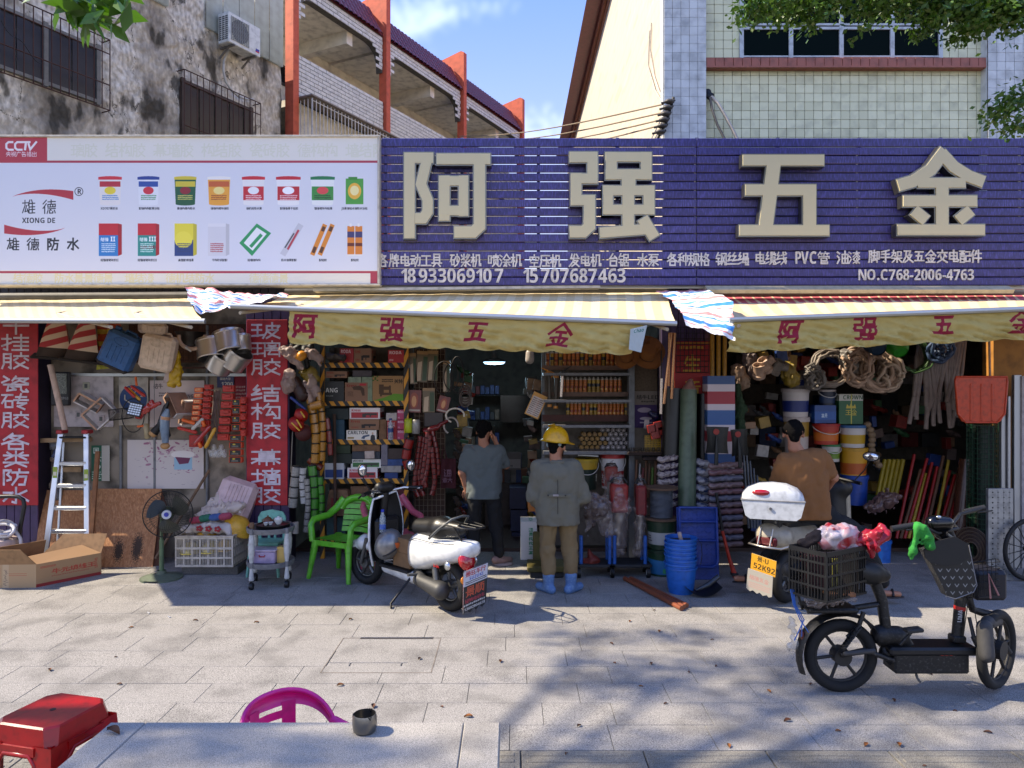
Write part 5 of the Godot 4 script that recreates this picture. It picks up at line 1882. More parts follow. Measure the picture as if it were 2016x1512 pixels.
func carton():
	var c:=thing("open_carton","open brown cardboard carton with red print on the pavement","carton",G(70,1157))
	var base:=pic(220,130,1.,"9c7c58")
	var rd:=H("a3402e")
	base.rect(0,112,220,18,H("8a2a26"))
	base.text("牛元填缝王",50,72,30,rd,.12)
	base.fine(50,78,130,10,1,H("9a5a40"))
	base.fine(14,18,50,12,2,rd)
	base.fine(196,24,10,60,8,rd)
	var b2:=pic(200,130,1.,"a88b66")
	for i in 9:
		b2.rect(40,20+i*9,46,2,H("a8664a"))
	b2.rect(110,50,60,3,H("a8664a"))
	b2.rect(110,60,60,3,H("a8664a"))
	b2.rect(92,0,20,130,H("b39a78"))
	for i in 26:
		b2.rect(96+rr(-3,8),30+i*3.4,rr(2,9),1.6,H("3f3a36"))
	var card:=M("cardboard",Color(.58,.45,.31),.85,0.,{"grime": 1.8})
	# footprint: near corner, along the left face, along the right face
	var N:=P(71,1157,7.49)
	N.y=0.
	var Lf:=V(-.62,0,.03)
	var Rf:=V(.38,0,-.52)
	var H:=V(0,.24,0)
	var sh:=func(a: Vector3,b: Vector3,t0: Vector3,t1: Vector3) -> MB:
		var m:=mb()
		m.flat()
		m.quad(a,b,t1,t0)
		var n:=(b-a).cross(t0-a).normalized()*.005
		m.quad(b-n,a-n,t0-n,t1-n)
		m.face([t0,t1,t1-n,t0-n],Vector3.UP)
		return m
	wpart(c,"front_panel",sh.call(N+Lf,N,N+Lf+H,N+H),print_mat("carton_front",b2,.85))
	wpart(c,"side_panel",sh.call(N,N+Rf,N+H,N+Rf+H),print_mat("carton_side",base,.85))
	wpart(c,"rear_panel",sh.call(N+Rf,N+Rf+Lf,N+Rf+H,N+Rf+Lf+H),card)
	wpart(c,"far_panel",sh.call(N+Rf+Lf,N+Lf,N+Rf+Lf+H,N+Lf+H),card)
	var up:=V(0,.17,0)
	wpart(c,"flap",sh.call(N+Lf+H,N+H,N+Lf+H+up+V(0,0,.06),N+H+up*.95+V(-.12,0,.06)),card)
	wpart(c,"flap",sh.call(N+Rf+H,N+Rf+Lf+H,N+Rf+H+up*1.15+V(.02,0,-.08),N+Rf+Lf*.75+H+up*1.15+V(.02,0,-.08)),card)
	wpart(c,"flap",sh.call(N+H,N+Rf+H,N+H+Lf*.22+V(0,.07,-.02),N+Rf+H+Lf*.34+V(0,.09,0)),print_mat("carton_flap",pic(40,40,1.,"a5815a"),.85))
	wpart(c,"flap",sh.call(N+Lf+Rf+H,N+Lf+H,N+Lf+Rf*.9+H+V(.1,.16,0),N+Lf+Rf*.2+H+V(.1,.16,0)),card)
func fan():
	var g:=P(318,1139,7.84)
	g.y=0.
	var f:=thing("standing_fan","old green pedestal fan with a wire cage on a chipped round base","fan",g)
	var green:=M("fan_green",Color(.36,.40,.33),.55,0.,{"grime": 2.})
	var bs:=mb()
	var poly:=PackedVector2Array()
	for i in 40:
		var t:=TAU*i/40.
		poly.append(Q(cos(t),sin(t))*(.215 if i<28 or i>31 else .14))
	bs.x=Transform3D(BR(-PI/2),O3)
	bs.prism(poly,0.,.02)
	part(f,"base",bs,green)
	part(f,"base_dome",mb().lathe([Q(.2,.02),Q(.12,.04),Q(.05,.055),Q(.045,.09)],20),green)
	var hy:=L(1139-1008,7.84)
	part(f,"pole",mb().cyl(V(0,.05,0),V(0,.42,0),.024,.024,14).cyl(V(0,.42,0),V(0,hy-.06,0),.017,.017,12),M("fan_pole",Color(.33,.42,.30),.4,.1))
	var c:=V(L(341-318,7.84),hy,.12)
	# cage: two dished wire halves turned a little towards the trolley
	var tilt:=BY(.28)*BR(-.08)
	var wires:=mb()
	wires.x=Transform3D(tilt,c)
	var R:=.245
	for i in 44:
		var t:=TAU*i/44.
		var e:=V(cos(t),sin(t),0)
		var e2:=V(cos(t+.35),sin(t+.35),0)
		wires.tube([e*.05+V(0,0,.085),e.lerp(e2,.4)*.15+V(0,0,.075),e2*R*.9+V(0,0,.04),e2*R],.0017,4)
		wires.tube([e*.05+V(0,0,-.09),e*R*.8+V(0,0,-.06),e*R],.0017,4)
	for q in [[R,0.,.006],[.16,.07,.002],[.2,-.075,.002]]:
		wires.tube(wires.ring(V(0,0,q[1]),V(q[0],0,0),V(0,q[0],0),40),q[2],5,true)
	part(f,"cage",wires,M("fan_wire",Color(.1,.1,.095),.45,.4))
	var hub:=mb()
	hub.x=Transform3D(tilt,c)
	hub.lathe([Q(0.,.095),Q(.045,.095),Q(.05,.08),Q(.05,.06)],20,Transform3D(BR(PI/2),O3))
	part(f,"badge",hub,M("fan_badge",Color(.72,.73,.74),.4))
	var bd:=mb()
	bd.x=Transform3D(tilt,c)
	bd.cyl(V(0,.002,.0952),V(0,.002,.0965),.024,.024,16)
	part(f,"badge_print",bd,M("badge_blue",CW))
	for k in 3:
		var bl:=mb()
		bl.x=Transform3D(tilt*BZ(TAU*k/3.+.3),c)
		bl.sheet(8,6,func(s: float,t: float) -> Vector3:
			var r:=lerpf(.04,.205,s)
			var a:=lerpf(-.62,.62,t)*(.55+.6*sin(s*2.8))+s*.4
			return V(cos(a)*r,sin(a)*r,.03*(t-.5)*2.))
		part(f,"blade",bl,M("fan_blade",Color(.2,.21,.17),.4))
	var mo:=mb()
	mo.x=Transform3D(tilt,c)
	mo.lathe([Q(0.,.19),Q(.06,.185),Q(.075,.14),Q(.075,.06),Q(.04,0.)],18,Transform3D(BR(-PI/2),V(-.03,0,-.03)))
	part(f,"motor",mo,M("fan_pole",CW))
func crate_heap():
	var wh:=M("crate_white",Color(.76,.72,.66),.5,0.,{"back": Color(.2,.18,.14)})
	var c0:=P(340,1127,8.05)
	var st:=solo("stone_block",mb().rbox(V(-3.33,.045,-8.2),V(.62,.09,.4),.008),granite("granite_block",Color(.45,.43,.4)),"grey stone block under the white lattice crate","block")
	var cr:=thing("lattice_crate","white lattice plastic crate holding yellow helmets and bags","crate",V(-3.38,.09,-8.2))
	var w:=.62
	var h:=.33
	var dp:=.44
	var lat:=func(n: String,o: Vector3,e: Vector3,ln: float):
		var m:=mb()
		var nrm:=e.cross(Vector3.UP).normalized()
		var B:=Basis(e,Vector3.UP,nrm)
		for y in [.012,.1,.205,.318]:
			m.box(o+e*ln*.5+V(0,y,0),V(ln,.024,.016),B)
		for i in 8:
			m.box(o+e*ln*i/7.+V(0,h*.5,0) ,V(.016,h,.018),B)
		for i in int(ln/.0165):
			m.box(o+e*(i+.5)*.0165+V(0,h*.5,0),V(.005,h,.008),B)
		part(cr,n,m,wh)
	lat.call("front_side",V(-w/2,0,dp/2),Vector3.RIGHT,w)
	lat.call("rear_side",V(w/2,0,-dp/2),Vector3.LEFT,w)
	lat.call("end_side",V(w/2,0,dp/2),Vector3.FORWARD,dp)
	lat.call("end_side",V(-w/2,0,-dp/2),Vector3.BACK,dp)
	part(cr,"bottom",mb().box(V(0,.01,0),V(w,.02,dp)),wh)
	part(cr,"rim",mb().box(V(0,h+.006,dp/2),V(w+.03,.014,.03)).box(V(w/2,h+.006,0),V(.03,.014,dp-.032)).box(V(-w/2,h+.006,0),V(.03,.014,dp-.032)),wh)
	var ye:=PL("helmet_yellow","dba832",.35)
	var hl:=PL("helmet_pale","d9c058",.35)
	for q in [[-.2,.14,.1,hl,"pale yellow safety helmet in the lattice crate's left end"],[.02,.15,.1,hl,"pale yellow safety helmet in the middle of the lattice crate"],[.18,.17,.08,ye,"orange yellow safety helmet in the lattice crate's right end"],[-.05,.3,.02,ye,"orange yellow safety helmet under the printed white bag"]]:
		var hm:=solo("safety_helmet",mb().ell(O3,V(.105,.11,.125),18,8,Basis.IDENTITY,0.,1.).tube(mb().ring(O3,V(.115,0,0),V(0,0,.135),24),.008,5,true),q[3],q[4],"helmet","helmets in the lattice crate",cr.position+V(q[0],q[1],q[2]))
	for i in 5:
		solo("stacked_bowl",mb().lathe([Q(.15,0.),Q(.155,.012),Q(.13,.06),Q(.08,.1),Q(0.,.115)],22,Transform3D(BZ(-.45),O3)),ye,"orange plastic dome nested in the stack on the crate's right end","dome","orange domes nested on the crate",cr.position+V(.27,.33+i*.02,-.02))
	var bagm:=M("sack_white",Color(.76,.72,.69),.45,0.,{"back": Color(.15,.14,.13)})
	var B:=cr.position
	solo("printed_sack",blob(mb(),[[V(-.24,.4,.14),V(0.,.42,.12),.05,.075],[V(0.,.42,.12),V(.22,.4,.1),.075,.06],[V(.2,.4,.1),V(.26,.33,.14),.05,.04]],.04,.015,.025,10.),bagm,"white sack with red print lying on the lattice crate","sack","",B)
	for i in 3:
		var fp:=mb()
		for k in 5:
			var t:=TAU*k/5.
			fp.ell(V(-.06+i*.1+cos(t)*.025,.42+sin(t)*.022-i*.004,.205),V(.018,.014,.006),7,4)
		part(get_node("printed_sack"),"red_flower",fp,M("flower_red",Color(.62,.12,.17),.7))
	for q in [[-.12,.5,Color(.62,.22,.30),"pink"],[-.02,.52,Color(.16,.42,.33),"green"],[.09,.53,Color(.24,.36,.58),"blue"],[.2,.54,Color(.60,.24,.32),"rose"]]:
		solo("yarn_bundle",blob(mb(),[[V(q[0]-.03,q[1],.16),V(q[0]+.04,q[1]+.01,.15),.042,.042]],.02,.012,.01,20.),M("yarn_%s" % q[3],q[2],.8),"%s bundle of string in clear wrap on the lattice crate" % q[3],"bundle","",B)
	solo("clear_sack",blob(mb(),[[V(-.12,.5,0.),V(.04,.68,-.1),.08,.08],[V(0.,.55,.02),V(.28,.62,-.02),.1,.08],[V(.04,.68,-.1),V(.02,.8,-.16),.06,.015]],.06,.018,.04,9.),M("film_bag",Color(.80,.74,.69),.3,0.,{"alpha": .75,"grime": 0}),"puffed clear plastic sack on the heap over the crate","sack","",B)
	var tub:=thing("storage_tub","translucent pinkish storage tub propped on its side over the crate","tub",B+V(.1,.42,-.16))
	tub.rotation=V(-.25,.25,-.35)
	var tm:=M("tub_translucent",Color(.79,.68,.68),.3,0.,{"back": Color(.3,.25,.25)})
	part(tub,"shell",mb().rbox(V(0,.25,0),V(.42,.5,.34),.06),tm)
	var rb:=mb()
	for i in 6:
		rb.rbox(V(-.1+i*.04,.32,.172),V(.012,.2,.012),.004)
	part(tub,"ribs",rb,tm)
	part(tub,"lip",mb().rbox(V(0,0.,0),V(.46,.03,.38),.012),tm)
func tea_trolley():
	var at:=P(533,1150,7.62)
	at.y=0.
	var t:=thing("tea_trolley","round grey two-tier tea trolley on castors with white legs","trolley",at)
	var grey:=PL("trolley_grey","6f7072",.5)
	var wh:=PL("trolley_white","b9bab6",.45)
	var R:=.235
	for y in [.585,.235]:
		part(t,"tray",mb().lathe([Q(0.,y-.02),Q(R,y-.025),Q(R+.008,y),Q(R+.008,y+.028),Q(R-.006,y+.028),Q(R-.01,y),Q(0.,y-.005)],32),grey)
	for i in 4:
		var a:=TAU*i/4.+.55
		var e:=V(cos(a)*(R+.01),0,sin(a)*(R+.01))
		var lg:=part(t,"leg",mb().lathe([Q(.018,.27),Q(.03,.36),Q(.033,.43),Q(.026,.52),Q(.018,.57)],14,Transform3D(Basis.IDENTITY,e)).lathe([Q(.02,.09),Q(.028,.1),Q(.018,.2),Q(.018,.22)],14,Transform3D(Basis.IDENTITY,e)),wh)
		part(lg,"collar",mb().cyl(e+V(0,.22,0),e+V(0,.275,0),.022).cyl(e+V(0,.56,0),e+V(0,.615,0),.022),grey)
		part(lg,"castor",mb().cyl(e+V(-.018,.036,0),e+V(.018,.036,0),.036,-1,16).cyl(e+V(0,.05,0),e+V(0,.1,0),.012),M("castor_black",Color(.07,.07,.075),.5))
	var top:=at+V(0,.59,0)
	var tr:=thing("tea_tray","round black tea tray on top of the grey trolley","tray",top+V(.03,0.,.02))
	part(tr,"tray",mb().lathe([Q(0.,0.),Q(.165,0.),Q(.175,.05),Q(.165,.05),Q(.16,.04),Q(0.,.04)],28),M("tray_black",Color(.04,.04,.042),.3))
	var tp:=thing("teapot","small brown clay teapot on the black tray","teapot",top+V(-.03,.045,0.))
	var clay:=M("clay_brown",Color(.42,.26,.16),.5)
	part(tp,"body",mb().lathe([Q(0.,0.),Q(.04,0.),Q(.05,.03),Q(.035,.06),Q(.02,.07),Q(0.,.07)],16),clay)
	part(tp,"lid_knob",mb().ell(V(0,.078,0),V(.01,.01,.01),8,6),clay)
	part(tp,"spout",mb().tube([V(.04,.03,0),V(.065,.045,0),V(.075,.06,0)],[.012,.009,.007],7),clay)
	part(tp,"handle",mb().tube([V(-.04,.05,0),V(-.065,.04,0),V(-.045,.015,0)],.006,6),clay)
	var gw:=thing("lidded_tea_bowl","white porcelain lidded tea bowl on the black tray","tea bowl",top+V(.09,.045,.03))
	var por:=M("porcelain",Color(.82,.82,.8),.2)
	part(gw,"bowl",mb().lathe([Q(0.,0.),Q(.022,0.),Q(.04,.03),Q(.048,.055)],18),por)
	part(gw,"lid",mb().lathe([Q(.043,.055),Q(.035,.068),Q(.012,.075),Q(.012,.084),Q(0.,.086)],18),por)
	for q in [[.02,.07,"white teacup in front of the clay teapot"],[-.02,.09,"white teacup at the edge of the black tray"],[.05,-.05,"white teacup behind the lidded bowl"]]:
		solo("teacup",mb().lathe([Q(0.,0.),Q(.015,0.),Q(.028,.03),Q(.025,.03),Q(.012,.006),Q(0.,.006)],14),por,q[2],"teacup","teacups on the black tray",top+V(q[0],.045,q[1]))
	solo("tea_jar",mb().lathe([Q(0.,0.),Q(.028,0.),Q(.028,.05),Q(.02,.055),Q(.02,.07),Q(0.,.07)],14),M("jar_tan",Color(.5,.38,.27),.5),"small tan jar at the rim of the tea trolley","jar","",top+V(-.17,0.,.08))
	solo("red_tin_lid",mb().ell(V(0,.025,0),V(.03,.028,.03),12,7),PL("knob_red","a01c20"),"round red object beside the tan jar on the tea trolley","lid","",top+V(-.2,0.,.02))
	var lo:=at+V(0,.24,0)
	var bx:=thing("clip_box","translucent lilac clip box with red handles on the trolley's lower tray","box",lo+V(-.04,0,.06))
	part(bx,"body",mb().rbox(V(0,.07,0),V(.26,.13,.17),.012),M("lilac_plastic",Color(.64,.58,.70),.35))
	part(bx,"lid",mb().rbox(V(0,.142,0),V(.28,.018,.185),.006),M("lilac_lid",Color(.72,.66,.74),.35))
	part(bx,"handle",mb().tube([V(-.03,.1,.09),V(-.025,.085,.098),V(.025,.085,.098),V(.03,.1,.09)],.006,6),PL("knob_red","a01c20"))
	part(bx,"clip",mb().rbox(V(-.09,.11,.088),V(.025,.04,.012),.003),PL("knob_red","a01c20"))
	var tn:=pic(60,80,1.,"8e1a1c")
	tn.oval(30,44,14,14,H("d0b04a"))
	tn.rect(0,0,60,6,H("c9a85a"))
	solo("tea_tin",mb().rbox(V(0,.085,0),V(.1,.17,.09),.006),print_mat("tea_tin",tn,.4),"red tea tin with gold emblem on the trolley's lower tray","tin","",lo+V(.14,0,.04))
	# mint chair behind the trolley
	var ch:=thing("mint_chair","small mint green plastic chair behind the tea trolley","chair",P(527,1122,8.05)*V(1,0,1))
	var mint:=PL("mint","6fae9e",.45)
	var bk:=mb()
	bk.prism(W([Q(-.16,.36),Q(-.155,.6),Q(-.12,.66),Q(0.,.685),Q(.12,.66),Q(.155,.6),Q(.16,.36),Q(.12,.36),Q(.12,.53),Q(.09,.57),Q(.05,.53),Q(.045,.36),Q(.02,.36),Q(.035,.5),Q(0.,.54),Q(-.035,.5),Q(-.02,.36),Q(-.045,.36),Q(-.05,.53),Q(-.09,.57),Q(-.12,.53),Q(-.12,.36)]),-.16,-.14)
	part(ch,"backrest",bk,mint)
	part(ch,"seat",mb().rbox(V(0,.35,0),V(.34,.03,.32),.012),mint)
	for s in [[-1,-1],[1,-1],[-1,1],[1,1]]:
		part(ch,"leg",mb().tube([V(s[0]*.14,.34,s[1]*.13),V(s[0]*.17,0,s[1]*.16)],[.022,.016],8),mint)
# short builders for goods (pixels of the photo + depth)
func BX(n: String,label: String,cat: String,u0: float,v0: float,u1: float,v1: float,d: float,dep: float,m: Material,grp:="",rot:=0.) -> MeshInstance3D:
	var c:=P((u0+u1)*.5,(v0+v1)*.5,d)
	var b:=BZ(rot)
	var s:=V(L(u1-u0,d),L(v1-v0,d),dep)
	return solo(n,mb().rbox(V(0,0,-dep*.5),s,.004,b) if m.albedo_texture==null or m.uv1_triplanar else mb().box(V(0,0,-dep*.5),s,b),m,label,cat,grp,c)
func CY(n: String,label: String,cat: String,u0: float,v0: float,u1: float,v1: float,d0: float,d1: float,rpx: float,m: Material,grp:="",k:=1.) -> MeshInstance3D:
	var a:=P(u0,v0,d0)
	var b:=P(u1,v1,d1)
	return solo(n,mb().cyl(O3,b-a,L(rpx,d0),L(rpx,d0)*k,12),m,label,cat,grp,a)
func BL(n: String,label: String,cat: String,bones: Array,d: float,m: Material,grp:="",bump:=.02,fr:=10.,cell:=.016) -> MeshInstance3D:
	var bs:=[]
	var o:=P(bones[0][0],bones[0][1],d)
	for q in bones:
		var e: float=q[6] if q.size()>6 else 0.
		bs.append([P(q[0],q[1],d-e)-o,P(q[2],q[3],d-e)-o,L(q[4],d),L(q[5],d)])
	return solo(n,blob(mb(),bs,.04,cell,bump,fr),m,label,cat,grp,o)
func fill(n: int,u0: float,u1: float,v0: float,v1: float,d0: float,d1: float,label: String,grp: String):
	for i in n:
		var w:=rr(9,24)
		var h:=rr(8,24)
		var u:=rr(u0,u1-w)
		var v:=rr(v0,v1-h)
		var k:=rng.randi_range(0,7)
		var m:=M("stock_%d" % k,[Color(.55,.42,.3),Color(.6,.58,.55),Color(.5,.14,.1),Color(.16,.26,.5),Color(.28,.28,.28),Color(.62,.5,.2),Color(.2,.36,.22),Color(.44,.36,.33)][k],.5)
		if i % 3==2:
			BL("stock_bundle",label.replace("packet","wrapped bundle"),"bundle",[[u,v,u+w,v+h*.6,6,7]],rr(d0,d1),m,grp,.03,12.,.024)
		else:
			BX("stock_packet",label,"packet",u,v,u+w,v+h,rr(d0,d1),rr(.05,.2),m,grp,rr(-.25,.25))
func PAIL(label: String,u: float,v0: float,v1: float,d: float,w: float,body: Material,lid: Material,handle:=true) -> Node3D:
	var p:=thing("pail",label,"pail",P(u,v1,d),"pails and tins of the shop")
	var r:=L(w*.5,d)
	var h:=L(v1-v0,d)
	part(p,"body",mb().lathe([Q(r*.88,0),Q(r*.97,h*.88)],28,Transform3D(BY(-PI/2-.1),O3)),body)
	part(p,"lid",mb().lathe([Q(r*.97,h*.87),Q(r*1.04,h*.87),Q(r*1.05,h*.98),Q(r*1.,h),Q(r*.9,h*.985),Q(0,h*.985)],28),lid)
	part(p,"bottom",mb().lathe([Q(0,0),Q(r*.88,0)],28),lid)
	if handle:
		var hp:=[]
		for i in 13:
			var t:=PI*i/12.
			hp.append(V(-cos(t)*r*1.06,h*.84-sin(t)*h*.34,sin(t)*r*1.1))
		part(p,"handle",mb().tube(hp,.005,6),PL("handle_white","c9c6c0"))
	return p
func spools(label: String,path: Array,d: float,n: int,rpx: float,m: Material,grp: String):
	var cv:=Curve3D.new()
	for q in path:
		cv.add_point(P(q[0],q[1],d))
	var o:=thing("spool_string",label,"spool string",P(path[-1][0],path[-1][1],d),grp)
	var r:=L(rpx,d)
	var ln:=cv.get_baked_length()
	var h:=ln/n
	var mesh:=mb().lathe([Q(0,-h*.46),Q(r*.8,-h*.46),Q(r,-h*.4),Q(r,h*.4),Q(r*.8,h*.46),Q(0,h*.46)],14).done()
	var ring:=mb().lathe([Q(0,h*.44),Q(r*.9,h*.44),Q(r*.9,h*.56),Q(0,h*.56)],10).done()
	for i in n:
		var a:=cv.sample_baked(h*i)
		var b:=cv.sample_baked(h*(i+1))
		var e:=(a-b).normalized()
		var X:=e.cross(Vector3.BACK).normalized()
		var t:=Transform3D(Basis(X,e,X.cross(e)),(a+b)*.5-o.position)
		var s:=part(o,"spool",mesh,m)
		s.transform=t
		part(s,"end_disc",ring,M("spool_black",Color(.05,.05,.05),.6))
func print_box(bg: String,band: String,title: String,tc: String,tool:=true,w:=120.,h:=44.) -> Pic:
	var p:=pic(w,h,1.4,bg)
	if band:
		p.rect(w*.06,h*.4,w*.88,h*.5,H(band))
	if tool:
		var k:=H("2e2a2a")
		p.rect(w*.42,h*.5,w*.12,h*.34,k)
		p.rect(w*.5,h*.48,w*.4,h*.18,k)
		p.rect(w*.66,h*.64,w*.05,h*.16,k)
	p.text(title,w*.06,h*.34,h*.27,H(tc))
	p.fine(w*.08,h*.72,w*.25,h*.16,2,H(tc))
	return p
func middle_bay():
	var K:=M("kraft",Color(.47,.35,.25),.85,0.,{"grime": 2.})
	var D:=8.75
	# ---- hazard-taped shelf rack
	var hz:=pic(400,24,1.,"1c1a17")
	for i in 10:
		hz.poly(W([Q(i*42-8,0),Q(i*42+14,0),Q(i*42+30,24),Q(i*42+8,24)]),H("c88a1e"))
	var hm:=print_mat("hazard",hz,.5)
	var hv:=pic(24,400,1.,"1c1a17")
	for i in 10:
		hv.poly(W([Q(0,i*42+22),Q(24,i*42),Q(24,i*42+20),Q(0,i*42+42)]),H("c88a1e"))
	var hvm:=print_mat("hazard_post",hv,.5)
	var rk:=thing("goods_rack","steel goods rack edged with black and yellow hazard tape","rack",P(716,1100,D))
	for v in [719.,794.,870.,947.,1062.]:
		var s:=wpart(rk,"shelf",mb().box(P(717,v,D)-V(0,0,.26),V(L(172,D),L(8,D),.5)),M("rack_dark",Color(.36,.35,.34),.6))
		part(s,"hazard_tape",mb().box(P(717,v,D)+V(0,0,-.005),V(L(170,D),L(10,D),.012)),hm)
	for u in [635.,800.]:
		wpart(rk,"post",mb().box(P(u,890,D)+V(0,0,0.),V(L(9,D),L(420,D),.03)),hvm)
		wpart(rk,"rear_post",mb().box(P(u,890,D)-V(0,0,.5),V(.04,L(420,D),.03)),M("rack_dark",CW))
	wpart(rk,"back_panel",mb().box(P(717,890,D)-V(0,0,.54),V(L(180,D),L(420,D),.02)),M("rack_back",Color(.4,.37,.33),.9))
	var kr:=print_mat("kress_white",print_box("d3cbcb","a3242c","Kress","a02028"),.5)
	var kt:=print_mat("kress_tan",print_box("84634d","","Kress","8a2e22"),.8)
	var ro:=print_mat("roda",print_box("a01c24","","RODA","d8c8c8",false,60,50),.5)
	var pk:=print_mat("pink_box",print_box("a52c5a","","RODA","d8c0cc",false,40,44),.5)
	var cb:=pic(160,50,1.2,"d8d2c8")
	cb.text("CARLTON",6,22,20,H("1a1a1e"))
	cb.poly(W([Q(78,42),Q(90,28),Q(122,22),Q(124,30),Q(100,36),Q(96,46)]),H("3a4a66"))
	cb.oval(140,16,5,6,H("c09a80"))
	cb.poly(W([Q(128,50),Q(130,28),Q(140,22),Q(152,28),Q(154,50)]),H("1c1c22"))
	cb.rect(6,36,34,8,H("8a7030"))
	var mt:=pic(130,106,1.2,"93714a")
	mt.poly(W([Q(0,104),Q(50,90),Q(90,74),Q(130,76),Q(130,106),Q(0,106)]),H("5c8a2c"))
	mt.text("美特",92,32,18,H("1f1a16"))
	mt.fine(40,12,46,16,2,H("3a2c20"))
	for q in [[28,36,20,40],[48,44,26,14],[34,70,48,10],[70,40,8,36],[32,76,8,10]]:
		mt.rect(q[0],q[1],q[2],q[3],H("4e3a28"))
	for i in 6:
		mt.rect((i % 3)*9,(i/3)*11+(i % 2)*5,7,6,H("3c5a1e"))
	var dr:=pic(90,72,1.2,"80604c")
	dr.text("Kress",6,18,13,H("7a2a20"))
	dr.rect(58,4,26,8,H("a83038"))
	dr.poly(W([Q(28,16),Q(60,12),Q(76,24),Q(78,50),Q(68,50),Q(62,30),Q(34,28)]),H("4a382c"))
	dr.fine(10,34,24,20,4,H("5c4436"))
	var bk:=pic(80,78,1.2,"121412")
	bk.text("ANG",4,44,20,H("c8c8c4"))
	bk.fine(6,54,30,8,1,H("6a6c6a"))
	var col:=func(n: String,c: Color) -> Material: return M("carton_" + n,c,.6,0.,{"grime": 2.})
	var cmat:=print_mat("carlton",cb,.5)
	var g:="boxed goods on the hazard taped rack"
	for q in [[669,686,696,714,ro,"red tool carton on the rack's top shelf, between dark bag and tan box"],[697,686,731,714,kt,"tan carton with a wrench print on the rack's top shelf"],[764,689,797,714,ro,"red tool carton alone at the right end of the top shelf"],
		[641,731,683,744,kt,"flat tan carton lying on the second shelf's stack"],[694,729,732,742,col.call("multi",Color(.25,.22,.24)),"dark patterned packet lying on pale green cartons"],[685,742,711,790,col.call("palegreen",Color(.5,.55,.46)),"pale green carton behind the drill box"],[712,742,733,790,col.call("palegreen2",Color(.46,.52,.42)),"pale green carton between the drill box and the big nailer box"],
		[639,751,677,790,print_mat("ang",bk,.5),"black carton with white letters on the second shelf"],[679,753,724,790,print_mat("drill",dr,.8),"tan carton printed with a power drill"],[733,740,794,790,print_mat("nailer",mt,.8),"big tan carton printed with a nail gun and green sweep"],
		[640,804,686,826,col.call("teal",Color(.07,.13,.13)),"dark teal carton on the third shelf's stack"],[649,826,678,866,col.call("blue",Color(.1,.25,.33)),"upright blue carton on the third shelf"],[687,825,746,846,kt,"tan grinder carton between a white red one and a white lettered one"],[688,803,748,825,kr,"white and red grinder carton on top of the third shelf's stack"],[682,847,741,866,cmat,"white carton with black lettering and a suited figure"],
		[746,826,761,866,K,"narrow kraft carton stack beside the white lettered carton"],[760,813,781,828,col.call("white",Color(.66,.63,.62)),"small white carton tipped on the red one"],[762,828,781,866,ro,"small red carton behind the water bottle"],[782,807,797,826,pk,"magenta carton topmost of its stack on the third shelf"],[782,827,797,845,pk,"magenta carton in the middle of its stack on the third shelf"],[782,846,797,866,pk,"magenta carton lowest of its stack on the third shelf"],
		[660,876,690,893,col.call("green",Color(.13,.2,.1)),"green black carton high on the fourth shelf"],[693,876,748,889,K,"long kraft carton high on the fourth shelf"],[750,875,763,916,col.call("pale",Color(.42,.4,.44)),"upright pale carton on the fourth shelf"],[764,883,797,904,col.call("brown",Color(.22,.16,.14)),"dark brown carton on the fourth shelf's right"],[646,893,693,913,col.call("dgreen",Color(.07,.12,.09)),"dark green carton on the blue and white one"],[693,889,748,904,col.call("slate",Color(.17,.2,.24)),"slate carton under a crumpled white receipt"],
		[691,904,750,921,print_mat("green_white",print_box("cfcfc8","2f6a34","WORX","1e2a1e"),.5),"white and green grinder carton on the fourth shelf"],[638,912,677,943,print_mat("blue_white",print_box("b8bcc2","1c3a78","","20407a",false,80,64),.5),"blue and white carton standing on the fourth shelf"],[684,921,743,943,kr,"white and red grinder carton lowest on the fourth shelf"],[750,917,790,930,col.call("white2",Color(.6,.58,.56)),"white carton above a blue one at the fourth shelf's right end"],[757,930,783,943,col.call("blue2",Color(.11,.22,.45)),"blue carton at the fourth shelf's right end"],[752,904,796,917,col.call("blue3",Color(.16,.28,.5)),"blue striped carton under the mirror"],
		[690,958,725,1010,K,"kraft carton on the bottom shelf beside the paper bag"],[726,965,754,1060,K,"tall kraft carton on the bottom shelf"],[755,961,778,1030,col.call("white3",Color(.66,.64,.63)),"white carton on the bottom shelf"],[779,961,797,1040,col.call("dred",Color(.33,.07,.08)),"dark red carton on the bottom shelf"],[643,1018,680,1060,col.call("teal2",Color(.12,.26,.28)),"teal carton under the paper bag"]]:
		BX("carton_box",q[5],"carton",q[0],q[1],q[2],q[3] ,D-.02+rr(.01,.04),.3,q[4],g)
	BX("crumpled_receipt","crumpled white receipt lying on the slate carton","receipt",718,888,737,903,D-.05,.02,M("receipt",Color(.72,.66,.62),.8),"",.05)
	BL("dark_sack","dark wrapped bundle at the left end of the rack's top shelf","bundle",[[648,702,676,704,10,8]],D-.08,M("sack_dark",Color(.22,.19,.17),.5))
	var pb:=thing("paper_bag","brown paper bag with a red label standing on the rack's bottom","bag",P(665,1016,D-.1))
	part(pb,"bag",mb().prism(W([Q(-.15,0),Q(.12,0),Q(.13,.2),Q(.11,.31),Q(-.1,.31),Q(-.12,.2)]),-.12,0.),K)
	part(pb,"label",mb().box(V(.02,.16,.003),V(.2,.11,.004)),M("label_red",Color(.5,.1,.09),.6))
	var wb:=thing("water_bottle","clear water bottle with a blue label on the third shelf","bottle",P(769,866,D-.06))
	part(wb,"bottle",mb().lathe([Q(0,0),Q(.034,0),Q(.034,.15),Q(.03,.18),Q(.015,.22),Q(.015,.235)],16),M("pet_clear",Color(.6,.66,.7),.08,0.,{"alpha": .45,"grime": 0}))
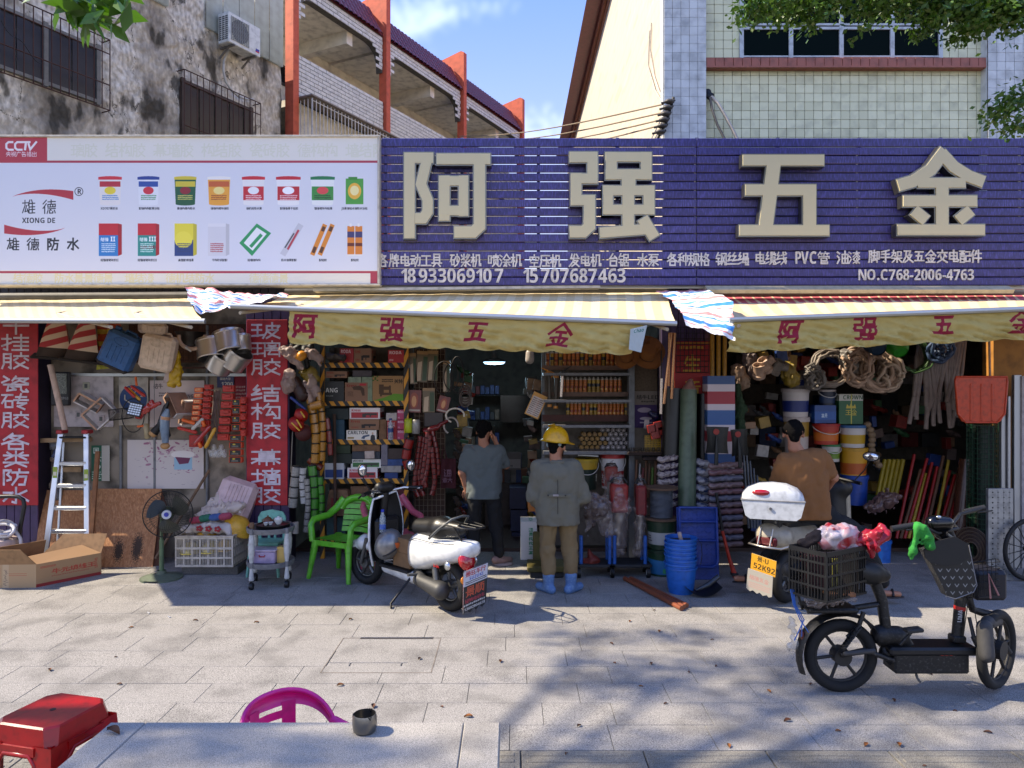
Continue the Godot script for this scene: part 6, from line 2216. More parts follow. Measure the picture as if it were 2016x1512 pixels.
	part(wb,"label",mb().cyl(V(0,.09,0),V(0,.14,0),.0347,-1,16,false),M("label_blue",Color(.14,.26,.5),.5))
	part(wb,"cap",mb().cyl(V(0,.235,0),V(0,.258,0),.017),PL("cap_blue","16277a"))
	# ---- strings of spools left of the rack, and helmets, gloves, bags hung with them
	var gy:=M("twine_gold",Color(.62,.42,.06),.4,0.,{"cc": .5,"grime": 6.})
	var gs:=M("twine_silver",Color(.56,.55,.53),.35,.2,{"grime": 6.})
	var gg:=M("twine_green",Color(.18,.46,.08),.35,0.,{"cc": .5,"grime": 6.})
	var gr:=M("twine_red",Color(.42,.07,.06),.35,0.,{"cc": .4,"grime": 6.})
	var gl:="strings of wrapped twine spools"
	spools("thicker string of gold twine spools beside the rack",[[609,776],[616,812],[622,850],[622,880],[620,912]],8.5,7,8.5,gy,gl)
	spools("thinner string of gold twine spools right against the rack post",[[626,772],[632,800],[636,840],[635,880],[634,908]],8.52,7,6.5,gy,gl)
	solo("loose_gold_spool",mb().cyl(P(613,801,8.42),P(634,795,8.42),.05,-1,16),gy,"gold twine spool tied crosswise over the gold strings","spool")
	spools("widest string of silver spools beside the red banner",[[584,918],[580,955],[576,1000]],8.5,4,9,gs,gl)
	spools("string of white spools between two silver strings",[[597,920],[595,950],[599,992]],8.48,5,6.5,M("twine_white",Color(.68,.67,.65),.5,0.,{"grime": 6.}),gl)
	spools("longest thin string of silver spools reaching lowest",[[604,942],[607,990],[602,1048]],8.46,8,5.5,gs,gl)
	spools("thicker string of bright green twine spools",[[614,916],[620,965],[620,1024]],8.5,5,8.5,gg,gl)
	spools("thinner string of bright green twine spools",[[630,938],[634,980],[633,1024]],8.5,5,6,gg,gl)
	spools("short string of red twine spools beside the green carton",[[643,822],[648,855],[651,897]],8.55,3,5.5,gr,gl)
	spools("short string of orange twine spools behind the gold ones",[[608,905],[622,915],[634,922]],8.56,3,7,M("twine_orange",Color(.42,.16,.06),.4,0.,{"grime": 6.}),gl)
	solo("chain",mb().cyl(P(576,850,8.5),P(573,930,8.5),.008,-1,5),ME("chain_steel","6a6866"),"thin steel chain hung beside the red banner","chain")
	var film:=M("net_bag",Color(.60,.52,.49),.5,0.,{"alpha": .72,"grime": 0})
	BL("net_bag","pinkish net bag hung highest over the red banner's edge","bag",[[560,690,575,700,12,14],[575,700,592,722,12,8]],8.42,film,"net bags beside the red banner",.03)
	BL("net_bag","pinkish net bag with an orange band hung lower over the red banner","bag",[[570,735,568,758,12,15],[568,758,566,768,14,8]],8.42,film,"net bags beside the red banner",.02)
	BL("net_bag","pinkish net bag spread to the right below the valance","bag",[[606,694,626,704,12,10],[626,704,630,720,8,3]],8.46,film,"net bags beside the red banner",.03)
	BL("dark_gloves","bunch of dark rubber gloves hung high at the valance","gloves",[[560,686,585,690,9,12],[585,690,612,684,12,10],[600,690,606,720,10,6]],8.5,M("rubber_dark",Color(.06,.055,.055),.6),"",.03)
	BL("orange_glove","orange rubber cuff among the dark gloves","glove",[[580,704,594,700,5,9],[594,700,590,710,8,3]],8.4,PL("cuff_orange","c9841c"),"",.01)
	BL("brown_boot","brown rubber boot shank hung behind the net bag","boot",[[580,750,596,778,12,14]],8.48,M("boot_brown",Color(.17,.07,.055),.5),"",.01)
	BL("yellow_hose","yellow plastic coil hung in clear film beside the rack","coil",[[600,735,615,750,12,12],[612,728,622,742,10,8]],8.54,M("coil_yellow",Color(.48,.40,.12),.4),"",.03)
	BL("film_skirt","trailing clear film above the gold spools","film",[[600,755,612,785,8,12],[612,740,622,770,8,9]],8.5,film,"",.03)
	BL("red_balls","red and yellow ball hung below the blue strap","ball",[[592,816,594,818,13,13]],8.42,M("ball_red",Color(.58,.05,.03),.45),"red balls beside the gold spools",.008)
	BL("red_balls","lower red and yellow ball overlapping the maroon basketball","ball",[[582,834,584,836,15,15]],8.4,M("ball_red",CW),"red balls beside the gold spools",.008)
	for q in [[592,810,600,822],[584,826,594,842],[574,832,590,848]]:
		CY("ball_band","yellow band round a red ball beside the gold spools","band",q[0],q[1],q[2],q[3],8.32,8.32,1.6,PL("band_yellow","c9a030"),"yellow bands on the red balls")
	solo("basketball",mb().ell(P(598,852,8.5),V(.1,.1,.1),18,12),M("ball_maroon",Color(.27,.08,.075),.7),"maroon rubber basketball hung in the corner","ball")
	CY("blue_strap","blue plastic strap slanting above the red balls","strap",572,782,602,806,8.45,8.45,3,PL("strap_blue","12307a"))
	CY("white_roll","white paper roll hung low behind the tea trolley","roll",582,1050,582,1028,8.4,8.4,6,M("roll_white",Color(.66,.63,.58),.8))
	solo("wooden_pole",mb().cyl(P(661,1090,8.55),P(658,815,8.68),.02,-1,8),M("pole_dark",Color(.25,.17,.12),.8),"dark wooden tool pole standing before the rack","pole")
	# ---- wire grid panel with blister packs and red spool strings
	var gd:=thing("grid_panel","white wire grid panel hung with blister packs","grid",P(846,1045,8.85))
	var gm:=mb()
	for i in 8:
		gm.cyl(P(817+i*8.4,687,8.85),P(817+i*8.4,1045,8.85),.0035,-1,4)
	for i in 33:
		gm.cyl(P(817,687+i*11,8.845),P(876,687+i*11,8.845),.003,-1,4)
	wpart(gd,"wires",gm,M("grid_white",Color(.5,.44,.36),.5))
	wpart(gd,"backing",mb().box(P(846,866,8.9),V(L(62,8.9),L(360,8.9),.01)),M("board_tan",Color(.26,.18,.13),.9))
	var bp:=pic(44,90,1.2,"5f4f34")
	bp.rect(0,0,44,10,H("8a6a40"))
	bp.rect(26,16,16,70,H("1f3a12"))
	bp.poly(W([Q(6,34),Q(22,30),Q(20,86),Q(3,88)]),H("b09a80"))
	var pm:=print_mat("blister",bp,.3)
	var p2:=pic(40,56,1.2,"6a2a28")
	p2.oval(20,26,12,20,H("8a3a20"))
	p2.oval(20,28,7,14,H("c08a5a"))
	p2.rect(4,48,34,5,H("a0948a"))
	var pr:=print_mat("blister_red",p2,.3)
	for q in [[806,695,820,756,pm,.05,"green carded tool at the far left of the grid"],[819,691,842,752,pm,-.06,"carded cable clamp highest left on the grid"],[842,690,862,750,pm,-.03,"carded cable clamp highest right on the grid"],[872,710,886,772,pm,0.,"carded clamp inside the looped cable"],[832,764,856,812,pm,0.,"orange headed carded tool in the grid's middle"],[801,768,829,812,pr,-.04,"red carded padlock at the left edge of the grid"],[862,780,884,812,pr,-.25,"orange printed packet hung tilted"],[835,812,872,840,M("pack_brown",Color(.16,.1,.1),.3),0.,"dark clear-fronted bag over the red spools"]]:
		BX("blister_pack",q[6],"pack",q[0],q[1],q[2],q[3],8.78,.04,q[4],"packs hung on the wire grid",q[5])
	for q in [[804,838,PL("twine_neon","a8b414",.4),"neon yellow"],[819,840,gs,"silver"]]:
		solo("big_spool",mb().lathe([Q(0,-.085),Q(.04,-.085),Q(.05,-.07),Q(.05,.07),Q(.04,.085),Q(0,.085)],18),q[2],"%s twine spool hung by the rack's right post" % q[3],"spool","",P(q[0],q[1],8.7))
	var rs:=M("twine_scarlet",Color(.52,.05,.03),.4,0.,{"grime": 6.})
	spools("string of plain scarlet spools over the hazard post",[[807,864],[800,890],[799,905],[806,924]],8.6,3,9,rs,gl)
	var gb:="bunch of red twine strings"
	for q in [[[828,858],[822,900],[818,940],[816,962],[824,978],11,"first"],[[836,860],[830,900],[825,940],[830,968],[834,976],11,"second"],[[842,850],[838,890],[833,925],[831,945],[833,955],9,"third"],[[846,856],[845,890],[841,925],[836,948],[838,960],9,"fourth"],[[850,848],[857,875],[861,900],[863,920],[862,936],8,"fifth"],[[850,880],[853,910],[856,940],[855,960],[850,975],9,"sixth"]]:
		spools("%s string of red wrapped spools counted from the hazard post" % q[6],q.slice(0,5),8.66+.02*(q[5] % 3),q[5],5.2,gr,gb)
	BL("red_film","red plastic film tied over the red spool strings","film",[[836,848,858,842,6,6],[858,842,878,830,5,5]],8.7,M("film_red",Color(.4,.05,.05),.3),"",.015)
	var hb:=thing("handled_bag","maroon cloth carrier bag with pale print hung at the door","bag",P(884,960,8.72))
	wpart(hb,"bag",mb().sheet(10,10,func(s: float,t: float) -> Vector3: return P(868+s*30,903+t*58,8.72)+V(0,0,.02*sin(s*7.+t*2.))),M("cloth_maroon",Color(.24,.05,.09),.9))
	wpart(hb,"handles",mb().tube([P(868,905,8.72),P(874,878,8.72),P(880,905,8.71)],.008,6),M("cloth_maroon",CW))
	var hp:=mb()
	letters(hp,"通",P(874,938,8.68),X3,Y3,L(15,8.7))
	letters(hp,"意大",P(871,950,8.68),X3,Y3,L(10,8.7))
	wpart(hb,"print",hp,M("print_dim",Color(.45,.32,.38),.8))
	for k in 3:
		var lp:=[]
		for i in 24:
			lp.append(P([873,888,900][k]+cos(TAU*i/24)*[18,14,13][k],[744,742,738][k]+sin(TAU*i/24)*[32,26,36][k],8.68))
		solo("hung_cable_loop",mb().tube(lp,.007,5,true),M("cable_brown",Color(.1,.06,.05),.6),"dark cable hung in a loop beside the doorway","cable","cable loops beside the doorway")
	for k in 4:
		var lp:=[]
		for i in 20:
			lp.append(P(916+cos(TAU*i/20)*11,772+k*5+sin(TAU*i/20)*14,8.8-k*.01))
		solo("cup_coil",mb().tube(lp,.012,6,true),M("coil_grey",Color(.3,.26,.24),.7),"grey ring of conduit coil hung beside the doorway","coil","conduit rings beside the doorway")
	for q in [[896,818,18,14,"c8bfb0","white clamp ring hung beside the doorway"],[888,838,14,16,"9a9088","tangle of shiny chain hung beside the doorway"]]:
		var lp:=[]
		for i in 18:
			lp.append(P(q[0]+cos(TAU*i/24+2.)*q[2],q[1]+sin(TAU*i/24+2.)*q[3],8.7))
		solo("clamp_ring",mb().tube(lp,.012,6),PL("clamp_%s" % q[4],q[4]),q[5],"clamp")
	for i in 9:
		BL("rope_coil","brown rope coil stacked up the doorway's left jamb","rope",[[898+(i % 2)*3,850+i*22,904,860+i*22,8,8]],8.9,M("rope_brown",Color(.2,.15,.11),.9),"rope coils on the doorway's jamb",.03,16.,.02)
	# ---- inside: counter, screen, shelves of tins
	BX("counter","dark shop counter inside the doorway","counter",955,950,1075,1090,10.6,.6,M("counter",Color(.35,.3,.28),.5))
	fill(30,893,932,700,1080,9.1,10.4,"packet or tool pile on the doorway's left side","stock beside the doorway")
	fill(26,1028,1066,730,1080,9.3,10.4,"packet or tool pile on the doorway's right side","stock beside the doorway")
	BX("wall_screen","dark flat screen on the shop's rear wall","screen",985,778,1060,832,12.8,.06,M("screen",Color(.03,.045,.05),.15,0.,{"grime": 0}))
	for r in 4:
		var o:=BX("rear_shelf","steel shelf on the dim rear wall, number %s up" % ["one","two","three","four"][r],"shelf",925,926-r*50,985,929-r*50,12.6,.4,M("shelf_dim",Color(.2,.2,.21),.5))
		for i in 6:
			BX("dim_tin","small dim tin or packet on the rear wall's shelves","tin",927+i*9.5,926-r*50-rr(12,26),935+i*9.5,926-r*50,12.5,.12,M("dim_%d" % rng.randi_range(0,4),[Color(.55,.47,.4),Color(.2,.3,.55),Color(.6,.58,.55),Color(.5,.15,.15),Color(.3,.3,.32)][rng.randi_range(0,4)],.5),"dim goods on the rear wall")
	for i in 10:
		BX("counter_goods","small packet piled on the shop counter","packet",960+i*11,950-rr(18,70),972+i*11,950,10.5-rr(0,.2),.2,M("pale_%d" % (i % 4),[Color(.5,.48,.46),Color(.15,.25,.45),Color(.45,.25,.12),Color(.22,.22,.24)][i % 4],.5),"goods piled on the counter")
	for i in 3:
		BX("blue_drum","dark blue printed drum below the counter","drum",1003+i*2,960+i*44,1036+i*2,1002+i*44,9.8,.3,M("drum_blue",Color(.1,.12,.26),.5),"blue drums below the counter")
	var gt:=pic(60,150,1.,"b7b4ae")
	for i in 6:
		gt.text("通效堵漏王高"[i],30,40+i*18,16,H("1f6a40"))
	BX("white_carton","white carton with green characters beside the man in the jacket","carton",1025,1027,1057,1102,8.25,.3,print_mat("green_carton",gt,.6))
	# ---- glue rack
	D=8.85
	var gk:=thing("glue_rack","steel rack of sealant with wooden retaining rails","rack",P(1152,1098,D))
	for u in [1069.,1238.]:
		wpart(gk,"post",mb().box(P(u,890,D),V(.035,L(410,D),.04)),M("post_grey",CW))
	for q in [[719,0],[771,0],[818,1]]:
		wpart(gk,"rail",mb().box(P(1154,q[0]+5,D-.03),V(L(172,D),L(9+q[1]*4,D),.02)),M("rail_%d" % q[1],Color(.42,.32,.27) if q[1]==0 else Color(.26,.11,.06),.7))
		wpart(gk,"shelf",mb().box(P(1154,q[0]+18+q[1]*2,D-.16),V(L(168,D),L(5,D),.3)),M("shelf_steel",Color(.42,.42,.43),.5,.3))
	wpart(gk,"shelf",mb().box(P(1154,889,D-.16),V(L(168,D),L(6,D),.34)),M("shelf_steel",CW))
	wpart(gk,"back_panel",mb().box(P(1154,880,D+.32),V(L(180,D),L(400,D),.02)),M("rack_back",CW))
	var gp:=pic(64,96,1.,"b8661a")
	for i in 5:
		gp.rect(0,12+i*18,64,2,H("7a3a10"))
	gp.rect(8,24,20,22,H("1a1c30"))
	gp.rect(34,50,22,14,H("7a2010"))
	gp.rect(10,66,30,12,H("d8b060"))
	var g2:=pic(64,96,1.,"b08a1e")
	g2.rect(0,30,64,24,H("1a1c30"))
	g2.fine(4,62,56,26,4,H("5a3a10"))
	var cart:=[]
	for k in 2:
		var o:=thing("sealant_cartridge","","cartridge")
		part(o,"tube",mb().lathe([Q(.0225,0),Q(.0225,.155)],14,Transform3D(BY(.5+k),O3)),print_mat("cartridge_%d" % k,gp if k==0 else g2,.4))
		part(o,"cap",mb().lathe([Q(.0235,.15),Q(.0235,.165),Q(.01,.17),Q(.009,.185),Q(0,.185)],12),PL("cap_white","b4aca2"))
		part(o,"base",mb().lathe([Q(0,-.015),Q(.0235,-.015),Q(.0235,.003)],12),PL("cap_white","b4aca2"))
		cart.append(o)
	var first:=[true,true]
	for r in [[1078,1222,18,718,"top"],[1109,1220,14,770,"second"],[1118,1233,16,817,"third"]]:
		for i in r[2]:
			var k:=0 if rng.randf()<.75 else 1
			var lb:="%s sealant cartridge standing on the rack's %s shelf" % [["orange","yellow banded"][k],r[4]]
			var at:=P(lerpf(r[0],r[1],float(i)/(r[2]-1)),r[3]+2,D+.06+rr(0,.02))
			var o: Node3D=cart[k] if first[k] else copy(cart[k],at,lb,rr(-.6,.6))
			first[k]=false
			o.position=at
			tag(o,lb,"cartridge","sealant cartridges standing on the rack")
	for r in 5:
		for i in 9:
			var u:=1145+i*10.4+(r % 2)*5.2
			if u>1236 or (r>3 and i<4):
				continue
			var wt:=i>3+(r % 2) or r>3
			var c:=P(u,881-r*8.6,D-.04)
			var o:=solo("lying_tube",mb().cyl(O3,V(0,0,-.2),.026,-1,12).cyl(O3,V(0,0,.008),.016,.012,10),M("tube_gold",Color(.5,.36,.08),.4) if not wt else M("tube_white",Color(.68,.64,.63),.4),"%s sealant tube lying end-on in the pile on the bottom shelf" % ("gold" if not wt else "white"),"tube","sealant tubes lying end-on",c)
			if wt:
				part(o,"dark_mark",mb().cyl(V(0,0,.0005),V(0,0,.003),.022,-1,8),M("spool_black",CW))
	for q in [[1081,736,1082,805,"c07a1c","olive sealant gun hung left on the rack"],[1095,742,1094,808,"c07a1c","olive sealant gun hung in the middle"],[1107,736,1105,790,"1a1a1a","bright steel sealant gun hung right on the rack"]]:
		var s:=thing("sealant_gun",q[5],"sealant gun",P(q[0],q[3],D-.12))
		wpart(s,"barrel",mb().cyl(P(q[0],q[1],D-.12),P(q[2],q[3]-8,D-.12),.022,-1,12),ME("gun_steel","b8a89c",.25) if q[4]=="1a1a1a" else M("gun_olive",Color(.2,.15,.07),.4))
		wpart(s,"collar",mb().cyl(P(q[0],q[1]-4,D-.12),P(q[0],q[1]+2,D-.12),.03,-1,12).cyl(P(q[2],q[3]-9,D-.12),P(q[2],q[3]-4,D-.12),.027,-1,12),PL("gun_%s" % q[4],q[4]))
		wpart(s,"trigger",mb().tube([P(q[0]-2,q[1]-6,D-.12),P(q[0]-14,q[1]+4,D-.12)],[.012,.006],6).tube([P(q[0]-2,q[1]-6,D-.12),P(q[0]-16,q[1]-12,D-.12)],[.012,.006],6) if q[4]!="1a1a1a" else mb().tube([P(q[0],q[1]-4,D-.12),P(q[0]+18,q[1]-16,D-.12)],[.014,.006],6).tube([P(q[0],q[1]-4,D-.12),P(q[0]+15,q[1]+6,D-.12)],[.014,.005],6),PL("gun_%s" % q[4],q[4]))
	var cp:=pic(80,110,1.2,"b8863c")
	cp.rect(6,18,68,86,H("b9aeaa"))
	for i in 8:
		for j in 9:
			cp.oval(13+i*8,26+j*9,2.6,2.6,H(["3a2a28","5a4a48","7a3a2a","2a2a2e","8a7a70"][(i*3+j*5) % 5]))
	BX("colour_card","orange framed card of round colour samples hung tilted at the doorway","colour card",1041,774,1070,822,D-.1,.006,print_mat("colour_card",cp,.5),"",-.42)
	BX("sample_card","dim card of samples standing on the counter","colour card",1000,890,1026,925,10.1,.01,print_mat("sample_dim",print_box("55504c","8a8480","","2a2a2a",false,40,60),.6))
	BL("white_dome","white plastic jug hung under the valance at the doorway","jug",[[1043,695,1043,708,8,9]],8.6,PL("jug_white","a39a94"),"",0.)
	var gb2:=pic(120,80,1.,"15251a")
	gb2.rect(0,0,120,20,H("a8861c"))
	gb2.text("彩漆",20,56,22,H("c8c8b0"))
	gb2.rect(30,60,50,5,H("b06a2a"))
	PAIL("dark green pail with a yellow band below the glue rack",1154,902,962,8.7,46,print_mat("pail_green",gb2,.4),PL("lid_yellow","a88a1c"))
	var wr:=pic(120,80,1.,"b9b4b0")
	wr.rect(0,34,120,40,H("8e1c1c"))
	wr.text("防水涂料",10,66,24,H("c8c0bc"))
	PAIL("white pail with a red lid and band below the glue rack",1206,892,960,8.72,48,print_mat("pail_red",wr,.4),PL("lid_red","9c1e1c"))
	CY("spanner","long steel spanner lying across the pails","spanner",1138,896,1178,898,8.6,8.6,2.4,ME("spanner","b9bab8",.3))
	# ---- straw hats, copper tubes, brushes, posters on the pier
	var straw:=M("straw",Color(.52,.31,.09),.85,0.,{"grime": 8.,"tri": noise_tex("weave",256,.12,[[0.,.55],[.5,.9],[1.,1.]],FastNoiseLite.TYPE_CELLULAR,2)})
	for q in [[1235,704,.8,.75,"straw hat hung on its side at the end of the valance"],[1272,700,-.35,1.,"straw hat with its brim to the street hung in front"],[1282,686,-.5,.9,"straw hat tucked behind the front one"]]:
		var h:=thing("straw_hat",q[4],"hat",P(q[0],q[1],8.3+(.1 if q[2]<-.4 else 0.)),"straw hats hung at the valance")
		h.basis=BZ(q[2])*BR(.9)
		h.scale=Vector3.ONE*q[3]
		part(h,"brim",mb().lathe([Q(.1,0.),Q(.17,-.015),Q(.2,.005),Q(.17,-.008),Q(.1,.008)],26),straw)
		part(h,"crown",mb().lathe([Q(.1,0.),Q(.098,.08),Q(.08,.12),Q(0.,.128)],24),straw)
		part(h,"ribbon",mb().cyl(V(0,.01,0),V(0,.022,0),.102,-1,24,false),M("ribbon",Color(.2,.1,.03),.7))
	for q in [[1322,655,1307,795,"first"],[1328,655,1322,785,"second"],[1318,655,1316,760,"third"]]:
		CY("copper_tube","%s of three shiny copper coloured tubes hung from the awning arm" % q[4],"tube",q[0],q[1],q[2],q[3],7.7,7.75,3.,ME("copper_tube","c8946c",.25),"copper tubes hung from the awning arm")
	CY("steel_pump","thin steel pump rod hung beside the copper tubes","pump",1302,745,1301,815,8.2,8.2,3.2,ME("gun_steel","b8a89c"))
	CY("pump_rod","black pump rod above the steel barrel","rod",1302,690,1302,745,8.2,8.2,1.2,M("cable_black",CW))
	BX("mesh_sack","coarse grey mesh sheet pinned on the pier","mesh",1249,700,1294,770,8.77,.01,M("sacking",Color(.33,.28,.22),.95,0.,{"grime": 5.}))
	var lp:=pic(60,44,1.2,"6a625a")
	lp.text("公牛LED",6,26,14,H("28241f"))
	lp.fine(18,30,36,8,1,H("3a342c"))
	BX("lamp_poster","grey poster with black characters on the pier","poster",1249,770,1294,797,8.77,.006,print_mat("lamp_poster",lp,.8))
	var vp:=pic(60,70,1.2,"33204e")
	vp.oval(26,16,18,8,H("8a7f8a"))
	vp.oval(30,42,16,5,H("9a8f98"))
	vp.rect(14,52,32,4,H("9a8f98"))
	BX("violet_poster","violet poster with lamp pictures on the pier","poster",1249,797,1294,842,8.77,.006,print_mat("violet",vp,.8))
	BL("blue_film","crumpled dark blue film over the violet poster","film",[[1284,815,1292,820,8,9]],8.6,M("film_blue",Color(.04,.06,.22),.4))
	BX("price_tag","small white price tag before the violet poster","tag",1268,826,1278,844,8.6,.006,M("tag_white",Color(.6,.57,.56),.7),"",-.1)
	for q in [[1275,836,1292,852],[1288,830,1304,848],[1282,848,1300,864],[1296,840,1312,856]]:
		BX("red_packet","small scarlet packet in the clump under the violet poster","packet",q[0],q[1],q[2],q[3],8.5,.06,PL("packet_red","8a1c10"),"scarlet packets under the violet poster",.2)
	var yb:=thing("yellow_grating","yellow plastic lattice mat standing on the pier","mat",P(1287,905,8.6))
	var ym:=mb()
	for i in 13:
		ym.box(P(1270+i*3,882,8.6),V(.006,L(48,8.6),.012))
	for i in 15:
		ym.box(P(1288,858+i*3.4,8.6)+V(0,0,.001),V(L(38,8.6),.006,.012))
	wpart(yb,"lattice",ym,PL("lattice_yellow","b08a10"))
	for q in [[1236,890,1306,885,"long floor broom head resting over the tool handles"],[1264,900,1304,900,"shorter floor broom head under the long one"]]:
		var b:=thing("floor_broom",q[4],"broom",P(q[0],q[1],8.5),"floor brooms beside the glue rack")
		wpart(b,"block",mb().rbox(P((q[0]+q[2])*.5,q[1]+3,8.5),V(L(q[2]-q[0],8.5),.04,.08),.008),M("broom_brown",Color(.17,.11,.08),.8))
		var br:=mb()
		for i in 60:
			var x:=lerpf(q[0],q[2],i/59.)
			br.tube([P(x,q[1],8.5+.03*sin(i)),P(x+rr(-1,1),q[1]-9,8.5+.04*sin(i))],.003,3)
		wpart(b,"bristles",br,M("bristle_dark",Color(.08,.06,.05),.9))
	for i in 9:
		CY("shafted_tool","wooden or painted tool handle standing behind the cable reel","handle",1250+i*6.5,980,1254+i*6.2,905+(i % 3)*8,8.55,8.6,2.6,[M("handle_wood",Color(.36,.24,.15),.7),M("handle_red",Color(.36,.06,.05),.5),M("handle_steel",Color(.42,.42,.42),.35,.7),M("handle_lime",Color(.3,.42,.08),.5)][[0,2,1,0,0,3,0,2,3][i]],"tool handles behind the cable reel")
	# ---- wrapped breakers on trolleys
	var wrap:=M("clear_wrap",Color(.62,.56,.54),.18,0.,{"alpha": .2,"grime": 0})
	for q in [[1218,938,1078,20,"8a2420","large red breaker in clear wrap on the wheeled trolley"],[1261,940,1088,12,"6e1a1c","narrow red breaker in clear wrap beside the cable reel"],[1203,910,985,14,"7a3028","reddish machine in clear wrap standing behind the large breaker"]]:
		var w:=thing("wrapped_breaker",q[5],"breaker",P(q[0],q[2],8.),"wrapped breakers on trolleys")
		var dd:=8. if q[3]!=14 else 8.2
		wpart(w,"motor_housing",mb().rbox(P(q[0],lerpf(q[1],q[2],.3),dd),V(L(q[3]*1.7,dd),L((q[2]-q[1])*.4,dd),.15),.02),PL("breaker_%s" % q[4],q[4],.5))
		wpart(w,"handle",mb().tube([P(q[0]-q[3]*.8,q[1]+12,dd),P(q[0]-q[3]*.5,q[1]+4,dd),P(q[0]+q[3]*.5,q[1]+4,dd),P(q[0]+q[3]*.8,q[1]+12,dd)],.018,8),M("rubber_dark",CW))
		wpart(w,"barrel",mb().cyl(P(q[0],lerpf(q[1],q[2],.5),dd),P(q[0]-2,lerpf(q[1],q[2],.95),dd),L(q[3]*.6,dd),L(q[3]*.4,dd),12),ME("breaker_steel","8a8782",.4))
		wpart(w,"plastic_wrap",blob(mb(),[[P(q[0],q[1],dd),P(q[0],lerpf(q[1],q[2],.4),dd),L(q[3]*.5,dd),L(q[3]*1.2,dd)],[P(q[0],lerpf(q[1],q[2],.4),dd),P(q[0]-3,q[2],dd),L(q[3]*1.15,dd),L(q[3]*1.,dd)]],.04,.02,.035,9.),wrap)
	BL("wrapped_motor","small machine in shiny clear wrap beside the man in the jacket","machine",[[1158,985,1178,1000,14,20],[1158,1010,1170,1035,10,5]],7.95,M("motor_brown",Color(.22,.15,.13),.5))
	BL("motor_wrap","shiny clear wrap knotted round the small machine","film",[[1156,982,1180,1000,19,26],[1180,1000,1196,1045,20,16],[1165,1010,1155,1050,16,4]],7.93,wrap,"",.04)
	BL("orange_sack","crumpled orange sack on the low trolley","sack",[[1152,1108,1172,1104,9,10],[1160,1085,1165,1100,6,10]],7.95,M("sack_orange",Color(.42,.12,.06),.6))
	for q in [[1172,1120,78,"dark wheeled trolley under the orange sack"],[1240,1110,84,"dark wheeled trolley under the large red breaker"]]:
		var t:=thing("tool_trolley",q[3],"trolley",P(q[0],q[1]+14,7.9)*V(1,0,1),"wheeled tool trolleys")
		var y:=.13
		var w:=L(q[2],7.9)
		part(t,"deck",mb().rbox(V(0,y,-.12),V(w,.03,.34),.006),M("trolley_dark",Color(.13,.14,.15),.6))
		for s in [[-1,1],[1,1],[1,-1]]:
			part(t,"castor",mb().cyl(V(s[0]*w*.42-.018,.055,-.1+s[1]*.12),V(s[0]*w*.42+.018,.055,-.1+s[1]*.12),.055,-1,18).cyl(V(s[0]*w*.42,.055,-.1+s[1]*.12),V(s[0]*w*.42,y,-.1+s[1]*.12),.014),M("castor_black",CW))
			part(t,"hub",mb().cyl(V(s[0]*w*.42-.021,.055,-.1+s[1]*.12),V(s[0]*w*.42+.021,.055,-.1+s[1]*.12),.025,-1,12),PL("hub_grey","a8a8a4"))
			part(t,"blue_upright",mb().cyl(V(s[0]*w*.36,y,-.1+s[1]*.1),V(s[0]*w*.36,y+.32,-.1+s[1]*.1),.02),PL("tube_blue","1d55a0"))
	var sc:=thing("platform_scale","olive platform scale on the ground beside the rubber boots","scale",P(1075,1130,8.)*V(1,0,1))
	var ol:=M("scale_olive",Color(.32,.29,.1),.6)
	part(sc,"platform",mb().rbox(V(0,.1,0),V(.42,.06,.36),.01),ol)
	part(sc,"base",mb().rbox(V(0,.035,0),V(.36,.06,.3),.006),M("trolley_dark",CW))
	part(sc,"column",mb().rbox(V(-.08,.28,-.17),V(.12,.32,.05),.01),ol)
	BX("order_tablet","orange framed tablet by the jacketed man's elbow","tablet",1039,983,1060,1007,7.6,.02,PL("frame_orange","a8641c"),"",.1)
	# ---- cable reel on tins
	var re:=thing("cable_reel","wooden reel wound with grey wire standing on green tins","reel",P(1302,1022,8.))
	var rr0:=L(32,8.)
	var hh:=L(60,8.)
	for y in [0.,hh]:
		part(re,"flange",mb().cyl(V(0,y,0),V(0,y+.022,0),rr0,-1,28),M("reel_wood",Color(.36,.27,.2),.85))
	part(re,"core",mb().cyl(V(0,.02,0),V(0,hh,0),rr0*.62,-1,20),M("reel_core",Color(.2,.21,.23),.6))
	var wi:=mb()
	for i in 24:
		wi.tube(wi.ring(V(0,.032+i*(hh-.04)/23.,0),V(rr0*.66,.004*sin(i),0),V(0,.004,rr0*.66),20),.0068,5,true)
	part(re,"wire_turns",wi,M("wire_grey",Color(.3,.32,.35),.5))
	var t1:=pic(120,70,1.,"16301e")
	t1.rect(0,22,120,34,H("9a9a96"))
	t1.rect(40,26,2,26,H("16301e"))
	t1.fine(70,30,34,20,3,H("3a3a3c"))
	var t2:=pic(120,70,1.,"1a3a22")
	t2.poly(W([Q(0,20),Q(60,12),Q(120,20),Q(120,60),Q(0,60)]),H("2a6a9a"))
	t2.oval(40,50,50,10,H("3a8a5a"))
	PAIL("green and white tin directly under the cable reel",1302,1022,1078,8.05,58,print_mat("tin_white",t1,.4),PL("tin_green","16301e"),false)
	PAIL("green and blue tin at the bottom under the cable reel",1302,1078,1132,8.05,58,print_mat("tin_blue",t2,.4),PL("tin_green","16301e"),false)
	# ---- rolls, sacks, tarps, shovels leaning on the pier
	BX("lucky_poster","red poster with gold characters behind the wire mesh","poster",1328,672,1398,790,8.5,.008,print_mat("lucky",lucky(),.6))
	var wm:=thing("wire_mesh_sheet","dark wire mesh sheet hung before the red poster","mesh",P(1364,733,8.44))
	var mm:=mb()
	for i in 9:
		mm.cyl(P(1332+i*8,640,8.44),P(1331+i*8,733,8.44),.004,-1,4)
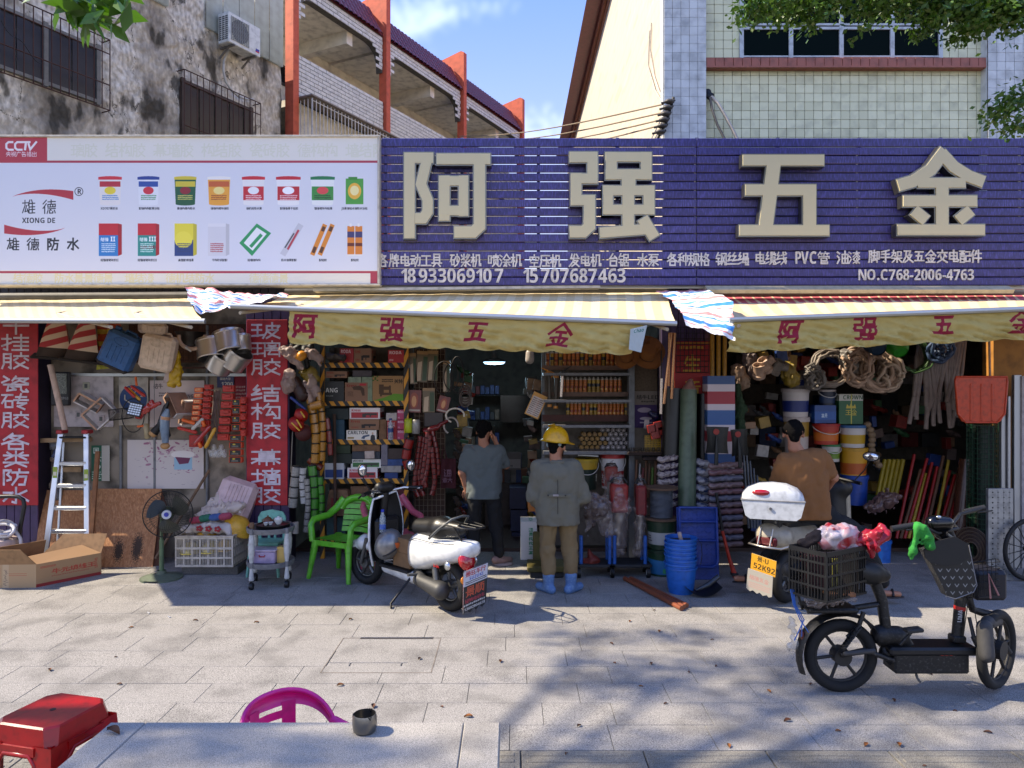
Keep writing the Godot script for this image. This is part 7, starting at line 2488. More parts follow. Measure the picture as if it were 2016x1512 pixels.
	for i in 9:
		mm.cyl(P(1332,645+i*11,8.435),P(1396,645+i*11,8.435),.004,-1,4)
	wpart(wm,"wires",mm,M("wire_black",CW))
	for i in 3:
		CY("yellow_pole","%s yellow painted scaffold pole standing between the two bays" % ["first","second","third"][i],"pole",1403+i*11,900,1402+i*12.5,640,8.5,8.5,4.2,PL("pole_yellow","a87a14"),"yellow scaffold poles")
	CY("green_roll","tall green wrapped roll standing upright on the pier","roll",1352,996,1356,768,8.15,8.3,18,M("roll_green",Color(.30,.37,.29),.45,0.,{"grime": 1.6}),"",.92)
	BL("roll_neck","twisted pinkish film neck on top of the green roll","film",[[1357,766,1358,756,14,8],[1358,756,1364,742,5,2]],8.3,M("film_pink",Color(.5,.36,.32),.5),"",.01)
	CY("black_roll","black wrapped roll behind the green one, left","roll",1325,900,1326,765,8.38,8.42,22,M("roll_black",Color(.035,.035,.035),.4))
	CY("black_roll","black wrapped roll tied with white string right of the green one","roll",1384,905,1384,775,8.4,8.42,14,M("roll_black",CW))
	var sp:=pic(54,190,1.,"b8aeb4")
	for q in [[0,16,"2c4a7a"],[30,24,"8e2430"],[66,28,"2c5288"],[106,20,"8e2430"],[150,24,"2c4a7a"]]:
		sp.rect(0,q[0],54,q[1],H(q[2]))
	BX("striped_tarp_roll","upright folded red, white and blue striped tarpaulin","tarpaulin",1393,740,1447,935,8.2,.22,print_mat("striped",sp,.45))
	BL("green_cloth","green cloth knotted and hanging beside the striped tarpaulin","cloth",[[1452,760,1458,850,8,12],[1458,800,1468,808,10,8],[1456,850,1462,890,10,6]],8.35,M("cloth_green",Color(.06,.18,.05),.8),"",.03)
	for i in 7:
		BL("white_sack","white printed woven sack in the pile left of the green roll","sack",[[1300,905+i*15,1328,902+i*15,7.5,7.5]],8.2,M("sack_pile",Color(.60,.56,.55),.6,0.,{"tri": noise_tex("sack_print",256,.03,[[0.,Color(.35,.2,.25)],[.35,Color(.5,.45,.5)],[.45,Color(1,1,1)],[1.,Color(1,1,1)]]),"grime": 3.}),"woven sacks left of the green roll",.02)
	for i in 6:
		BL("blue_sack","white sack with a blue stripe in the pile right of the green roll","sack",[[1376,910+i*17,1392,914+i*17,9,9]],8.2,M("sack_blue",Color(.58,.57,.58),.6,0.,{"tri": noise_tex("sack_stripe",256,.012,[[0.,Color(.1,.25,.5)],[.36,Color(.15,.3,.55)],[.4,Color(1,1,1)],[1.,Color(1,1,1)]]),"grime": 2.}),"blue striped sacks right of the green roll",.02)
	for i in 13:
		BL("film_bale","flat folded pinkish film sheet in the stack by the axe","film",[[1400,918+i*13,1458,914+i*13,7,7]],8.1,M("film_bale_%d" % (i % 3),[Color(.45,.37,.37),Color(.42,.30,.31),Color(.36,.36,.41)][i % 3],.4),"folded film stack by the axe",.015,12.,.018)
	for q in [[1410,840,930,-.02,"square steel shovel blade with a red badge, the larger one"],[1452,845,938,.05,"square steel shovel blade with a red badge, the smaller one"]]:
		var s:=thing("shovel",q[4],"shovel",P(q[0],q[1],7.98),"steel shovels propped blade up")
		s.rotation.z=q[3]
		var w:=.125 if q[3]<0 else .095
		part(s,"blade",mb().sheet(10,10,func(a: float,t: float) -> Vector3: return V((a-.5)*2.*w*(1.-.12*sin(t*PI)),-t*.29,.05*pow(absf(a-.5)*2.,3.))),M("shovel_steel",Color(.17,.17,.16),.45,.5))
		part(s,"socket",mb().tube([V(0,-.1,.012),V(0,-.25,.03),V(0,-.42,.03)],[.006,.02,.022],8),M("shovel_steel",CW))
		part(s,"badge",mb().cyl(V(0,-.055,.006),V(0,-.055,.01),.033,-1,20),PL("badge_red_s","8a2418"))
	for i in 5:
		CY("grey_profile","grey metal profile leaning beside the shovels","profile",1474+i*6,1040,1462+i*7,880+i*14,8.2,8.4,2.6,M("profile_grey",Color(.3,.31,.32),.4,.5),"metal profiles beside the shovels")
	var ax:=thing("axe","long handled tool with a red shaft and black grip leaning on the film stack","axe",G(1440,1139))
	wpart(ax,"shaft",mb().tube([P(1422,1045,7.9),P(1436,1100,7.88),P(1448,1136,7.86)],[.016,.02,.03],8),PL("axe_red","b8301c"))
	wpart(ax,"grip",mb().tube([P(1410,970,7.95),P(1422,1045,7.9)],.017,8),M("rubber_dark",CW))
	wpart(ax,"head",mb().box(P(1446,1130,7.86),V(.06,.03,.09)),M("trolley_dark",CW))
	platform_cart()
	# ---- nested blue buckets, poles and a shovel on the ground
	for i in 8:
		var b:=thing("blue_bucket","blue plastic bucket nested %s in the stack" % ["lowest","second from the bottom","third from the bottom","fourth from the bottom","fourth from the top","third from the top","second from the top","topmost"][i],"bucket",P(1340,1165,7.34)*V(1,0,1)+V(rr(-.006,.006),i*.042,0),"nested blue buckets")
		part(b,"body",mb().lathe([Q(0,.004),Q(.122,0),Q(.152,.24),Q(.162,.245),Q(.162,.262),Q(.148,.262),Q(.118,.012),Q(0,.012)],28),PL("bucket_blue","1d5fb4",.4))
		if i==7:
			part(b,"handle",mb().tube([V(.16,.25,0),V(.19,.2,.06),V(.19,.1,.08),V(.17,0.,.1)],.004,5),M("cable_black",CW))
	CY("rolled_print","rolled paper tube poking out of the topmost blue bucket","roll",1344,1075,1337,1048,7.34,7.34,4,M("tube_paper",CW))
	BX("dustpan_plate","dark blue folded plate in the topmost blue bucket","plate",1320,1060,1360,1078,7.34,.03,PL("plate_navy","141c30"))
	for i in 3:
		var a:=G(1230+i*6,1143+(i % 2)*3)
		var b:=G(1342+i*5,1203-i*3)
		solo("copper_pole",mb().cyl(a+V(0,.024,0),b+V(0,.024,0),.023,-1,12),M("pole_copper",Color(.50,.27,.17),.45),"reddish wooden pole lying on the pavement, %s of three" % ["outermost","middle","innermost"][i],"pole","reddish poles on the pavement")
	var sv:=thing("lying_shovel","dark steel shovel blade lying on the pavement by the buckets","shovel",G(1380,1170))
	part(sv,"blade",mb().sheet(12,8,func(a: float,t: float) -> Vector3: return V((a-.5)*.36,.012+.09*pow(absf(a-.5)*2.,2.),(t-.5)*.26)),M("shovel_steel",CW))
	part(sv,"socket",mb().tube([V(-.05,.04,0),V(.08,.09,-.02),V(.19,.17,-.04)],[.012,.03,.026],8),M("profile_grey",CW))
	# plastic chairs before the rack
	armchair("green","bright green plastic armchair before the goods rack","chair",P(676,1133,7.95)*V(1,0,1),-.45,PL("chair_green","5db02c",.3))
	armchair("pink","pink plastic armchair behind the white scooter","chair",P(772,1122,8.15)*V(1,0,1),.5,PL("chair_pink","b8586e",.35))
func lucky() -> Pic:
	var p:=pic(70,118,1.4,"8e1518")
	p.rect(0,2,70,2,H("a8801c"))
	p.fine(10,8,50,10,1,H("a8801c"))
	p.text("生",17,62,36,H("b08a24"))
	p.text("意",17,110,36,H("b08a24"))
	return p
func platform_cart():
	var c:=thing("platform_cart","folded blue platform cart with chequer plate standing on end","cart",P(1378,1137,7.75)*V(1,0,1))
	c.rotation.x=-.12
	var bl:=PL("cart_blue","1c3c8c",.4)
	part(c,"deck",mb().rbox(V(0,.39,-.05),V(.44,.77,.02),.006),bl)
	var ch:=mb()
	for i in 9:
		for j in 16:
			ch.rbox(V(-.19+i*.047,.04+j*.047,-.038),V(.03,.007,.006),.0025,BZ(.7 if (i+j) % 2 else -.7))
	part(c,"chequer_studs",ch,bl,"stuff")
	part(c,"handle_frame",mb().tube([V(-.2,.77,0.),V(-.2,.2,0.),V(-.17,.15,0),V(.14,.14,0),V(.19,.17,0),V(.2,.24,0),V(.2,.77,0.),V(-.2,.77,0.)],.016,8).tube([V(-.2,.62,0.),V(.2,.62,0.)],.013,8).tube([V(-.2,.42,0.),V(.2,.42,0.)],.013,8),bl)
func armchair(n: String,label: String,cat: String,at: Vector3,turn: float,m: Material):
	var c:=thing(n + "_armchair",label,cat,at,"",turn)
	part(c,"seat",mb().sheet(10,10,func(s: float,t: float) -> Vector3: return V((s-.5)*.46,.41-.025*sin(s*PI)*sin(t*PI)+.02*t,(t-.5)*.42)).rbox(V(0,.385,.21),V(.46,.06,.02),.008),m)
	for s in [-1.,1.]:
		part(c,"armrest",mb().tube([V(s*.2,.8,-.27),V(s*.26,.7,-.22),V(s*.28,.63,-.08),V(s*.28,.62,.16),V(s*.27,.58,.21),V(s*.25,.4,.21)],[.045,.045,.038,.036,.034,.034],8),m)
		for z in [-1.,1.]:
			part(c,"leg",mb().tube([V(s*.22,.41,z*.19),V(s*.27,0.,z*.25)],[.042,.024],8),m)
	for i in 6:
		var y:=.44+i*.062
		part(c,"back_slat",mb().sheet(10,2,func(s: float,t: float) -> Vector3: return V((s-.5)*.38,y+t*.052,-.2-(y+t*.052-.42)*.22-.05*sin(s*PI))),m)
	var tp:=[]
	for i in 13:
		var t:=PI*i/12.
		tp.append(V(-cos(t)*.22,.68+sin(t)*.14,-.25-sin(t)*.05))
	part(c,"top_rail",mb().tube(tp,.04,8),m)
# right-hand bay
func right_bay():
	var D:=8.9
	var lab:=func(bg: String,col: String,t: String,tc: String,band:=.35) -> Material:
		var p:=pic(140,80,1.,bg)
		p.rect(0,80*band,140,36,H(col))
		p.text(t,44,80*band+28,20,H(tc))
		return print_mat("pail_" + t+bg,p,.4)
	var wl:=PL("lid_pale","b0a49e")
	PAIL("large white pail with a blue emblem in the right-hand bay",1566,765,820,D,52,lab.call("b4aca8","1c2a66","HP-2","c8c4c0"),wl,false)
	PAIL("gold banded pail under the large white one",1568,820,892,D,48,lab.call("a89c94","8a6a1c","漆","3a2a10",.02),wl,false)
	PAIL("small blue and white jar on the large white pail",1573,736,764,D,28,lab.call("9a928c","12286a","小","b8b4b0"),wl,false)
	PAIL("small navy pail with a pale lid on the blue tin",1628,767,798,D,32,lab.call("141c30","1c3050","王","8a94a0"),wl)
	BX("blue_tin","square blue tin between navy and red pails","tin",1604,798,1646,833,D-.1,.24,lab.call("123c7a","184a90","高分","a8b8cc"))
	PAIL("red and orange pail with a red lid and white handle",1626,833,874,D,50,lab.call("a03020","b8601c","中国","c8b8a0"),PL("lid_red","9c1e1c"))
	PAIL("small white pail with a green lid beside the rider",1636,874,908,D-.05,34,lab.call("a8a49c","5a7a20","元","2a4a10"),PL("lid_green","1f6a3a"))
	var cp:=pic(90,110,1.2,"14502a")
	cp.rect(0,0,90,24,H("b0aca0"))
	cp.text("CROWN",14,20,17,H("1a3a1e"))
	cp.text("王金",24,78,22,H("b09a2a"))
	cp.poly(W([Q(26,52),Q(30,36),Q(38,46),Q(45,32),Q(52,46),Q(60,36),Q(64,52)]),H("b09a2a"))
	cp.rect(44,0,4,110,H("a8a03a"))
	BX("green_tin","square green tin with a gold crown and white lettering","tin",1652,776,1699,835,D-.08,.26,print_mat("crown_tin",cp,.4))
	PAIL("white pail with a yellow label and blue lid under the green tin",1678,836,880,D,50,lab.call("b4b0ac","a8861c","田","2a2a2a"),PL("lid_blue","2a5a8a"),false)
	PAIL("orange yellow pail with a red sweep under the white one",1680,880,934,D,52,lab.call("b8861a","a04a14","高","8a1c14",.5),PL("lid_orange","b0841c"),false)
	PAIL("blue pail lowest in the right-hand stack",1682,934,992,D,50,PL("pail_blue_p","143c8a"),PL("pail_blue_p","143c8a"),false)
	# hung overhead: fittings, coils, hoses, bowls
	for q in [[1507,718,.5,"nearest"],[1494,730,.2,"middle"],[1530,722,-.4,"grey"]]:
		var f:=thing("pipe_fitting","pale plastic pipe fitting hung under the valance, the %s one" % q[3],"pipe fitting",P(q[0],q[1],8.4),"pipe fittings hung in the right-hand bay")
		f.rotation=V(.5,0,q[2])
		var m:=PL("fitting_%d" % int(q[2]*10),"a88c78" if q[2]>0 else "6a625a")
		part(f,"socket",mb().lathe([Q(.07,-.09),Q(.075,-.05),Q(.062,-.04),Q(.062,.06),Q(.07,.08),Q(.06,.08),Q(.058,-.085)],18),m)
		part(f,"branch",mb().cyl(O3,V(.11,.04,0),.045,.05,14),m)
	for q in [[1452,730,"beige"],[1475,705,"dim"],[1550,725,"yellowish"],[1665,700,"grey"]]:
		BL("hung_sack","%s plastic sack hung from the right-hand bay's ceiling" % q[2],"sack",[[q[0],q[1],q[0]+8,q[1]+22,16,18]],8.6,M("hung_" + q[2],{"beige": Color(.55,.45,.36),"dim": Color(.36,.31,.3),"yellowish": Color(.5,.42,.12),"grey": Color(.42,.4,.38)}[q[2]],.5),"sacks hung in the right-hand bay",.03)
	for c in [[1630,725,32,9,.014,Color(.5,.46,.42),"thin grey hose"],[1720,732,34,14,.026,Color(.62,.52,.44),"thick beige hose"],[1795,700,34,7,.012,Color(.16,.28,.1),"green garden hose"]]:
		var h:=thing("hose_coil","hanging coil of %s in the right-hand bay" % c[6],"hose coil",P(c[0],c[1],8.7),"hose coils hung in the right-hand bay")
		for i in c[3]:
			var pt:=[]
			var k:=rr(.8,1.12)
			for j in 22:
				var a:=TAU*j/22.
				pt.append(V(cos(a)*L(c[2],8.7)*k+rr(-.012,.012),sin(a)*L(c[2],8.7)*k*1.05,rr(-.03,.03)+i*.012).rotated(Vector3.UP,.25*sin(i*2.4)).rotated(Vector3.BACK,i*.3))
			part(h,"hose_turn",mb().tube(pt,c[4],6,true),M("hose_" + c[6],c[5],.6))
	for q in [[1768,684,"2a8a1c","bright green"],[1725,680,"0f2c44","dark blue"]]:
		solo("plastic_bowl",mb().lathe([Q(.08,.09),Q(.12,0.),Q(.135,-.02),Q(.125,-.02),Q(.075,.08),Q(0,.085)],22,Transform3D(BR(2.4),O3)),PL("bowl_" + q[3],q[2]),"%s plastic bowl hung under the valance" % q[3],"bowl","",P(q[0],q[1],8.4))
	for i in 26:
		var u:=1800+(i*37) % 90
		var l:=90+(i*53) % 70
		var a:=P(u+10,672,8.8)
		solo("grey_pipe",mb().tube([O3,P(u+4,672+l*.4,8.75)-a,P(u+sin(i)*16,690+l,8.7)-a],.026,8),M("pipe_grey",Color(.46,.41,.38),.6),"grey brown pipe in the bundle hung behind the orange shovel","pipe","grey pipes hung in a bundle",a)
	for i in 9:
		solo("gourd_float",mb().ell(O3,V(.045,.04,.04),12,7),M("float_cream",Color(.46,.38,.28),.7),"cream float threaded on the string beside the stacked pails","float","string of cream floats",P(1708+sin(i*.9)*4+i*2.4,836+i*10,8.8))
	fill(34,1452,1600,668,735,8.5,9.2,"small packet or coil hung close under the right-hand valance","stock hung in the right-hand bay")
	fill(40,1600,1880,668,760,8.9,9.6,"small packet hung among the hose coils","stock hung in the right-hand bay")
	fill(40,1455,1545,740,1070,8.9,9.6,"packet in the tall heap behind the striped tarpaulin","stock heaped in the right-hand bay")
	fill(46,1700,1900,760,1060,9.3,10.6,"packet in the heap behind the leaning poles","stock heaped in the right-hand bay")
	for c in [[1690,722,30,12,"beige"],[1755,736,28,12,"cream"],[1605,742,22,8,"grey"],[1850,690,26,6,"blue"]]:
		for i in c[3]:
			var a:=rr(.6,1.2)
			var pt:=[]
			for j in 16:
				var g:=TAU*j/16.
				pt.append(V(cos(g)*L(c[2],8.6)*a*.8,sin(g)*L(c[2],8.6)*a,rr(-.02,.02)).rotated(Vector3.UP,rr(-1.,1.)))
			solo("hose_hank",mb().tube(pt,.02,6,true),M("hank_" + c[4],{"beige": Color(.6,.5,.42),"cream": Color(.66,.58,.5),"grey": Color(.42,.4,.38),"blue": Color(.2,.28,.4)}[c[4]],.6),"%s hose loop in a hank hung under the right-hand valance" % c[4],"hose","hose hanks hung in the right-hand bay",P(c[0]+rr(-8,8),c[1]+rr(-6,6),8.6+rr(-.1,.1)))
	# inside goods
	for i in 34:
		BX("dim_goods","dim carton on the shadowed shelves of the right-hand bay","carton",1455+(i % 12)*40,880-(i/12)*62-rr(18,46),1488+(i % 12)*40,880-(i/12)*62,12.4,.3,M("dimr_%d" % (i % 5),[Color(.5,.4,.3),Color(.2,.26,.4),Color(.55,.52,.5),Color(.45,.15,.12),Color(.25,.25,.25)][i % 5],.7),"dim cartons in the right-hand bay")
	BX("storage_rack","dark storage rack at the rear of the right-hand bay","rack",1448,700,1940,905,12.75,.1,M("rack_back",CW))
	for i in 16:
		CY("leaning_pole","red, yellow or bare pole in the sheaf leaning at the bay's right","pole",1765+i*8,1060,1800+i*7.5+(i % 3)*5,895+(i*29) % 50,8.7,9.,3.,[M("pole_r",Color(.55,.07,.05),.5),M("pole_y",Color(.6,.5,.1),.5),M("handle_wood",CW)][[0,2,0,1,0,2][i % 6]],"poles leaning in the right-hand bay")
	for i in 5:
		CY("spirit_level","yellow spirit level or tube stacked in the shadow","level",1728+i*9,975,1742+i*9,905,9.2,9.3,4.,M("level_yellow",Color(.62,.54,.1),.5),"yellow tubes in the shadow")
	CY("bark_bundle","bundle wrapped in shiny brown film leaning at the green mesh","bundle",1890,1070,1905,905,8.7,8.8,16,M("film_brown",Color(.32,.2,.15),.22,0.,{"grime": 3.}))
	BL("film_sack","crumpled brownish film sack on the floor behind the rider","sack",[[1718,1000,1745,985,14,20],[1745,985,1772,975,18,6]],8.6,M("film_sack",Color(.38,.29,.27),.3),"",.05)
	PAIL("blue bucket standing in the right-hand bay behind the electric bike",1733,1062,1108,8.6,40,PL("bucket_blue","1d5fb4"),PL("bucket_blue","1d5fb4"),false)
	# orange snow shovel, green mesh roll, perforated plank, frames
	var sv:=thing("orange_scoop","large orange plastic scoop shovel hung blade down on a pole","shovel",P(1930,833,8.2))
	var org:=PL("scoop_orange","b83a10",.35)
	var hw:=L(52,8.2)
	var hh:=L(91,8.2)
	part(sv,"blade",mb().prism(W([Q(-hw*.95,hh),Q(hw*.95,hh),Q(hw,hh*.94),Q(hw*.9,hh*.2),Q(hw*.72,.02),Q(hw*.5,0),Q(-hw*.5,0),Q(-hw*.72,.02),Q(-hw*.9,hh*.2),Q(-hw,hh*.94)]),0.,.02),org)
	for x in [-.4,0.,.4]:
		part(sv,"rib",mb().rbox(V(x*hw,hh*.45,.022),V(.025,hh*.8,.016),.007),org)
	part(sv,"rim",mb().tube([V(-hw*.96,hh,.02),V(-hw*.98,hh*.9,.02),V(-hw*.88,hh*.2,.02),V(-hw*.6,.01,.02),V(hw*.6,.01,.02),V(hw*.88,hh*.2,.02),V(hw*.98,hh*.9,.02),V(hw*.96,hh,.02)],.012,7,true),org)
	wpart(sv,"pole",mb().cyl(P(1949,745,8.21),P(1947,640,8.21),.012,-1,8),M("pole_pale",Color(.58,.45,.38),.6))
	var gm:=thing("green_mesh_roll","standing roll of green coated wire mesh under the orange scoop","mesh roll",P(1937,1010,8.5))
	var mm:=mb()
	var R:=L(29,8.5)
	for r in 2:
		for i in 20:
			var a:=TAU*i/20.+r*.15
			var q:=V(cos(a),0,sin(a))*R*(1.-r*.25)
			mm.cyl(q-V(0,.5,0),q+V(0,L(175,8.5),0),.0035,-1,4)
		for i in 26:
			mm.tube(mm.ring(V(0,-.4+i*.058,0),V(R*(1.-r*.25),0,0),V(0,0,R*(1.-r*.25)),18),.0035,4,true)
	part(gm,"wires",mm,PL("mesh_green","14402a"))
	part(gm,"inner_layers",mb().cyl(V(0,-.5,0),V(0,L(172,8.5),0),R*.62,-1,18),M("mesh_core",Color(.03,.07,.05),.5))
	var pl:=thing("perforated_plank","galvanised perforated scaffold plank standing on end","plank",P(1968,1141,7.8)*V(1,0,1))
	var galv:=M("galvanised_plank",Color(.60,.61,.62),.4,.6,{"grime": 1.5})
	part(pl,"plank",mb().rbox(V(0,.49,0),V(.27,.98,.045),.004),galv)
	var hl:=mb()
	for i in 4:
		for j in 17:
			hl.cyl(V(-.09+i*.06,.06+j*.055,.0215),V(-.09+i*.06,.06+j*.055,.0245),.0085,-1,8)
	part(pl,"perforations",hl,M("hole_dark",Color(.05,.05,.05),.8),"stuff")
	for x in [-.06,0.,.06]:
		part(pl,"flute",mb().rbox(V(x+.03,.49,.023),V(.006,.96,.006),.002),galv)
	for i in 3:
		BX("aluminium_profile","grey aluminium frame profile leaning at the yellow board, %s" % ["widest","next to the widest","thinnest"][i],"profile",[1997,1972,1985][i],[738,745,780][i],[2012,1980,1990][i],1140,8.3-.03*i,.05,ME("frame_alu","a8aaac",.45),"aluminium profiles at the yellow board")
	BX("red_white_board","white board with red stickers at the yellow board's side","board",2012,740,2050,1120,8.28,.03,M("board_white",Color(.62,.6,.6),.6))
	var cw:=thing("coiled_strip","coil of brown strip standing behind the electric bike's bag","coil",P(1912,1105,8.)*V(1,0,1))
	for i in 9:
		part(cw,"strip_turn",mb().tube(mb().ring(V(0,.27,0),V((.08+i*.017)*.6,0,(.08+i*.017)*.6),V(0,.09+i*.02,0),22),.011,5,true),M("strip_%d" % (i % 2),Color(.2,.12,.08) if i % 2 else Color(.32,.26,.2),.5))
	# front wheel of a bicycle that stands out of the frame
	var bw:=thing("bicycle","black bicycle standing at the right edge beside the perforated plank","bicycle",P(2025,1145,7.75)*V(1,0,1))
	wheel(bw,V(0,.335,0),.335,.022,BY(.25),M("tyre_black",Color(.04,.04,.042),.7),M("rim_black",Color(.05,.05,.05),.4),16)
	part(bw,"fork",mb().tube([V(.02,.335,.05),V(.16,.75,.05),V(.22,.95,0.)],.014,8),M("rim_black",CW))
	part(bw,"frame_tube",mb().tube([V(.2,.85,0),V(.75,.75,-.1)],.02,8).tube([V(.19,.78,0),V(.6,.3,-.08)],.02,8),M("rim_black",CW))
func wheel(root: Node3D,c: Vector3,r: float,tr: float,b: Basis,tyre: Material,rim: Material,spokes: int,sw:=.005):
	var w:=Node3D.new()
	w.name="wheel"
	root.add_child(w,true)
	w.transform=Transform3D(b,c)
	part(w,"tyre",mb().tube(mb().ring(O3,V(r-tr,0,0),V(0,r-tr,0),36),tr,10,true),tyre)
	var m:=mb()
	m.tube(m.ring(O3,V(r-tr*2.,0,0),V(0,r-tr*2.,0),32),maxf(.008,tr*.3),6,true)
	m.cyl(V(0,0,-.045),V(0,0,.045),r*(.09 if spokes>9 else .24),-1,16)
	for i in spokes:
		var a:=TAU*i/spokes
		m.cyl(V(cos(a),sin(a),.2*(i % 2-.5))*.03,V(cos(a+.12),sin(a+.12),0)*(r-tr*2.),sw,-1,5)
	part(w,"rim",m,rim)
# people
func hand(m: MB,wrist: Vector3,dir: Vector3,palm: Vector3,s:=1.,curl:=.5):
	var side:=dir.cross(palm).normalized()
	var c:=wrist+dir*.05*s
	var bones:=[[wrist,c,.026*s,.03*s]]
	for i in 4:
		var o:=side*(i-1.5)*.019*s
		var a:=c+o+dir*.035*s
		bones.append([c+o*.8,a,.013*s,.011*s])
		var ln: float=[.07,.08,.075,.058][i]*s
		var b:=a+(dir+palm*curl*.5).normalized()*ln*.5
		bones.append([a,b,.0095*s,.009*s])
		bones.append([b,b+(dir*(1.-curl)+palm*curl*1.3).normalized()*ln*.5,.009*s,.0075*s])
	var t0:=c-side*.03*s-dir*.02*s
	var t1:=t0-side*.025*s+dir*.035*s+palm*.012
	bones.append([c-dir*.03*s,t0,.016*s,.013*s])
	bones.append([t0,t1,.012*s,.0105*s])
	bones.append([t1,t1+dir*.03*s+palm*.012*s,.0105*s,.008*s])
	blob(m,bones,.008,.0055)
func head(m: MB,c: Vector3,face: Vector3):
	var up:=Vector3.UP
	var sd:=face.cross(up).normalized()
	blob(m,[[c+up*.03-face*.015,c+up*.035+face*.02,.088,.082],[c-up*.03+face*.03,c-up*.075+face*.055,.064,.038],[c-up*.02-face*.03,c-up*.14-face*.03,.058,.055],
		[c+face*.1+up*.015,c+face*.118-up*.018,.01,.016],[c+sd*.083+up*.012,c+sd*.09-up*.028,.017,.012],[c-sd*.083+up*.012,c-sd*.09-up*.028,.017,.012],
		[c+face*.088-up*.05-sd*.02,c+face*.088-up*.05+sd*.02,.01,.01]],.018,.0085)
func human(label: String,u0: float,v0: float,d: float,J: Dictionary,face: Vector3,o: Dictionary) -> Node3D:
	var s:=d/F
	var p:={}
	for k in J:
		p[k]=V((J[k][0]-u0)*s,(v0-J[k][1])*s,J[k][2] if J[k].size()>2 else 0.)
	var root:=thing("person",label,"person",P(u0,v0,d))
	var skin:=M("skin",Color(.60,.41,.31),.55,0.,{"grime": 0})
	var b:=mb()
	head(b,p.head,face)
	var nk: Vector3=p.neck
	var lim:=[[p.head-V(0,.1,0)-face*.03,nk-V(0,.04,0),.055,.06],[p.sl.lerp(nk,.2),p.sr.lerp(nk,.2),.06,.06],[nk.lerp(p.sl,.45)-V(0,.1,0),p.hl,.1,.1],[nk.lerp(p.sr,.45)-V(0,.1,0),p.hr,.1,.1]]
	for e in ["l","r"]:
		lim.append_array([[p["s" + e],p["e" + e],.05,.04],[p["e" + e],p["w" + e],.041,.027],[p["h" + e],p["k" + e],.08,.055],[p["k" + e],p["a" + e],.054,.038]])
	blob(b,lim,.03,.018)
	for e in ["l","r"]:
		var dir: Vector3=(p["w" + e]-p["e" + e]).normalized()
		hand(b,p["w" + e],dir,o.get("palm_" + e,V(0,-.3,-1).normalized()),1.,o.get("curl",.5))
	part(root,"body",b,skin)
	# shirt or jacket
	var g: float=o.get("loose",0.)
	var hem: float=o.get("hem",.04)
	var ts:=[[nk-V(0,.05,0),nk-V(0,.12,0),.075,.11],[p.sl.lerp(nk,.15),p.sr.lerp(nk,.15),.07+g,.07+g],[nk.lerp(p.sl,.5)-V(0,.1,0),p.hl-V(-.005,hem+.1,0),.115+g,.12+g],[nk.lerp(p.sr,.5)-V(0,.1,0),p.hr-V(.005,hem+.1,0),.115+g,.12+g],[nk-V(0,.15,0),(p.hl+p.hr)*.5-V(0,hem+.1,0),.12+g,.12+g]]
	for e in ["l","r"]:
		if o.get("long",false):
			ts.append_array([[p["s" + e],p["e" + e],.072,.064],[p["e" + e],p["e" + e].lerp(p["w" + e],.95),.062,.05]])
		else:
			ts.append([p["s" + e],p["s" + e].lerp(p["e" + e],.78),.07,.066])
	var sh:=part(root,"jacket" if o.get("long",false) else "shirt",blob(mb(),ts,.045,.014,.016,5.,Vector3.ONE,minf(p.hl.y,p.hr.y)-hem),o.shirt)
	var tr:=[[p.hl,p.hr,.105,.105]]
	for e in ["l","r"]:
		tr.append_array([[p["h" + e],p["k" + e],.1,.082],[p["k" + e],p["k" + e].lerp(p["a" + e],o.get("cuff",.95)),.082,o.get("cuff_r",.066)]])
	part(root,"trousers",blob(mb(),tr,.035,.015,.016,6.),o.trousers)
	for e in ["l","r"]:
		var a: Vector3=p["a" + e]
		var f: Vector3=o.get("toe_" + e,V(0,0,-1))
		var fl:=V(a.x,.04 if not o.has("floor") else o.floor,a.z)
		if o.has("boots"):
			part(root,"boot",blob(mb(),[[a+V(0,.04,0),fl+V(0,.03,0),.062,.05],[fl+f*-.05,fl+f*.16,.045,.042]],.03,.012),o.boots)
		elif o.has("shoes"):
			var so:=part(root,"shoe",blob(mb(),[[fl+V(0,.025,0)-f*.05,fl+f*.05+V(0,.015,0),.047,.045],[fl+f*.05,fl+f*.16,.044,.036]],.03,.011),o.shoes)
			part(so,"sole",mb().ell(fl+f*.055-V(0,.03,0),V(.052+absf(f.x)*.1,.014,.052+absf(f.z)*.1),16,5),M("sole_white",Color(.66,.6,.58),.6))
	var sd:=face.cross(Vector3.UP).normalized()
	if o.get("hair",true):
		var c: Vector3=p.head
		part(root,"hair",blob(mb(),[[c+V(0,.055,0)-face*.025,c+V(0,.06,0)+face*.03,.088,.078],[c+V(0,0.,0)-face*.05,c+V(0,-.045,0)-face*.055,.07,.05],[c+sd*.05+V(0,.03,0),c-sd*.05+V(0,.03,0),.055,.055]],.025,.011,.006,40.),M("hair_black",Color(.06,.055,.055),.8,0.,{"grime": 0,"spec": .15}))
	for q in [-1,1]:
		part(root,"eye",mb().ell(p.head+face*.088+sd*q*.032+V(0,.018,0),V(.011,.009,.011),8,6),M("eye_dark",Color(.04,.03,.03),.2))
	return root
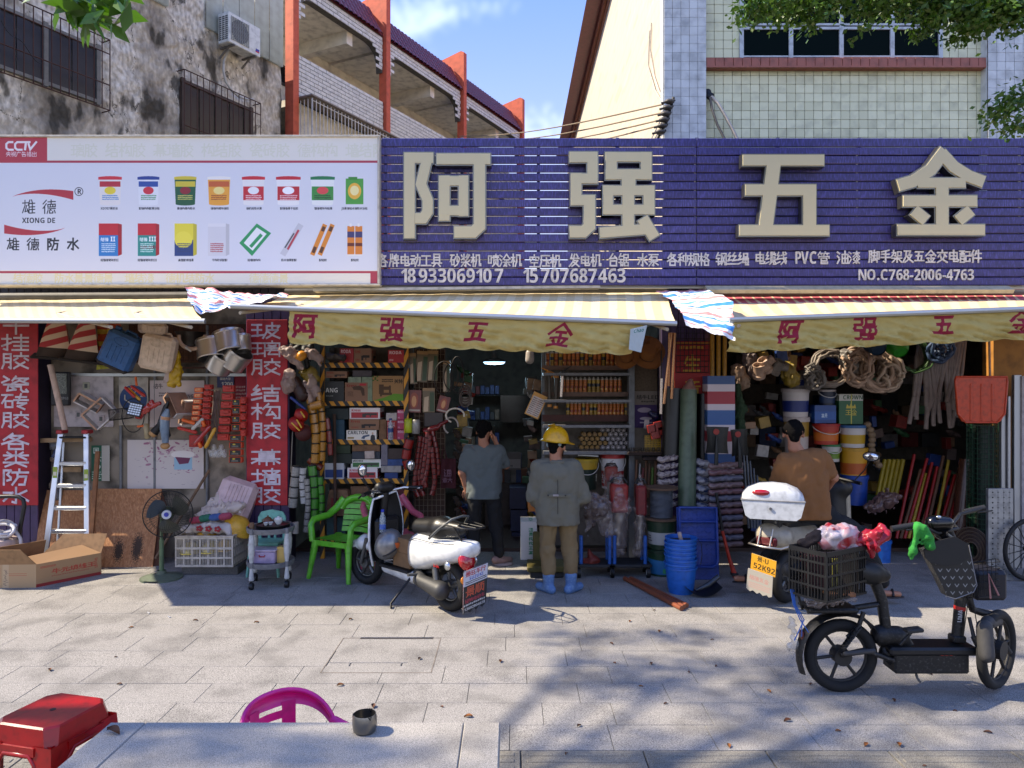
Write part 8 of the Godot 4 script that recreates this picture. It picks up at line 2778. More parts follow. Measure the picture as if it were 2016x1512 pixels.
func people():
	var A:=human("man in a grey T-shirt and dark trousers phoning in the shop doorway",957,1112,8.44,{"head": [953,849],"neck": [954,876,.02],"sl": [921,889],"sr": [984,890],"el": [910,930,.03],"wl": [917,962,0.],"er": [996,919,-.1],"wr": [976,872,-.1],"hl": [936,972],"hr": [970,972],"kl": [932,1042,-.03],"kr": [977,1040,-.03],"al": [928,1096],"ar": [982,1093]},V(.35,0,-.94).normalized(),
		{"shirt": M("tee_grey",Color(.33,.36,.36),.9,0.,{"grime": 0}),"trousers": M("jeans_black",Color(.055,.06,.07),.85),"shoes": M("shoe_pink",Color(.58,.47,.44),.7),"toe_l": V(-.35,0,-.94),"toe_r": V(.8,0,-.6),"palm_r": V(-.8,0,.1).normalized(),"hem": .05})
	part(A,"mobile_phone",mb().rbox(V(.09,1.545,-.13),V(.012,.14,.07),.004,BR(.3)),M("phone_black",Color(.02,.02,.022),.2))
	var B:=human("man in a grey work jacket, khaki trousers and yellow helmet, seen from behind",1099,1167,7.31,{"head": [1096,879],"neck": [1096,906,.02],"sl": [1058,922],"sr": [1132,920],"el": [1047,978,0.],"wl": [1060,1002,-.22],"er": [1151,978,0.],"wr": [1138,1000,-.22],"hl": [1080,1012],"hr": [1117,1012],"kl": [1078,1085,-.02],"kr": [1122,1085,-.02],"al": [1080,1140],"ar": [1124,1141]},V(.55,-.2,-.8).normalized(),
		{"shirt": M("jacket_grey",Color(.38,.37,.32),.92,0.,{"grime": 0}),"trousers": M("khaki",Color(.45,.38,.26),.92,0.,{"grime": 0}),"boots": M("boot_blue",Color(.52,.60,.68),.7,0.,{"grime": 4.,"tri": noise_tex("boot_dust",256,.03,[[0.,Color(.9,.95,1)],[.5,Color(.62,.74,.9)],[1.,Color(.55,.68,.9)]])}),"long": true,"loose": .014,"hem": .1,"cuff": .66,"cuff_r": .078,"toe_l": V(-.55,0,-.7),"toe_r": V(.6,0,-.65)})
	var hc:=V((1094-1099)*7.31/F,(1167-868)*7.31/F,-.01)
	var hm:=M("hard_hat",Color(.80,.60,.05),.3,0.,{"grime": 2.})
	var hat:=part(B,"hard_hat",mb().ell(hc,V(.135,.155,.15),26,10,BZ(-.08),0.,1.),hm)
	part(hat,"brim",mb().lathe([Q(.13,.015),Q(.15,-.002),Q(.165,-.008),Q(.15,-.01),Q(.13,.005)],28,Transform3D(BZ(-.1),hc)),hm)
	part(hat,"peak",mb().ell(hc+V(.13,-.025,-.07),V(.075,.012,.08),16,6,BZ(-.25)),hm)
	part(hat,"ridge",mb().tube([hc+V(-.06,.145,-.1),hc+V(-.02,.165,.02),hc+V(0.,.14,.1)],.012,6),hm)
	part(hat,"chin_strap",mb().tube([hc+V(.085,0.,.08),hc+V(.075,-.1,.05),hc+V(.07,-.16,-.02)],.006,5),M("strap_dark",Color(.05,.05,.05),.7))
	part(B,"head_cloth",blob(mb(),[[hc+V(-.07,-.035,.05),hc+V(.03,-.025,.085),.03,.03]],.02,.012),M("cloth_pale",Color(.5,.55,.56),.9))
	var jk: Node3D=B.get_node("jacket")
	part(jk,"half_belt",mb().rbox(V(-.005,(1167-971)*7.31/F,.165),V(.24,.028,.012),.004),M("jacket_grey",CW))
	part(jk,"tag",mb().box(V(-.035,(1167-970)*7.31/F,.174),V(.055,.018,.004)),M("tag_white",CW))
	for x in [-.11,.06]:
		part(jk,"button",mb().cyl(V(x,(1167-970)*7.31/F,.165),V(x,(1167-970)*7.31/F,.178),.009,-1,10),M("button_dark",Color(.1,.1,.1),.4))
	part(jk,"collar",mb().tube([V(-.09,1.305,0.),V(-.06,1.32,.075),V(.03,1.322,.08),V(.07,1.31,0.)],.024,8),M("jacket_grey",CW))
	part(jk,"back_seam",mb().tube([V(-.015,1.24,.13),V(-.015,1.1,.163),V(-.015,.82,.165)],.0035,4),M("jacket_seam",Color(.24,.23,.2),.9))
	var C:=human("man in a brown T-shirt astride the scooter with the white top box",1590,1185,7.,{"head": [1562,854],"neck": [1572,884,.02],"sl": [1538,910,.05],"sr": [1622,900,-.02],"el": [1528,965,-.08],"wl": [1560,1000,-.3],"er": [1642,940,0.],"wr": [1640,985,-.25],"hl": [1568,1008,0.],"hr": [1618,1010,0.],"kl": [1590,1058,-.4],"kr": [1690,1050,.05],"al": [1500,1150,-.3],"ar": [1738,1150,.02]},V(.2,-.1,-.97).normalized(),
		{"shirt": M("tee_brown",Color(.47,.31,.16),.9,0.,{"grime": 0}),"trousers": M("jeans_black",CW),"hem": .05,"loose": .012})
	for q in [[1740,1163,.08,"r"],[1478,1154,-.28,"l"]]:
		var c:=V((q[0]-1590)*7./F,(1185-q[1])*7./F,q[2])
		part(C,"foot",blob(mb(),[[c-V(.05,0,0),c+V(.1,-.01,0),.03,.028]],.02,.012),M("skin",CW))
		part(C,"sandal",mb().ell(c+V(.03,-.035,0),V(.13,.012,.05),16,5).tube([c+V(.03,-.02,.04),c+V(.04,.032,0.),c+V(.03,-.02,-.04)],.013,6),M("sandal_brown",Color(.1,.07,.06),.6))
# vehicles
func vehicles():
	white_scooter()
	rider_scooter()
	electric_bike()
func loft(secs: Array,e:=2.6) -> MB:
	var m:=mb()
	var rings:=[]
	for q in secs:
		var r:=[]
		for i in 24:
			var t:=TAU*i/24.
			r.append(V(q[0],(q[1]+q[2])*.5+signf(sin(t))*pow(absf(sin(t)),2./e)*(q[2]-q[1])*.5,signf(cos(t))*pow(absf(cos(t)),2./e)*q[3]))
		rings.append(r)
	m.soft()
	for i in secs.size()-1:
		m.bridge(rings[i],rings[i+1])
	m.face(rings[0],rings[0][0]-rings[1][0])
	m.face(rings[-1],rings[-1][0]-rings[-2][0])
	return m
func plate_pic() -> Pic:
	var p:=pic(110,180,1.6,"26282a")
	p.rect(2,2,106,62,H("b8bcc8"))
	p.text("景旺车行",8,28,23,H("9a2a34"))
	p.text("SUZUKI",26,44,15,H("2c46a0"))
	p.fine(10,46,92,15,2,H("2a2a30"))
	p.text("景顺",12,112,42,H("b8543a"),.1)
	p.text("绿驹电动车",10,136,18,H("a8404a"))
	p.fine(6,138,98,13,1,H("b8b8b8"))
	p.text("13692804678",8,166,13,H("c8c8c8"))
	return p
func white_scooter():
	# own axes: x forwards, y up, z to the right side; the left side faces the street
	var a:=G(886,1203)
	var b:=G(722,1150)
	var t:=thing("white_scooter","white electric scooter with a silver helmet and cartons on its footboard","scooter",a)
	var f:=(b-a)
	f.y=0
	var wb:=f.length()
	f=f.normalized()
	t.basis=Basis(f,Vector3.UP,f.cross(Vector3.UP))
	var wh:=M("scooter_white",Color(.82,.83,.83),.22,0.,{"grime": 1.5,"cc": .6})
	var bk:=M("scooter_black",Color(.045,.045,.05),.5)
	var gy:=M("scooter_grey",Color(.30,.31,.31),.5)
	var ty:=M("tyre_black",Color(.04,.04,.042),.7)
	var rim:=M("rim_grey",Color(.4,.4,.39),.4,.6)
	wheel(t,V(0,.235,0),.235,.05,Basis.IDENTITY,ty,rim,5,.02)
	wheel(t,V(wb,.235,0),.235,.045,BY(.15),ty,rim,5,.02)
	part(t,"tail_body",loft([[.47,.34,.6,.1],[.45,.32,.66,.14],[.38,.32,.69,.165],[.2,.36,.69,.185],[.05,.42,.68,.185],[-.1,.46,.68,.17],[-.22,.5,.69,.135],[-.32,.55,.69,.085],[-.36,.6,.68,.03]]),wh)
	part(t,"seat",blob(mb(),[[V(.42,.72,0),V(.1,.745,0),.09,.115],[V(.1,.745,0),V(-.14,.77,0),.11,.07]],.05,.016),M("seat_vinyl",Color(.035,.034,.034),.38))
	part(t,"footboard",mb().rbox(V(.68,.3,0),V(.44,.03,.3),.01),bk)
	part(t,"floor_fairing",blob(mb(),[[V(.42,.24,.05),V(.9,.26,.04),.065,.06],[V(.42,.24,-.05),V(.9,.26,-.04),.065,.06]],.03,.018),wh)
	var shield:=func(o: float,w: float,y0: float,y1: float) -> MB:
		return mb().sheet(14,14,func(s: float,q: float) -> Vector3:
			var y:=lerpf(y1,y0,q)
			var k:=(s-.5)*2.
			var hw:=w*(.5+.6*sin(clampf((y-y0)/(y1-y0),0,1)*2.4+.4))
			return V(.95+o+.12*(1.-pow(absf(k),2.))+.1*(.6-y)*(1 if y<.6 else -.3),y,k*hw))
	part(t,"leg_shield",shield.call(.03,.19,.27,1.),wh)
	part(t,"inner_shield",shield.call(.005,.178,.29,.985),bk)
	var ed:=[]
	for i in 25:
		var q:=i/24.*2.
		var y:=.27+.73*(q if q<1. else 2.-q)
		ed.append(V(.975+.1*(.6-y)*(1 if y<.6 else -.3),y,(-1 if q<1. else 1)*.19*(.5+.6*sin((y-.27)/.73*2.4+.4))))
	part(t,"shield_rim",mb().tube(ed,.013,6),wh)
	part(t,"glove_box",mb().rbox(V(.98,.62,0),V(.1,.26,.3),.03),bk)
	part(t,"front_mudguard",blob(mb(),[[V(wb+.02,.44,0),V(wb+.19,.38,0),.075,.06],[V(wb+.02,.44,0),V(wb-.13,.42,0),.075,.06]],.04,.015),wh)
	part(t,"steering_column",mb().cyl(V(1.08,.45,0),V(1.,1.,0),.05,.045),bk)
	part(t,"fork",mb().tube([V(wb,.235,-.07),V(wb-.08,.5,-.06)],.02,8).tube([V(wb,.235,.07),V(wb-.08,.5,.06)],.02,8),rim)
	part(t,"handlebar",mb().tube([V(.86,1.02,-.34),V(.95,1.03,-.2),V(1.01,1.,0),V(.95,1.03,.2),V(.86,1.02,.34)],.016,8),ME("bar_chrome","c4c6c8",.2))
	for s in [-1,1]:
		part(t,"grip",mb().cyl(V(.92,1.03,s*.24),V(.85,1.02,s*.37),.02,-1,10),bk)
		part(t,"brake_lever",mb().tube([V(.96,1.02,s*.2),V(1.,1.,s*.27),V(.94,.98,s*.36)],.008,6),bk)
		part(t,"mirror_stalk",mb().tube([V(.95,1.03,s*.2),V(.98,1.12,s*.26),V(.97,1.2,s*.29)],.006,6),bk)
		var mr:=part(t,"mirror",mb().ell(V(.96,1.25,s*.3),V(.025,.065,.055),16,8),bk)
		part(mr,"mirror_glass",mb().ell(V(.945,1.25,s*.3),V(.014,.056,.047),16,6),ME("mirror_glass","d8d8d8",.04))
	part(t,"instrument_pod",blob(mb(),[[V(1.,1.05,-.06),V(1.,1.05,.06),.055,.055],[V(1.06,1.,0),V(1.08,.98,0),.08,.08]],.03,.014),bk)
	part(t,"headlamp",mb().ell(V(1.12,.97,0),V(.06,.075,.08),18,8),ME("lamp_chrome","b8bcbe",.2))
	part(t,"rear_rack",mb().tube([V(.12,.7,-.15),V(-.1,.83,-.14),V(-.3,.82,-.12),V(-.4,.82,-.06),V(-.4,.82,.06),V(-.3,.82,.12),V(-.1,.83,.14),V(.12,.7,.15)],.009,6).tube([V(-.15,.825,-.04),V(-.39,.825,-.04)],.007,6).tube([V(-.15,.825,.04),V(-.39,.825,.04)],.007,6).tube([V(-.2,.82,-.13),V(-.22,.68,-.05)],.008,6),bk)
	part(t,"grab_rail",mb().tube([V(.1,.68,-.17),V(-.02,.78,-.16),V(-.14,.88,-.1),V(-.17,.9,0),V(-.14,.88,.1),V(-.02,.78,.16)],.012,7),gy)
	part(t,"tail_lamp",mb().ell(V(-.27,.52,-.04),V(.06,.095,.09),18,8,BZ(-.4)),M("lamp_red",Color(.58,.05,.06),.12,0.,{"grime": 0,"cc": .8}))
	for s in [-1,1]:
		part(t,"rear_indicator",mb().ell(V(-.15,.47,s*.165),V(.04,.04,.022),14,6),ME("lamp_chrome","b8bcbe"))
	part(t,"side_reflector",mb().ell(V(-.3,.36,-.11),V(.012,.035,.03),12,6),PL("reflector_amber","c87818",.25))
	part(t,"engine_cover",blob(mb(),[[V(-.02,.22,-.13),V(.3,.26,-.13),.085,.055],[V(.3,.28,-.1),V(.4,.3,-.05),.05,.05]],.03,.014),M("engine_grey",Color(.2,.2,.2),.55,.1))
	part(t,"under_frame",mb().tube([V(.4,.26,0),V(.15,.34,0),V(0.,.42,0)],.05,8).tube([V(.06,.25,-.1),V(.1,.45,-.1)],.028,10),bk)
	part(t,"shock_absorber",mb().cyl(V(.05,.26,-.115),V(.1,.42,-.1),.03,-1,10),rim)
	part(t,"side_stand",mb().tube([V(.45,.25,-.1),V(.5,.03,-.3),V(.44,.012,-.34)],.011,6),bk)
	var sb:=mb()
	letters(sb,"Li-lio",V(.02,.44,-.186),V(-1,0,0),Vector3.UP,.03)
	part(t,"side_lettering",sb,M("badge_red",CW))
	part(t,"panel_seam",mb().tube([V(.46,.6,-.12),V(.3,.655,-.168),V(.05,.65,-.172),V(-.2,.665,-.128)],.004,4),gy)
	part(t,"foot_peg",mb().cyl(V(.3,.31,-.12),V(.32,.32,-.24),.014),rim)
	var pp:=mb()
	pp.prism(W([Q(-.12,-.02),Q(-.11,-.34),Q(-.075,-.32),Q(-.045,-.345),Q(-.015,-.32),Q(.015,-.345),Q(.045,-.32),Q(.075,-.345),Q(.11,-.32),Q(.12,-.02)]),-.003,.003)
	var pl:=part(t,"mudflap_plate",pp,print_mat("scooter_plate",plate_pic(),.5))
	pl.transform=Transform3D(Basis(V(0,0,1),-PI/2*0)*Basis(V(0,1,0),-PI/2)*BR(.18)*BZ(.12),V(-.37,.5,-.02))
	pl.scale=V(1.25,1.3,1.)
	part(t,"plate_arm",mb().box(V(-.3,.44,0),V(.12,.03,.05)),bk)
	# what it carries
	var W2:=func(v: Vector3) -> Vector3: return t.transform*v
	var hm:=thing("silver_helmet","silver open-face helmet hung on the white scooter's inner shield","helmet",W2.call(V(.78,.52,-.12)))
	hm.rotation=V(.2,.4,-.5)
	part(hm,"shell",mb().ell(O3,V(.125,.16,.135),22,12),M("helmet_silver",Color(.52,.52,.52),.3,.5))
	part(hm,"visor_edge",mb().tube(mb().ring(V(.02,-.02,0),V(.06,.11,0),V(0,0,.137),24),.008,6,true),bk)
	part(hm,"orange_flash",mb().prism(W([Q(0,.07),Q(.07,.1),Q(.05,.02)]),.108,.128),PL("flash_orange","b8541c"))
	for q in [[.36,"upper kraft carton on the white scooter's footboard",.47],[0.,"lower kraft carton on the white scooter's footboard",.33]]:
		var o:=solo("footboard_carton",mb().rbox(V(0,.07,0),V(.26,.14,.2),.004),M("kraft_light",Color(.46,.35,.23),.85),q[1],"carton","cartons on the scooter's footboard",W2.call(V(.6,q[2]-.01,0.)))
		o.basis=t.basis
	var wb2:=thing("water_bottle","half-full water bottle with a blue cap in the white scooter's glove box","bottle",W2.call(V(.9,.62,-.1)))
	part(wb2,"bottle",mb().lathe([Q(0,0),Q(.032,0),Q(.032,.14),Q(.014,.19),Q(.014,.2)],14),M("pet_clear",CW))
	part(wb2,"label",mb().cyl(V(0,.03,0),V(0,.08,0),.0327,-1,14,false),PL("label_sky","4a6ab8"))
	part(wb2,"cap",mb().cyl(V(0,.2,0),V(0,.225,0),.016),PL("cap_cobalt","1632a8"))
func rider_scooter():
	var a:=P(1548,1186,6.98)
	a.y=0
	var t:=thing("rider_scooter","cream and black scooter with a white top box and yellow number plate","scooter",a)
	var f:=V(.75,0,-.66)
	t.basis=Basis(f,Vector3.UP,f.cross(Vector3.UP))
	var cr:=M("scooter_cream",Color(.62,.59,.52),.35,0.,{"grime": 2.})
	var bk:=M("scooter_black",CW)
	wheel(t,V(0,.25,0),.25,.055,Basis.IDENTITY,M("tyre_black",CW),M("rim_grey",CW),5,.02)
	wheel(t,V(1.25,.25,0),.25,.05,Basis.IDENTITY,M("tyre_black",CW),M("rim_grey",CW),5,.02)
	part(t,"tail_body",blob(mb(),[[V(-.26,.68,0),V(.35,.58,0),.11,.16],[V(-.26,.68,-.06),V(-.2,.66,.06),.1,.1]],.06,.02),cr)
	part(t,"seat",blob(mb(),[[V(-.1,.8,0),V(.5,.76,0),.1,.11]],.03,.02),M("seat_vinyl",CW))
	part(t,"leg_shield",blob(mb(),[[V(.95,.4,-.12),V(.95,.4,.12),.06,.06],[V(.95,.4,0),V(1.,.98,0),.14,.13],[V(1.,1.02,-.1),V(1.,1.02,.1),.09,.09]],.05,.022),bk)
	part(t,"front_panel",blob(mb(),[[V(1.08,.5,.1),V(1.02,.95,.12),.05,.04],[V(1.08,.5,-.1),V(1.02,.95,-.12),.05,.04]],.03,.018),cr)
	part(t,"footboard",mb().rbox(V(.7,.33,0),V(.5,.08,.3),.02),bk)
	part(t,"handlebar",mb().tube([V(.86,1.1,-.34),V(1.,1.12,0),V(.86,1.1,.34)],.017,8),bk)
	for s in [-1,1]:
		part(t,"mirror_stalk",mb().tube([V(.95,1.12,s*.24),V(.98,1.22,s*.32),V(.96,1.33,s*.38)],.007,6),bk)
		var mr:=part(t,"mirror",mb().ell(V(.95,1.37,s*.4),V(.025,.05,.085),16,8),bk)
		part(mr,"mirror_glass",mb().ell(V(.935,1.37,s*.4),V(.014,.043,.075),16,6),ME("mirror_glass","d8d8d8"))
	part(t,"tail_lamp",mb().rbox(V(-.36,.64,0),V(.05,.09,.2),.018),M("lamp_wine",Color(.36,.13,.14),.2))
	part(t,"tail_guard",mb().tube([V(-.2,.62,-.2),V(-.4,.6,-.16),V(-.44,.6,0),V(-.4,.6,.16),V(-.2,.62,.2)],.011,7).tube([V(-.42,.6,-.06),V(-.36,.76,-.06)],.008,6).tube([V(-.42,.6,.06),V(-.36,.76,.06)],.008,6),ME("guard_steel","b0aca4",.35))
	part(t,"box_carrier",mb().tube([V(-.42,.84,-.12),V(0.,.8,-.12)],.012,6).tube([V(-.42,.84,.12),V(0.,.8,.12)],.012,6).box(V(-.25,.76,0),V(.05,.12,.16)),bk)
	# number plate and mudflap stand square across the tail
	var yp:=pic(100,66,1.4,"c8901c")
	yp.text("粤·U",24,26,22,H("4a3a14"))
	yp.text("52K92",10,58,26,H("3a2e14"))
	var fp:=pic(90,80,1.2,"9a968c")
	fp.text("永康五金",10,36,17,H("a87870"))
	fp.fine(8,44,74,22,3,H("a88880"))
	var R:=BY(-PI/2)
	var np:=part(t,"number_plate",mb().rbox(O3,V(.25,.155,.006),.002),M("plate_back",Color(.5,.45,.3),.5))
	np.transform=Transform3D(R*BR(.1)*BZ(-.14),V(-.42,.43,0))
	var q:=mb()
	q.quad(V(-.124,-.077,.0042),V(.124,-.077,.0042),V(.124,.077,.0042),V(-.124,.077,.0042))
	part(np,"plate_print",q,print_mat("yellow_plate",yp,.45))
	var fl:=part(t,"mudflap",mb().prism(W([Q(-.13,0.),Q(.12,0.),Q(.12,-.2),Q(.09,-.215),Q(.07,-.2),Q(.03,-.22),Q(0.,-.2),Q(-.03,-.22),Q(-.07,-.2),Q(-.1,-.22),Q(-.14,-.2)]),-.003,.003),print_mat("mudflap",fp,.6))
	fl.transform=Transform3D(R*BR(.12)*BZ(-.12),V(-.43,.36,-.02))
	var tb:=thing("top_box","white moulded top box with a red reflector on the rider's scooter","top box",t.transform*V(-.26,.86,0))
	tb.basis=BY(-.32)
	var w2:=M("top_box_white",Color(.78,.79,.79),.35,0.,{"grime": 2.})
	part(tb,"tray",mb().prism(W([Q(-.2,0.),Q(.2,0.),Q(.24,.03),Q(.275,.17),Q(-.275,.17),Q(-.24,.03)]),-.19,.19),w2)
	part(tb,"lid",loft([[-.27,.14,.2,.12],[-.265,.12,.22,.15],[-.22,.08,.27,.172],[-.12,.05,.31,.178],[0,.05,.32,.18],[.12,.05,.31,.178],[.22,.08,.27,.172],[.265,.12,.22,.15],[.27,.14,.2,.12]],3.2),w2)
	part(tb,"seam",mb().rbox(V(0,.172,0),V(.56,.014,.39),.005),M("seam_grey",Color(.5,.5,.5),.5))
	part(tb,"reflector",mb().ell(V(-.1,.24,.162),V(.085,.03,.03),16,6),M("lamp_red",CW))
	part(tb,"lock",mb().cyl(V(-.02,.1,.188),V(-.02,.1,.2),.014,-1,12),ME("lock_steel","8a8a8a"))
func E(u: float,v: float,o:=0.) -> Vector3:
	return P(u,v,4.97-o)
func electric_bike():
	var D:=4.97
	var t:=thing("electric_bike","dusty black electric bike with a rear crate and front basket","electric bike",G(1655,1362))
	var bk:=M("bike_black",Color(.32,.31,.3),.55,0.,{"grime": 3.,"tri": noise_tex("dust",512,.025,[[0.,1.],[.28,.55],[.42,.22],[.55,.15],[1.,.14]],FastNoiseLite.TYPE_SIMPLEX_SMOOTH,6)})
	var ty:=M("tyre_dusty",Color(.085,.083,.08),.85)
	var rim:=M("rim_dusty",Color(.17,.165,.16),.6,.3)
	var I:=t.global_transform.affine_inverse()
	wheel(t,I*E(1655,1290),.25,.038,Basis.IDENTITY,ty,rim,6,.012)
	wheel(t,I*E(1962,1278),.268,.033,BY(.62),ty,rim,6,.012)
	wpart(t,"rear_mudguard",mb().sheet(12,6,func(s: float,q: float) -> Vector3:
		var a:=lerpf(.5,3.55,s)
		return E(1655+cos(a)*82,1290-sin(a)*82)+V(0,0,(q-.5)*.12)+V(cos(a),sin(a),0)*.02*sin(q*PI)),bk)
	wpart(t,"tail_lamp",mb().rbox(E(1578,1250),V(.02,.06,.06),.006),M("lamp_wine",CW))
	var fr:=mb()
	fr.tube([E(1722,1145),E(1736,1180),E(1745,1245),E(1752,1290)],.036,10)
	fr.tube([E(1655,1290,.08),E(1700,1280,.08),E(1760,1300,.06)],.018,8)
	fr.tube([E(1655,1290,-.08),E(1700,1280,-.08),E(1760,1300,-.06)],.018,8)
	fr.tube([E(1590,1203),E(1660,1200),E(1738,1188)],.02,8)
	fr.tube([E(1700,1205,.06),E(1690,1235,.06),E(1668,1255,.06)],.016,8)
	wpart(t,"frame",fr,bk)
	var sp:=mb()
	for i in 7:
		sp.tube(sp.ring(E(1688-i*4.2,1238+i*5.6,.1),V(.02,.014,0),V(0,0,.026),12),.006,5,true)
	sp.cyl(E(1694,1230,.1),E(1660,1280,.1),.012)
	wpart(t,"shock_spring",sp,bk)
	wpart(t,"saddle",blob(mb(),[[E(1715,1128),E(1738,1132),.07,.05],[E(1690,1122),E(1715,1128),.075,.075]],.04,.014),M("saddle_black",Color(.05,.055,.055),.5))
	wpart(t,"rack_pad",mb().rbox(E(1630,1195),V(.34,.035,.2),.012),bk)
	wpart(t,"backrest",blob(mb(),[[E(1553,1122),E(1572,1118),.05,.05]],.03,.012),M("backrest_black",Color(.07,.07,.068),.7))
	wpart(t,"backrest_post",mb().tube([E(1562,1130),E(1568,1160),E(1580,1200)],.009,6),bk)
	wpart(t,"battery_case",mb().rbox(E(1822,1297),V(L(145,D),L(42,D),.17),.012),bk)
	wpart(t,"deck",mb().rbox(E(1825,1274),V(L(172,D),L(16,D),.2),.015),M("deck_black",Color(.06,.062,.065),.45))
	wpart(t,"motor_cover",blob(mb(),[[E(1735,1250),E(1768,1252),.07,.06],[E(1768,1252),E(1790,1275),.06,.04],[E(1745,1285),E(1760,1305),.05,.04]],.03,.014),bk)
	wpart(t,"chain_guard",mb().rbox(E(1692,1284,.11),V(.22,.03,.03),.01,BZ(.1)),M("guard_dusty",Color(.22,.215,.21),.7))
	var rs:=mb()
	for i in 3:
		rs.prism(W([Q(i*.03,0),Q(i*.03+.018,0),Q(i*.03+.028,.018),Q(i*.03+.01,.018)]),0,.002)
	var so:=part(t,"red_stripes",rs,PL("stripe_red","a01c14"))
	so.position=I*E(1852,1291,.088)
	wpart(t,"pedal",mb().rbox(E(1798,1240,.16),V(.11,.025,.07),.006,BZ(.1)),M("pedal_grey",Color(.14,.14,.14),.7))
	wpart(t,"crank",mb().tube([E(1772,1270,.12),E(1795,1244,.13)],.01,6),bk)
	wpart(t,"kickstand",mb().tube([E(1800,1315),E(1806,1335,.05),E(1812,1343,.08)],.009,6),M("stand_grey",Color(.4,.39,.37),.6))
	wpart(t,"steering_tube",mb().cyl(E(1884,1262),E(1896,1110),.037,.033,14),bk)
	wpart(t,"steering_clamp",mb().rbox(E(1884,1256),V(.085,.05,.09),.01),bk)
	var lm:=mb()
	lm.x=Transform3D(BZ(PI/2-.08),E(1893,1226,.039))
	letters(lm,"LIMA",O3,X3,Y3,.032,0.,.1,.9)
	wpart(t,"lettering",lm,M("print_white2",Color(.7,.7,.7),.5))
	wpart(t,"red_ring",mb().cyl(E(1889,1200),E(1890,1193),.0375,.0373,14),PL("stripe_red","a01c14"))
	wpart(t,"fork_yoke",mb().tube([E(1900,1165),E(1915,1200),E(1930,1205),E(1952,1210)],.025,8),bk)
	for s in [[1908,1215,1924,1290,.1],[1950,1210,1978,1285,-.1]]:
		wpart(t,"fork_leg",mb().tube([E(s[0],s[1],s[4]*.6),E(s[2]-(s[2]-s[0])*.4,s[3]-34,s[4])],.012,8).tube([E(s[2]-(s[2]-s[0])*.45,s[3]-36,s[4]),E(s[2]+10,s[3],s[4])],.019,8),rim)
	wpart(t,"front_mudguard",blob(mb(),[[E(1938,1235,.12),E(1942,1290,.16),.05,.05],[E(1945,1225,.06),E(1960,1220,-.06),.045,.045]],.03,.015),M("guard_dusty",CW))
	wpart(t,"handlebar",mb().tube([E(1770,1040,.12),E(1815,1036,.1),E(1845,1050,.06),E(1885,1040),E(1876,1030,-.05),E(1890,1012,-.12),E(1935,1000,-.2)],.013,8),bk)
	for g in [[1755,1041,1798,1034,.12],[1898,1008,1938,999,-.2]]:
		wpart(t,"grip",mb().cyl(E(g[0],g[1],g[4]),E(g[2],g[3],g[4]),.02,-1,12),M("grip_grey",Color(.09,.09,.095),.7))
		wpart(t,"brake_lever",mb().tube([E(g[2]-14,g[3]+10,g[4]+.02),E(g[2]+16,g[3]+6,g[4]+.02)],.006,5),bk)
	for q in [[1845,1050,1880,1110,1905,1190,1896,1255],[1862,1050,1905,1100,1915,1180,1925,1240]]:
		wpart(t,"brake_cable",mb().tube([E(q[0],q[1],.06),E(q[2],q[3],.08),E(q[4],q[5],.08),E(q[6],q[7],.05)],.0035,5),bk)
	wpart(t,"display_pod",blob(mb(),[[E(1838,1030,.04),E(1862,1030,.04),.055,.05],[E(1850,1050,.02),E(1870,1062,0),.04,.035]],.03,.014),M("pod_black",Color(.025,.025,.027),.2))
	wpart(t,"display_lens",mb().ell(E(1848,1018,.085),V(.018,.012,.012),10,6),ME("lamp_chrome","b8bcbe"))
	wpart(t,"stem",mb().tube([E(1868,1045),E(1896,1110)],.026,10),bk)
	var bs:=thing("front_basket","black wire basket with blue lining on the electric bike's front","basket",E(1935,1175,-.1))
	var wm:=mb()
	for y in 6:
		var k:=1.-.05*y
		wm.tube([E(1890+y*3,1112+y*13,.06),E(1960+y*2,1100+y*14,.06),E(1970,1106+y*13,-.22),E(1900+y*2,1112+y*13,-.22)],.0035,4,true)
	for i in 9:
		wm.cyl(E(1890+i*8.8,1112-i*1.5,.06),E(1905+i*7,1178-i,.06),.0025,-1,4)
	wpart(bs,"wires",wm,M("wire_black",CW))
	wpart(bs,"lining",mb().rbox(E(1933,1146,-.08),V(.22,.2,.22),.02),M("lining_navy",Color(.02,.025,.08),.6))
	wpart(bs,"pink_cord",mb().tube([E(1950,1178,.075),E(1946,1130,.08),E(1966,1172,.07)],.007,5),M("cord_pink",Color(.6,.42,.4),.8))
	var bp:=pic(100,100,1.2,"151516")
	for i in 6:
		for j in 6:
			bp.line([Q(10+i*16+(j % 2)*8,22+j*13),Q(14+i*16+(j % 2)*8,27+j*13),Q(18+i*16+(j % 2)*8,22+j*13)],1.6,H("8a8a88"))
	var bg:=thing("handlebar_bag","black monogram patterned bag hung on the electric bike's steering tube","bag",E(1868,1145,.09))
	var o2:=W([Q(-.2,.24),Q(.08,.31),Q(.13,.29),Q(.19,-.02),Q(.17,-.07),Q(.03,-.12),Q(-.03,-.1),Q(-.1,.05)])
	bg.scale=Vector3.ONE*.9
	part(bg,"pouch",mb().prism(o2,-.05,.03),print_mat("monogram",bp,.5))
	part(bg,"flap",mb().prism(W([Q(-.21,.24),Q(-.16,.3),Q(.02,.345),Q(.1,.3),Q(.12,.19),Q(.06,.14),Q(-.05,.125),Q(-.16,.15),Q(-.2,.19)]),.032,.045),M("flap_black",Color(.055,.055,.06),.6))
	part(bg,"piping",mb().tube([V(.13,.28,.03),V(.19,-.02,.03),V(.165,-.07,.03),V(.03,-.12,.03),V(-.04,-.1,.03)],.004,5),M("piping_grey",Color(.45,.45,.46),.6))
	var gc:=M("cloth_lime",Color(.16,.52,.18),.9)
